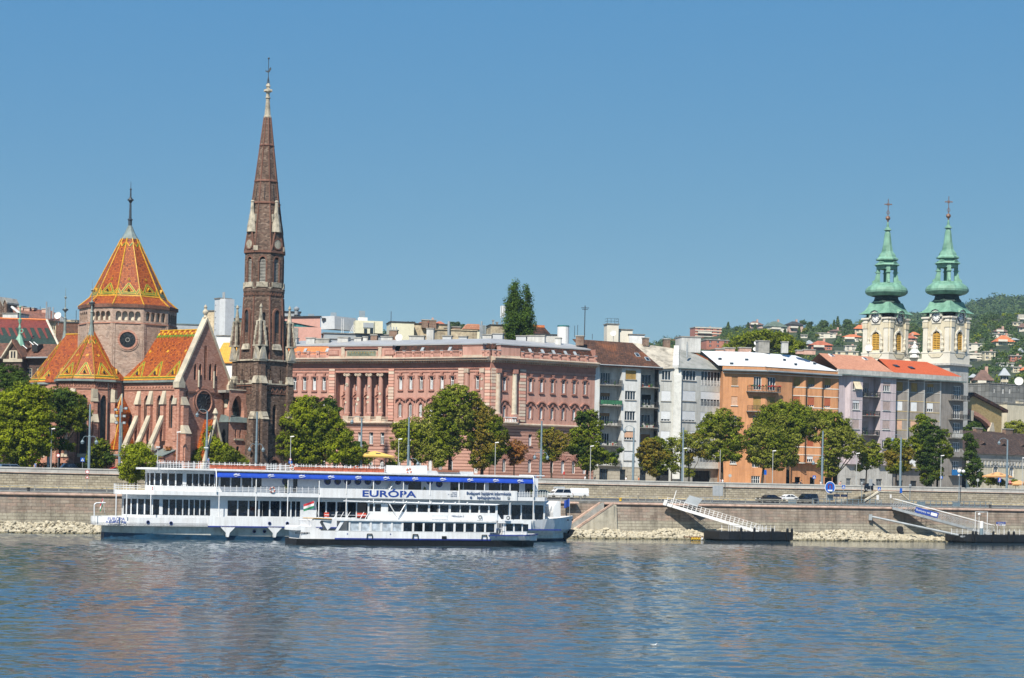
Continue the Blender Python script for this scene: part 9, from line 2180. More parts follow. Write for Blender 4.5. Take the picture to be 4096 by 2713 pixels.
b=MB();[b.tube((Gs(a,.5,2065),.5,zu0),(Gs(a+16,.5,2055),.5,zu0+1.0),.04,m_ship,4) for a in (1335,1360,1385,1440,1460)];b.box(Gs(1325,.5),Gs(1470,.5),.48,.52,zu0+.95,zu0+1.0,m_dark);b.box(Gs(1325,.5),Gs(1470,.5),.48,.52,zu0+.5,zu0+.54,m_ship);b.build('deck_railing',mil)
for a,c in ((1430,1465),(1484,1503),(1298,1316)):b=MB();b.box(Gs(a,.9,2060),Gs(c,.9,2060),.9,1.1,zu0+.25,zu0+.85,m_red);b.box(Gs(a,.9,2060),Gs(c,.9,2060),.88,.9,zu0+.5,zu0+.58,m_white);b.build('life_raft',mil)
for u in (1918,2030):b=MB();x,z=G(u,2080 if u<2000 else 2082,.3);b.box(x-.4,x+.4,.3,.8,z,z+.75,m_shsh);b.ring((x+.08,z+.38),.2,.28,m_dark,.26,.31,12);b.build('air_unit',mil)
q=G(1204,2134);textmesh('MILLENNIUM I.',.34,m_dark,mil,(q[0]+.3,-.02+MW/2-2.62,q[1]+.05),bold=.008);q=G(1838,2066);textmesh('Millenium I.',.42,m_letg,mil,(q[0],.55,q[1]),sx=1.05)
b=MB();b.box(Gs(1727,.5,2068),Gs(1790,.5,2068),.5,.6,zu0+.15,zu0+.75,m_shsh);b.build('notice_board',mil)
q=G(1262,2065,2);flag('tricolour_flag','red white and green flag flying at the stern of the excursion boat',MF,Gs(1276,2,2065),2,zc1+.3,zc1+2.7,1.5,(m_fr,m_white,m_fg),lean=-.8,droop=.5)
# ================================================================ pontoons, gangways and mooring gear
def onplane(u,v,Y):return P(u,v,Y)
m_ydr=pm('yellow_drum',(.6,.38,.03))
PF1=FrY(2822,373,3178,381,v=2165,z0=0)
pon=thing('landing_pontoon','black landing pontoon with white rails at the foot of the white gangway','pontoon',PF1)
def pontoon(o,fr,u0,u1,vt,us,wd=6.5):
 s0,s1=fr.s(u0,2150),fr.s(u1,2150);zt=fr.z((u0+u1)/2,vt);b=MB()
 b.slab([(s0,.6),(s0+1.6,0),(s1-.9,0),(s1,.8),(s1,wd-.8),(s1-.9,wd),(s0+1.6,wd),(s0,wd-.6)],.25,zt,m_black)
 b.slab([(s0+1,.9),(s0+2.2,.3),(s1-1.2,.3),(s1-.4,1),(s1-.4,wd-1),(s1-1.2,wd-.3),(s0+2.2,wd-.3),(s0+1,wd-.9)],-.5,.26,m_black)
 b.build('hull',o)
 for u in us:b=MB();x=fr.s(u,2140,-.1);b.box(x-.17,x+.17,-.2,.1,.2,zt+.55,m_black);b.ball((x,-.05,zt+.6),.2,m_dark,7,4);b.build('bollard',o)
 return s0,s1,zt
s0,s1,zP1=pontoon(pon,PF1,2885,3182,2128,(2965,3018,3090,3150,3168))
rail(pon,PF1.s(2940,2110),PF1.s(3005,2110),1.5,zP1,zP1+1.05,5);rail(pon,PF1.s(3012,2110),PF1.s(3070,2110),.6,zP1,zP1+1.05,4);rail(pon,PF1.s(3070,2110),PF1.s(3168,2110),5.6,zP1,zP1+1.05,6,rails=2);rail(pon,s0+.8,s0+2.2,1.2,zP1,zP1+1.1,1,rails=1)
def gangway(name,label,A,B,w,mat,h=1.1,truss=False,beam=.45,n=18):
 d=B-A;L=d.length;o=thing(name,label,'gangway',loc=A);Mx=Matrix.Rotation(math.atan2(d.y,d.x),4,'Z') @ Matrix.Rotation(-math.asin(d.z/L),4,'Y')
 b=MB();b.M=Mx;b.box(0,L,-w/2,w/2,-.08,0,m_steel if truss else mat)
 for y in (-w/2,w/2):b.box(0,L,y-.06,y+.06,-beam,.02,mat)
 b.build('walkway',o)
 for y in (-w/2,w/2):
  b=MB();b.M=Mx
  for k in range(n+1):
   x=L*k/n;b.box(x-.025,x+.025,y-.025,y+.025,0,h,mat)
   if truss and k<n:xb=L*(k+1)/n;b.tube((x,y,0),(xb,y,h),.035,mat,4)
  for z in ((.35,.7,h) if not truss else (h,)):b.box(0,L,y-.025,y+.025,z-.045,z,mat)
  if truss:b.box(0,L,y-.03,y+.03,h+.32,h+.40,m_white)
  b.build('railing',o)
 return o,Mx,L
A=QF.w(QF.s(2668,2030,5),5.3,6.35);B=PF1.w(PF1.s(3035,2120,3.2),3.2,zP1+.15)
gw,Mx,L=gangway('gangway','white sloping gangway from the quay down to the black pontoon',A,B,2.4,m_white,n=22,beam=.5)
b=MB();b.M=Mx;[b.box(1+dx,1.12+dx,-1.4,-1.28,-.4,2.6,m_white) for dx in (0,)];b.box(-.5,.1,-1.5,-1.3,-.5,.5,m_white);b.build('hinge_post',gw)
b=MB();b.M=Mx;b.hexa([(3.0,.9,.9),(5.4,.9,.9),(5.4,.94,.9),(3.0,.94,.9)],[(3.6,.9,2.5),(6.0,.9,2.5),(6.0,.94,2.5),(3.6,.94,2.5)],m_zinc);b.build('gate_panel',gw)
raft=thing('work_raft','small raft with yellow floats moored left of the black pontoon','raft',PF1);b=MB();x0,x1=PF1.s(2764,2160,2),PF1.s(2812,2160,2);b.box(x0,x1,2,4.5,.45,.6,pm('rust',(.22,.1,.05),var=.3));b.build('deck',raft)
for k in range(5):b=MB();x=x0+(x1-x0)*(k+.5)/5;b.tube((x-.15,2.0,.25),(x+.15,2.0,.25),.22,m_ydr if k!=4 else m_white,8);b.build('float',raft)
PF2=FrY(3800,395,4096,403,v=2170,z0=0)
pon2=thing('landing_pontoon','dark rusty landing pontoon with white rails at the right edge','pontoon',PF2)
m_rusty=pm('rusty_black',(.03,.022,.02),var=.6,scale=2)
s0,s1,zP2=pontoon(pon2,PF2,3862,4250,2141,(3892,3904,3974,4035,4056))
rail(pon2,PF2.s(3806,2120,1),PF2.s(3915,2120,1),1,zP2,zP2+1.1,5);rail(pon2,PF2.s(3935,2120,1),s1-1,1,zP2,zP2+1.1,14,rails=3)
b=MB();x0,x1=PF2.s(3902,2080,2),PF2.s(3950,2080,2);zt=PF2.z(3925,2047,2);[b.box(x-.05,x+.05,2,2.1,zP2,zt,m_white) for x in (x0,x1)];b.box(x0,x1,2,2.1,zt-.08,zt,m_white);b.box(x0+.8,x1-.8,1.95,2.0,zt-.2,zt+.05,m_lamp);b.build('portal',pon2)
b=MB();x=PF2.s(3926,2120,1.5);b.lathe(x,1.5,[(.34,zP2),(.34,zP2+1.2)],m_mast,12);b.lathe(x,1.5,[(.35,zP2+1.2),(.35,zP2+2.4),(.3,zP2+2.5)],m_white,12);b.build('service_column',pon2)
b=MB();x=PF2.s(3915,2080,1.5);b.tube((x,1.4,zP2),(x,1.4,PF2.z(3915,2066,1.5)),.05,m_white,5);b.ball((x,1.4,PF2.z(3915,2058,1.5)),.28,m_white,10,8);b.build('globe_lamp',pon2)
b=MB();x0,x1=PF2.s(3986,2095,3),PF2.s(4022,2095,3);z0,z1=PF2.z(4004,2100,3),PF2.z(4004,2090,3);b.box(x0,x1,3,3.06,z0+.1,z1+.1,m_let);b.box(x0,x1,2.99,3.05,z0-.15,z0+.1,m_white);[b.box(x-.03,x+.03,3.02,3.08,zP2,z0,m_white) for x in (x0+.3,x1-.3)];[b.box(x0+.15+.3*k,x0+.33+.3*k,2.98,3,z0-.1,z0+.06,(m_yel,m_red,m_let,m_dark)[k%4]) for k in range(4)];b.build('stop_sign_board',pon2)
textmesh('Batthyány tér',.3,m_white,pon2,((x0+x1)/2,2.97,(z0+z1)/2+.1));q=PF2.s(3850,2148);textmesh('HÉD 7',.42,m_logo,pon2,(q,-.03,zP2-.35))
A=QF.w(QF.s(3570,2030,5),5.3,6.3);B=PF2.w(PF2.s(3965,2120,2.8),2.8,zP2+.2)
g2,Mx,L=gangway('gangway','grey steel truss gangway with white handrails at the right',A,B,2.2,m_steel,h=1.25,truss=True,n=24)
b=MB();b.M=Mx;b.box(4.2,8.6,-1.24,-1.18,.1,1.15,m_let);b.build('name_board',g2)
t_=textmesh('Batthyány tér',.5,m_white,g2,(0,0,0),name='lettering');t_.matrix_local=Mx @ Matrix.Translation((5.7,-1.27,.65)) @ Matrix.Rotation(PI/2,4,'X');b=MB();b.M=Mx;b.box(7.2,8.4,-1.27,-1.24,.35,.9,m_white);b.build('name_board',g2)
pipe=thing('mooring_pipe','long thin grey mooring boom from the river wall to the right pontoon','boom',loc=QF.w(QF.s(3480,2066,4.9),4.7,QF.z(3482,2066,4.9)));o_=Vector(pipe.location);B=PF2.w(s0+.3,2,zP2-.2)-o_
b=MB();b.tube((0,0,0),B,.2,m_steel,8);b.build('boom',pipe);b=MB();b.box(-.35,.25,-.3,.5,-.7,.4,m_steel);b.build('bracket',pipe)
# ================================================================ guard rails, railings
m_gr_=pm('guard_rail',(.42,.40,.34),rough=.6,metal=.1,var=.2)
def longrail(label,u0,u1,t,z0,z1,step,mat,bars,name='guard_rail',pw=.07,grp='railings along the lower road'):
 s0,s1=QF.s(u0,1985,t),QF.s(u1,1985,t);o=thing(name,label,'railing',loc=QF.w(s0,t,z0),rz=QF.a,group=grp);n=max(1,round((s1-s0)/step))
 for k in range(n+1):b=MB();x=(s1-s0)*k/n;b.box(x-pw,x+pw,-.05,.05,0,z1-z0,mat);b.build('post',o,uv=False)
 for (za,zb) in bars:b=MB();b.box(0,s1-s0,-.09,-.04,za,zb,mat);b.build('rail',o,uv=False)
longrail('long double steel guard rail on the lower road from the left edge to the gangway',-60,2630,8.2,6.58,7.35,3.9,m_gr_,((.35,.45),(.62,.77)))
longrail('steel guard rail on the lower road behind the parked dark cars',2700,3255,8.2,6.58,7.35,3.9,m_gr_,((.35,.45),(.62,.77)))
longrail('steel guard rail continuing to the right edge',3960,4300,8.2,6.58,7.35,3.9,m_gr_,((.35,.45),(.62,.77)))
longrail('pale railing panels left of the white gangway',2520,2645,7.3,6.5,7.55,1.7,m_gr_,((.1,.16),(.95,1.03)),'pedestrian_railing',.04)
longrail('grey railing panels right of the white gangway',2760,2850,7.3,6.5,7.45,1.4,m_steel,((.1,.16),(.5,.54),(.9,.97)),'pedestrian_railing',.04)
longrail('blue-grey pedestrian railing before the bus shelter',3250,3525,7.3,6.5,7.6,1.25,m_mast,((.1,.16),(.55,.6),(1.0,1.08)),'pedestrian_railing',.045)
longrail('blue-grey pedestrian railing right of the truss gangway',3610,3965,7.3,6.5,7.6,1.25,m_mast,((.1,.16),(.55,.6),(1.0,1.08)),'pedestrian_railing',.045)
# ================================================================ masts and lamps
def mast(u,v0,label,lamp=None,t=20.5,twin=False,lv=None):
 q=Q(u,t,ZS);h=P(u,v0,q.y).z-ZS;o=thing('tram_mast',label,'mast',loc=q,group='tall blue-grey masts along the street');b=MB();b.lathe(0,0,[(.24,-.1),(.23,h*.55),(.17,h*.56),(.15,h)],m_mast,9);b.build('pole',o)
 if lamp:
  zl=P(u,lv,q.y).z-ZS
  for s in ((-1,1) if twin else (lamp,)):
   b=MB();R_=1.15 if twin else 1.7
   pts=[(0,0,zl+.6)]+[(s*R_*k/5,0,zl+.6+.35*math.sin(PI*k/5)-(.25 if k==5 else 0)) for k in range(1,6)];b.path(pts,.045,m_mast,5);b.lathe(s*R_,0,[(.04,zl+.35),(.12,zl+.3),(.34,zl-.05),(.30,zl-.1),(.22,zl-.35),(.02,zl-.42)],m_mast,9);b.build('lantern',o)
for a in ((192,1655,'blue-grey mast before the willow at the left',None),(355,1617,'blue-grey mast before the far apse with twin lanterns',1,20.5,True,1768),(477,1622,'mast with floodlights before the turret of the church',None),(824,1645,'mast with a bent lantern arm before the rose window',-1,20.5,False,1660),(1023,1648,'mast at the foot of the steeple with twin lanterns',1,20.5,True,1798),(1442,1673,'mast with lantern arm before the palace loggia',-1,20.5,False,1688),(1631,1668,'mast in the yellow-green tree',1,20.5,False,1855),(2162,1684,'mast with twin lanterns before the right palace front',1,20.5,True,1830),(2531,1712,'mast with lantern arm before the white house',-1,20.5,False,1724),(2729,1710,'mast before the pilaster of the grey house',None),(3287,1724,'mast by the pale yellow-green tree',-1,20.5,False,1852),(3600,1750,'mast between the two round trees right',-1,20.5,False,1758),(4026,1760,'mast before the low cream house',-1,20.5,False,1772)):
 mast(*a[:3],lamp=a[3],**({} if len(a)<5 else {'t':a[4],'twin':a[5],'lv':a[6]}))
q=Q(477,20.5,ZS);fl=thing('floodlight_frame','four dark floodlights on the mast before the church turret','floodlights',loc=q);zf_=lambda v:P(477,v,q.y).z-ZS
for (dx,v) in ((-.75,1640),(.95,1634),(-.6,1665),(.7,1665),(-.6,1692),(.7,1692)):b=MB();z=zf_(v);b.box(dx-.28,dx+.28,-.45,-.05,z-.22,z+.28,m_dark);b.box(dx-.22,dx+.22,-.47,-.44,z-.14,z+.2,m_zinc);b.tube((0,-.1,z),(dx,-.1,z),.05,m_mast,4);b.build('floodlight',fl)
def slamp(u,v0,label,t=18.9,zb=ZS):
 q=Q(u,t,zb);h=P(u,v0,q.y).z-zb;o=thing('street_lamp',label,'street lamp',loc=q,group='slim street lamps behind the parapet');b=MB();b.tube((0,0,0),(0,0,h),.085,m_lamp,7,r1=.06);b.build('pole',o);b=MB();b.hexa([(-.1,-.15,h-.05),(.6,-.15,h+.05),(.6,.15,h+.05),(-.1,.15,h-.05)],[(-.1,-.12,h+.1),(.55,-.12,h+.2),(.55,.12,h+.2),(-.1,.12,h+.1)],m_white);b.build('lamp_head',o)
for a in ((203,1717,'street lamp before the willow'),(706,1730,'street lamp between aisle and gable of the church'),(1160,1748,'street lamp right of the steeple'),(1592,1758,'street lamp left of the yellow-green tree'),(1979,1772,'street lamp by the palace corner'),(2360,1786,'street lamp before the joint of palace and white house'),(2733,1795,'street lamp close to the grey house mast'),(3089,1805,'street lamp before the orange house'),(3424,1815,'street lamp before the lilac house'),(3762,1824,'street lamp before the grey-brown house'),(4088,1833,'street lamp at the right edge')):slamp(*a)
for u,v0,t,lb in ((3447,1942,15,'short old style lamp left of the stair gap'),(3640,1950,15,'short old style lamp right of the stair gap')):
 q=Q(u,t,6.9);h=P(u,v0,q.y).z-6.9;o=thing('short_lamp',lb,'street lamp',loc=q,group='short lamps on the lower road');b=MB();b.tube((0,0,0),(0,0,h),.06,m_mast,6);b.build('pole',o);b=MB();b.lathe(0,0,[(.05,h),(.22,h+.1),(.3,h+.5),(.1,h+.62)],m_zinc,8);b.build('lamp_head',o)
q=Q(3836,16.5,6.9);gl_=thing('globe_lamp_post','post with white loudspeaker-like lamps before the blue balcony','street lamp',loc=q);h=P(3836,1900,q.y).z-6.9;b=MB();b.tube((0,0,0),(0,0,h),.07,m_mast,6);b.build('pole',gl_)
for dx,z,r in ((-.1,h-.1,.2),(0,h+.75,.42),(.8,h+.7,.34)):b=MB();b.ball((dx,0,z),r,m_white,10,7);b.build('lamp_head',gl_)
# ================================================================ signs
m_sblue=pm('sign_blue',(.01,.10,.45),rough=.4,var=.03);m_sred=pm('sign_red',(.5,.02,.02),rough=.4,var=.03)
def sign(u,v,t,shape,label,zb=ZS,r=.32,extra=None):
 q=Q(u,t,zb);h=P(u,v,q.y).z-zb;o=thing('road_sign',label,'sign',loc=q,rz=QF.a*.6,group='road signs');b=MB();b.tube((0,.05,0),(0,.05,h+r),.035,m_steel,5);b.build('post',o);b=MB()
 if shape=='sq':b.box(-r,r,-.02,.02,h-r,h+r,m_sblue);b.extr([(-r*.75,h-r*.7),(r*.75,h-r*.7),(0,h+r*.75)],-.03,-.02,m_white);b.tube((0,-.035,h-r*.5),(0,-.035,h+r*.2),r*.1,m_dark,4);b.tube((0,-.035,h-r*.1),(r*.25,-.035,h-r*.55),r*.08,m_dark,4)
 elif shape=='ring':b.disc((0,h),r,m_sred,-.02,.02,18);b.disc((0,h),r*.75,m_white,-.03,-.02,18)
 elif shape=='noentry':b.disc((0,h),r,m_sred,-.02,.02,18);b.box(-r*.7,r*.7,-.03,-.02,h-r*.18,h+r*.18,m_white)
 elif shape=='blue':b.disc((0,h),r,m_sblue,-.02,.02,18);b.extr([(-r*.15,h-r*.7),(r*.15,h-r*.7),(r*.15,h+.1*r),(r*.5,h+.1*r),(0,h+r*.7),(-r*.5,h+.1*r),(-r*.15,h+.1*r)],-.03,-.02,m_white)
 elif shape=='plate':b.box(-r*.7,r*.7,-.02,.02,h-r*1.3,h+r*1.3,extra or m_white)
 elif shape=='tri':b.extr([(-r,h-r*.7),(r,h-r*.7),(0,h+r)],-.02,.02,m_sred);b.extr([(-r*.62,h-r*.5),(r*.62,h-r*.5),(0,h+r*.6)],-.03,-.02,m_ydr if extra else m_white)
 elif shape=='disc':b.disc((0,h),r,m_lamp,-.02,.02,18)
 elif shape=='lane':b.box(-r,r,-.02,.02,h-r*1.4,h+r*1.4,m_sblue);b.extr([(-.12,h-r),(.05,h-r),(.25,h+r*.8),(-.05,h+r)],-.03,-.02,m_white);b.tube((-.25,-.03,h-r),(.25,-.03,h+r),.04,m_sred,4)
 b.build('sign_plate',o);return o
for a in ((231,1822,19,'ring','round red-rimmed sign behind the parapet at the left'),(329,1839,19,'sq','blue crossing sign below the far apse'),(1160,1849,18.9,'blue','round blue arrow sign on the lamp post right of the steeple'),(1160,1838,18.85,'ring','tiny round sign above the blue arrow sign',ZS,.2),(3256,1909,19,'sq','blue crossing sign before the orange house door'),(2919,1903,19,'disc','grey back of a round sign before the orange house'),(3060,1890,19,'plate','narrow blue and white sign behind the leaning maple',ZS,.35,m_sblue),(3764,1910,18.9,'blue','round blue sign on the lamp before the grey-brown house'),(3910,1921,19,'disc','grey back of a round sign near the dark narrow tree'),(3997,1920,19,'lane','blue lane sign with red stroke by the cafe'),(4039,1929,19,'noentry','red no entry sign by the cafe parasols'),(2255,1893,19,'plate','small dark red and blue sign before the palace',ZS,.2,m_sred),(2072,1906,19,'tri','small yellow warning triangle at the palace corner',ZS,.3,1),(349,1888,8.8,'ring','round red-rimmed sign on the lower road at the left',6.6),(349,1909,8.75,'tri','warning triangle under the round sign on the lower road',6.6),(3374,1948,12.5,'sq','blue crossing sign over the bus shelter',6.8),(3517,1956,12.5,'sq','blue crossing sign at the stair cheek',6.8),(3482,1930,12.5,'plate','tall grey plate on a post at the stair gap',6.8,.5,m_steel),(3604,1963,12,'plate','blue bus stop plate right of the stair cheek',6.8,.36,m_sblue),(3563,1985,12,'plate','small white notice on a post',6.8,.25),(3511,1990,9,'plate','white topped ticket pillar',6.7,.35)):
 sign(a[0],a[1],a[2],a[3],a[4],*(a[5:6] or (ZS,)),**({'r':a[6]} if len(a)>6 else {}),**({'extra':a[7]} if len(a)>7 else {}))
q=Q(3320,12,6.85);lg=thing('river_bus_sign','big round blue sign with a dark red arch symbol and white boat','sign',loc=q);h=P(3322,1950,q.y).z-6.85;b=MB();b.tube((-.6,0,0),(-.6,0,h),.05,m_lamp,5);b.build('post',lg);b=MB();b.disc((0,h),1.15,m_white,-.04,.04,24,sx=.85);b.disc((0,h),1.05,m_sblue,-.06,-.04,24,sx=.85);b.build('sign_plate',lg)
b=MB();[b.extr(p,-.09,-.06,pm('dark_red_mark',(.13,.01,.05))) for p in ([(-.42,h-.25),(-.2,h-.25),(-.2,h+.4),(-.42,h+.4)],[(.2,h-.25),(.42,h-.25),(.42,h+.4),(.2,h+.4)],[(-.42,h+.4),(.42,h+.4),(.3,h+.62),(-.3,h+.62)])];b.extr([(-.5,h-.45),(.5,h-.45),(.38,h-.7),(-.38,h-.7)],-.09,-.06,m_white);b.build('emblem',lg)
q=Q(3313,12.4,6.85);sh=thing('bus_shelter','glass bus shelter with dark name strips under the round blue sign','bus shelter',loc=q,rz=QF.a);W_=QF.s(3396,1990,12.4)-QF.s(3313,1990,12.4);h=P(3350,1967,q.y).z-6.85
b=MB();b.box(-.1,W_+.1,-.8,.7,h-.08,h+.05,m_mast);b.build('roof',sh)
for x in (0,W_/2,W_):b=MB();b.box(x-.05,x+.05,.5,.6,0,h,m_mast);b.build('post',sh)
b=MB();b.box(.1,W_*.3,.4,.5,.4,h-.6,m_zinc);b.build('poster_case',sh)
for x0_,x1_ in ((W_*.33,W_*.62),(W_*.68,W_*.97)):b=MB();b.box(x0_,x1_,.42,.48,h-.95,h-.5,m_let);b.box(x0_+.2,x1_-.2,.40,.42,h-.78,h-.68,m_white);b.build('name_strip',sh)
b=MB();b.box(W_*.4,W_*.8,.1,.45,.42,.5,m_lamp);b.build('bench',sh)
q=Q(2872,15,6.9);bd=thing('road_board','pale blue-grey corrugated board on posts left of the dark cars','board',loc=q,rz=QF.a);h1=P(2872,1943,q.y).z-6.9;h0=P(2872,1984,q.y).z-6.9;b=MB();b.box(-1.1,1.1,0,.06,h0,h1,m_zinc);[b.box(-1.0+.3*k,-.93+.3*k,-.04,0,h0,h1,m_modg) for k in range(7)];b.build('panel',bd);b=MB();b.tube((.4,.1,0),(.4,.1,P(2880,1800,q.y).z-6.9),.06,m_lamp,5);b.build('post',bd)
for u0,u1,lb in ((3160,3196,'low grey-green box on the quay edge under the dark cars'),(3675,3710,'low blue-grey box behind the right railing'),(3818,3850,'long low blue-grey box behind the right railing')):q=Q(u0,8.8,6.6);o=thing('utility_box',lb,'box',loc=q,rz=QF.a,group='utility boxes on the quay');b=MB();b.box(0,(u1-u0)/23,0,.6,0,.75,m_mast);b.box(-.04,(u1-u0)/23+.04,-.04,.64,.75,.82,m_steel);b.build('case',o)
for u,lb in ((115,'mooring bollard on the quay at the left'),(2483,'yellow topped mooring bollard above the quay stair'),(3962,'dark mooring bollard near the right edge')):q=Q(u,6.9,6.5);b=MB();b.lathe(0,0,[(.24,0),(.2,.35),(.32,.45),(.28,.58)],m_ydr if u==2483 else m_dark,8);o=b.build('mooring_bollard');o.location=q;tag(o,lb,'bollard',group='mooring bollards')
# ================================================================ parasols
def parasol(u,v,w,h,t,mat,label,Y=None,marks=True):
 q=Q(u,t,ZS);k=q.y/F;zt=P(u,v,q.y).z-ZS;W_,H_=w*k/2,h*k;o=thing('parasol',label,'parasol',loc=q,rz=.5,group='cafe parasols');b=MB();b.lathe(0,0,[(W_*1.28,zt-H_+.0),(W_*1.3,zt-H_+.25),(.05,zt)],mat,4,PI/4,cap=False);b.build('canopy',o);b=MB();b.tube((0,0,0),(0,0,zt),.04,m_lamp,5);b.build('pole',o)
 if marks:
  for a in (0,PI/2,PI,-PI/2):b=MB();b.M=Matrix.Rotation(a,4,'Z');f0,f1=.45,.62;sl=(H_-.25)/(W_*1.3*.707);b.mesh([(-.35*W_*.5,-W_*.92*f1,zt-sl*W_*.92*f1+.03),(.35*W_*.5,-W_*.92*f1,zt-sl*W_*.92*f1+.03),(.3*W_*.5,-W_*.92*f0,zt-sl*W_*.92*f0+.03),(-.3*W_*.5,-W_*.92*f0,zt-sl*W_*.92*f0+.03)],[(0,1,2,3)],m_dark);b.build('printed_mark',o)
m_para=pm('yellow_canvas',(.72,.48,.12),rough=.8,var=.06);m_parb=pm('orange_canvas',(.68,.36,.15),rough=.8,var=.06)
parasol(1497,1804,130,26,20,m_para,'large yellow parasol behind the large ship');parasol(3988,1888,92,22,23,m_parb,'pale orange parasol before the low cream house');parasol(4075,1922,80,20,22,m_parb,'lower pale orange parasol at the right edge',marks=False)
# ================================================================ cars
def car(u,t,zb,col,label,L=4.5,H=1.45,kind='sedan',rz=None,grp='cars along the river',box=False):
 q=Q(u,t,zb);o=thing('parked_car',label,'van' if kind=='van' else 'car',loc=q,rz=QF.a if rz is None else rz,group=grp);W_=1.75;h=L/2
 lo=[(-h,.3),(h,.3),(h,.65),(h-.15,.85),(h-1.15,.95),(-h+.5,.98),(-h+.1,.9),(-h,.6)]
 if kind=='sedan':hi=[(-h+.55,.97),(h-1.15,.95),(h-1.9,H),(-h+1.35,H)]
 elif kind=='wagon':hi=[(-h+.08,.97),(h-1.0,.95),(h-1.75,H),(-h+.35,H)]
 else:hi=[(-h,.9),(h-.7,.95),(h-1.3,H),(-h+.05,H)]
 b=MB();b.extr(lo,-W_/2,W_/2,col);n=len(hi);ins=.16
 b.mesh([(x,-W_/2+(ins if z>1.2 else .02),z) for x,z in hi]+[(x,W_/2-(ins if z>1.2 else .02),z) for x,z in hi],[tuple(range(n)),tuple(range(2*n-1,n-1,-1))]+[(i,i+n,(i+1)%n+n,(i+1)%n) for i in range(n)],col)
 b.build('body',o,smooth=False)
 x0,x1=hi[0][0]+.25,hi[1][0]-.12;xa,xb=hi[3][0]+.12,hi[2][0]-.02;zz=H-.1
 if kind!='van':
  for a,c,e,f in ((x0,(x0+x1)/2-.04,xa,(xa+xb)/2-.04),((x0+x1)/2+.04,x1,(xa+xb)/2+.04,xb)): 
   for s in (1,-1):b=MB();y0,y1=s*(-W_/2-.005),s*(-W_/2+ins-.03);q_=s*.1;b.hexa([(a,y0,1.0),(c,y0,1.0),(c,y0+q_,1.0),(a,y0+q_,1.0)],[(e,y1,zz),(f,y1,zz),(f,y1+q_,zz),(e,y1+q_,zz)],g_ship);b.build('side_window',o)
 b=MB();b.hexa([(x1+.1,-.7,.98),(x1+.13,-.7,.98),(x1+.13,.7,.98),(x1+.1,.7,.98)],[(xb+.03,-.6,zz),(xb+.06,-.6,zz),(xb+.06,.6,zz),(xb+.03,.6,zz)],g_ship);b.build('windscreen',o)
 for x in (-h+.85,h-.9):
  for y in (-W_/2,W_/2):b=MB();b.extr([(x+.32*math.cos(k*PI/8),.32+.32*math.sin(k*PI/8)) for k in range(16)],y-.1,y+.08,m_black);wv_=b.build('wheel',o);b=MB();b.extr([(x+.19*math.cos(k*PI/6),.32+.19*math.sin(k*PI/6)) for k in range(12)],y-.11,y-.1,m_steel);r_=b.build('rim',wv_)
 for y in (-.7,.7):b=MB();b.box(h-.1,h+.01,y-.16,y+.16,.62,.76,m_white);b.build('headlight',o);b=MB();b.box(-h-.02,-h+.06,y-.14,y+.14,.65,.9,m_red);b.build('tail_light',o)
 if box:b=MB();b.hexa([(-1.1,-.4,H+.08),(1.0,-.4,H+.08),(1.0,.3,H+.08),(-1.1,.3,H+.08)],[(-1.0,-.35,H+.36),(.7,-.35,H+.34),(.7,.25,H+.34),(-1.0,.25,H+.36)],m_zinc);b.build('roof_box',o)
m_cw=pm('car_white',(.78,.79,.8),rough=.25,var=.02,coat=.5);m_cb=pm('car_black',(.012,.012,.014),rough=.2,var=.1,coat=.5);m_cn=pm('car_navy',(.012,.018,.03),rough=.2,var=.1,coat=.5);m_cg=pm('car_green_grey',(.10,.14,.13),rough=.25,var=.1,coat=.5);m_cs=pm('car_blue_grey',(.10,.14,.2),rough=.25,var=.1,coat=.5);m_cr=pm('car_red',(.4,.02,.02),rough=.25,coat=.5)
a_=QF.a+PI
car(2236,12.4,6.78,m_cw,'white minivan with grey roof box on the lower road',4.7,1.72,'wagon',a_,box=True);car(2306,13.8,6.85,m_cw,'white panel van behind the minivan',4.2,1.8,'van',a_);car(2160,13,6.8,m_cg,'green-grey estate car half hidden by the ship stern rail',4.4,1.45,'sedan',a_)
car(3075,10.5,6.72,m_cb,'black saloon on the lower road, leftmost of the three',4.6,1.42,'sedan',a_);car(3150,13.2,6.82,m_cw,'white saloon between the black and the navy car',4.3,1.42,'sedan',a_);car(3226,10.7,6.74,m_cn,'dark navy people carrier, rightmost of the three',4.5,1.72,'wagon',a_)
car(50,20.2,ZS,m_cs,'blue-grey car roof behind the parapet at the left edge',4.6,1.5,'wagon');car(283,22,ZS,m_cb,'black saloon behind the parapet below the far apse',4.8,1.85,'sedan');car(466,20.5,ZS,m_cr,'red car behind the drooping tree',3.8,1.42,'sedan');car(3478,21,ZS,m_cn,'dark car seen through the stair gap',4.5,1.5,'sedan');car(3190,22,ZS,m_cb,'dark car in the shade before the orange house',4.3,1.4,'sedan')
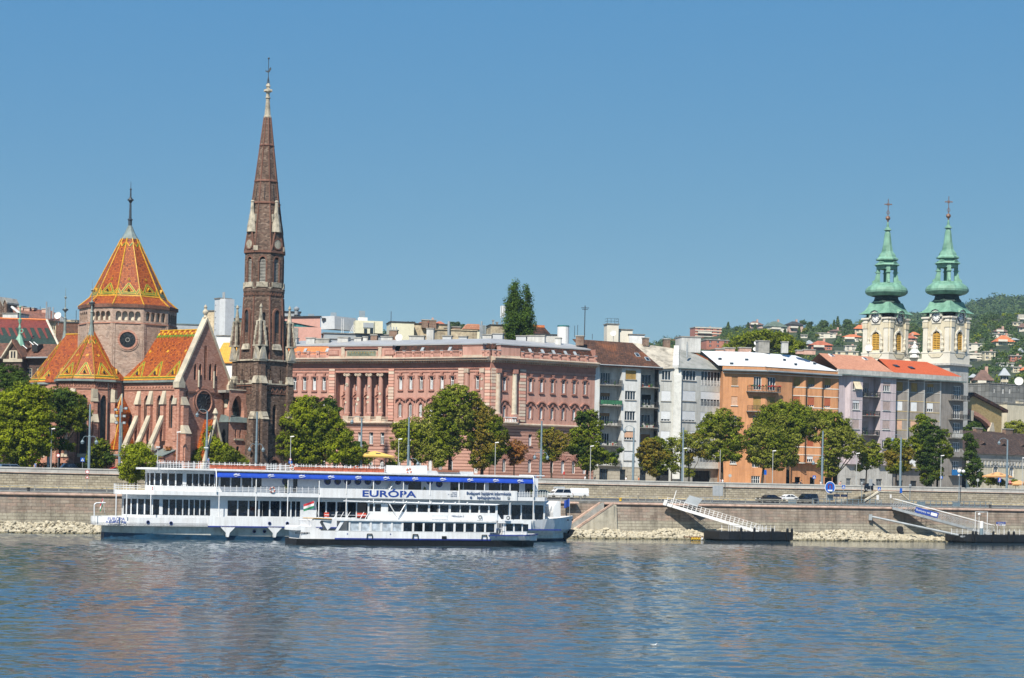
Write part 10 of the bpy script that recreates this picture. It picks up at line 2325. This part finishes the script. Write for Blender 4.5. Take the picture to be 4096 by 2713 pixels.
# ================================================================ people behind the parapet
m_skin=pm('skin',(.45,.26,.18),rough=.6,var=.05);m_hair=pm('hair',(.04,.025,.018),rough=.7,var=.2);m_jean=pm('denim',(.04,.06,.12),rough=.8,var=.15)
def person(u,t,zb,top,label,face=0,bend=0.0,sc_=1.0,hat=None,arm=0.0,walk=.25):
 q=Q(u,t,zb);o=thing('person',label,'person',loc=q,rz=face,group='people on the embankment');o.scale=(sc_,)*3
 J=[((0,0,.95),.15),((0,0,1.2),.14),((bend*.3,0,1.42),.17),((bend*.4,0,1.52),.06),((bend*.45+.01,0,1.64),.095),((bend*.47,0,1.74),.07),
         ((0,.1,.9),.1),((walk*.55,.1,.5),.07),((walk*.9,.1,.1),.045),((walk*.9+.16,.1,.04),.035),((0,-.1,.9),.1),((-walk*.5,-.1,.5),.07),((-walk,-.1,.12),.045),((-walk+.15,-.1,.04),.035),
         ((bend*.3,.2,1.4),.06),((bend*.3-.08+arm,.25,1.13),.045),((bend*.3+.08+arm*2,.24,.92),.035),((bend*.3,-.2,1.4),.06),((bend*.3+.05,-.25,1.13),.045),((bend*.3+.18,-.24,.93),.035)]
 Ed=[(0,1),(1,2),(2,3),(3,4),(4,5),(0,6),(6,7),(7,8),(8,9),(0,10),(10,11),(11,12),(12,13),(2,14),(14,15),(15,16),(2,17),(17,18),(18,19)]
 me=bpy.data.meshes.new('body');me.from_pydata([j[0] for j in J],Ed,[]);ob=bpy.data.objects.new('body',me);COL.objects.link(ob);ob.parent=o
 md=ob.modifiers.new('skin','SKIN');me.skin_vertices[0].data[0].use_root=True
 for i,j in enumerate(J):me.skin_vertices[0].data[i].radius=(j[1],j[1])
 sb_=ob.modifiers.new('sub','SUBSURF');sb_.levels=1;sb_.render_levels=1;me.materials.append(m_skin)
 b=MB();x=bend*.3;b.lathe(x*.6,0,[(.17,.88),(.18,1.05),(.17,1.2),(.21,1.42),(.1,1.53)],top,10,sy=1.1,sx=.8);[b.tube((x,s*.2,1.44),(x-.02+(arm if s>0 else .03),s*.26,1.2),.075,top,7,r1=.06) for s in (-1,1)];b.build('shirt',o)
 b=MB();[b.tube((0,s*.1,.98),(s*walk*.55,s*.1,.5),.12,m_jean,7,r1=.085) for s in (-1,1)];[b.tube((s*walk*.55,s*.1,.52),(s*walk*.95,s*.1,.1),.085,m_jean,7,r1=.065) for s in (-1,1)];b.build('trousers',o)
 b=MB();b.ball((bend*.45-.02,0,1.71),.115,hat or m_hair,8,6);b.build('hair',o)
pw,po,pb,pd,pr_=pm('shirt_white',(.75,.76,.78),var=.04),pm('shirt_orange',(.6,.2,.08),var=.06),pm('shirt_blue',(.15,.22,.42),var=.06),pm('shirt_dark',(.03,.04,.05),var=.1),pm('shirt_pink',(.55,.3,.26),var=.06)
for a in ((136,19.3,pb,'person in a light blue top bending by the willow',.3,.8,1.1),(2340,18.9,pw,'person in a white top with dark shorts walking before the palace end'),(2379,18.9,pd,'person in a dark top walking just right of the street lamp',PI),(2502,18.9,pw,'person in a white top before the white house door',0,.3),(2556,18.9,po,'person in an orange top before the white house',PI,.4),(2882,19,pr_,'person in a pinkish top by the orange house corner'),(2890,18.9,pw,'person in white by the orange house corner',PI),(3196,19.3,pd,'cyclist-like person in teal-dark top before the dark doorway',0,1.0),(3286,18.9,pw,'person in white leaning forward right of the pale green tree mast',PI,.9),(3355,18.9,pr_,'bare armed person leaning forward before the lilac house',0,.9),(2140,19,pb,'person in pale blue sitting low near the bare mast',0,.3),(1700+112,19.5,pb,'person in light blue under the tall chestnut')):
 person(a[0],a[1],ZS,a[2],a[3],face=a[4] if len(a)>4 else 0,bend=a[5] if len(a)>5 else 0,sc_=a[6] if len(a)>6 else 1.0)
q=SFm.w(Es(832,3,1860),3,zr1);pz_=person(1000,10,0,pb,'person in a blue top sitting on the top deck of the large ship',bend=.3);o=[x for x in bpy.data.objects if x.get('label','').startswith('person in a blue top sitting on the top')][0];o.location=q;o['group']='people on the ships'
q=SFm.w(Es(1480,4,1860),4,zr1);person(1001,10,0,pm('shirt_green',(.02,.09,.06)),'person in a dark green jacket on the top deck near the yellow parasol',bend=.4);o=[x for x in bpy.data.objects if x.get('label','').startswith('person in a dark green')][0];o.location=q;o['group']='people on the ships'
# ================================================================ gull on the water, bicycle racks
Yg=F*HC/(2586-vh(2615));q=P(2615,2586,Yg);gu=thing('gull','small white gull swimming alone on the open river','bird',loc=(q.x,q.y,.03),rz=.1);gu.scale=(.6,.6,.6)
b=MB();pf=[(-.34,.13,.02),(-.2,.10,.07),(0,.08,.11),(.16,.09,.10),(.24,.16,.06),(.28,.25,.04),(.31,.31,.05),(.36,.30,.025),(.40,.29,.008)]
loft(b,[[(x,r*math.cos(a),z+r*.85*math.sin(a)) for a in [i*PI/4 for i in range(9)]] for x,z,r in pf],m_white);b.build('body',gu,smooth=True)
b=MB();[b.hexa([(-.36,s*.02,.17),(.12,s*.10,.15),(.1,s*.115,.08),(-.3,s*.05,.12)],[(-.38,s*.04,.18),(.12,s*.115,.16),(.1,s*.125,.09),(-.3,s*.065,.12)],m_zinc) for s in (-1,1)];b.build('wing',gu);b=MB();b.ball((.325,0,.315),.05,m_dark,8,6);b.build('head',gu)
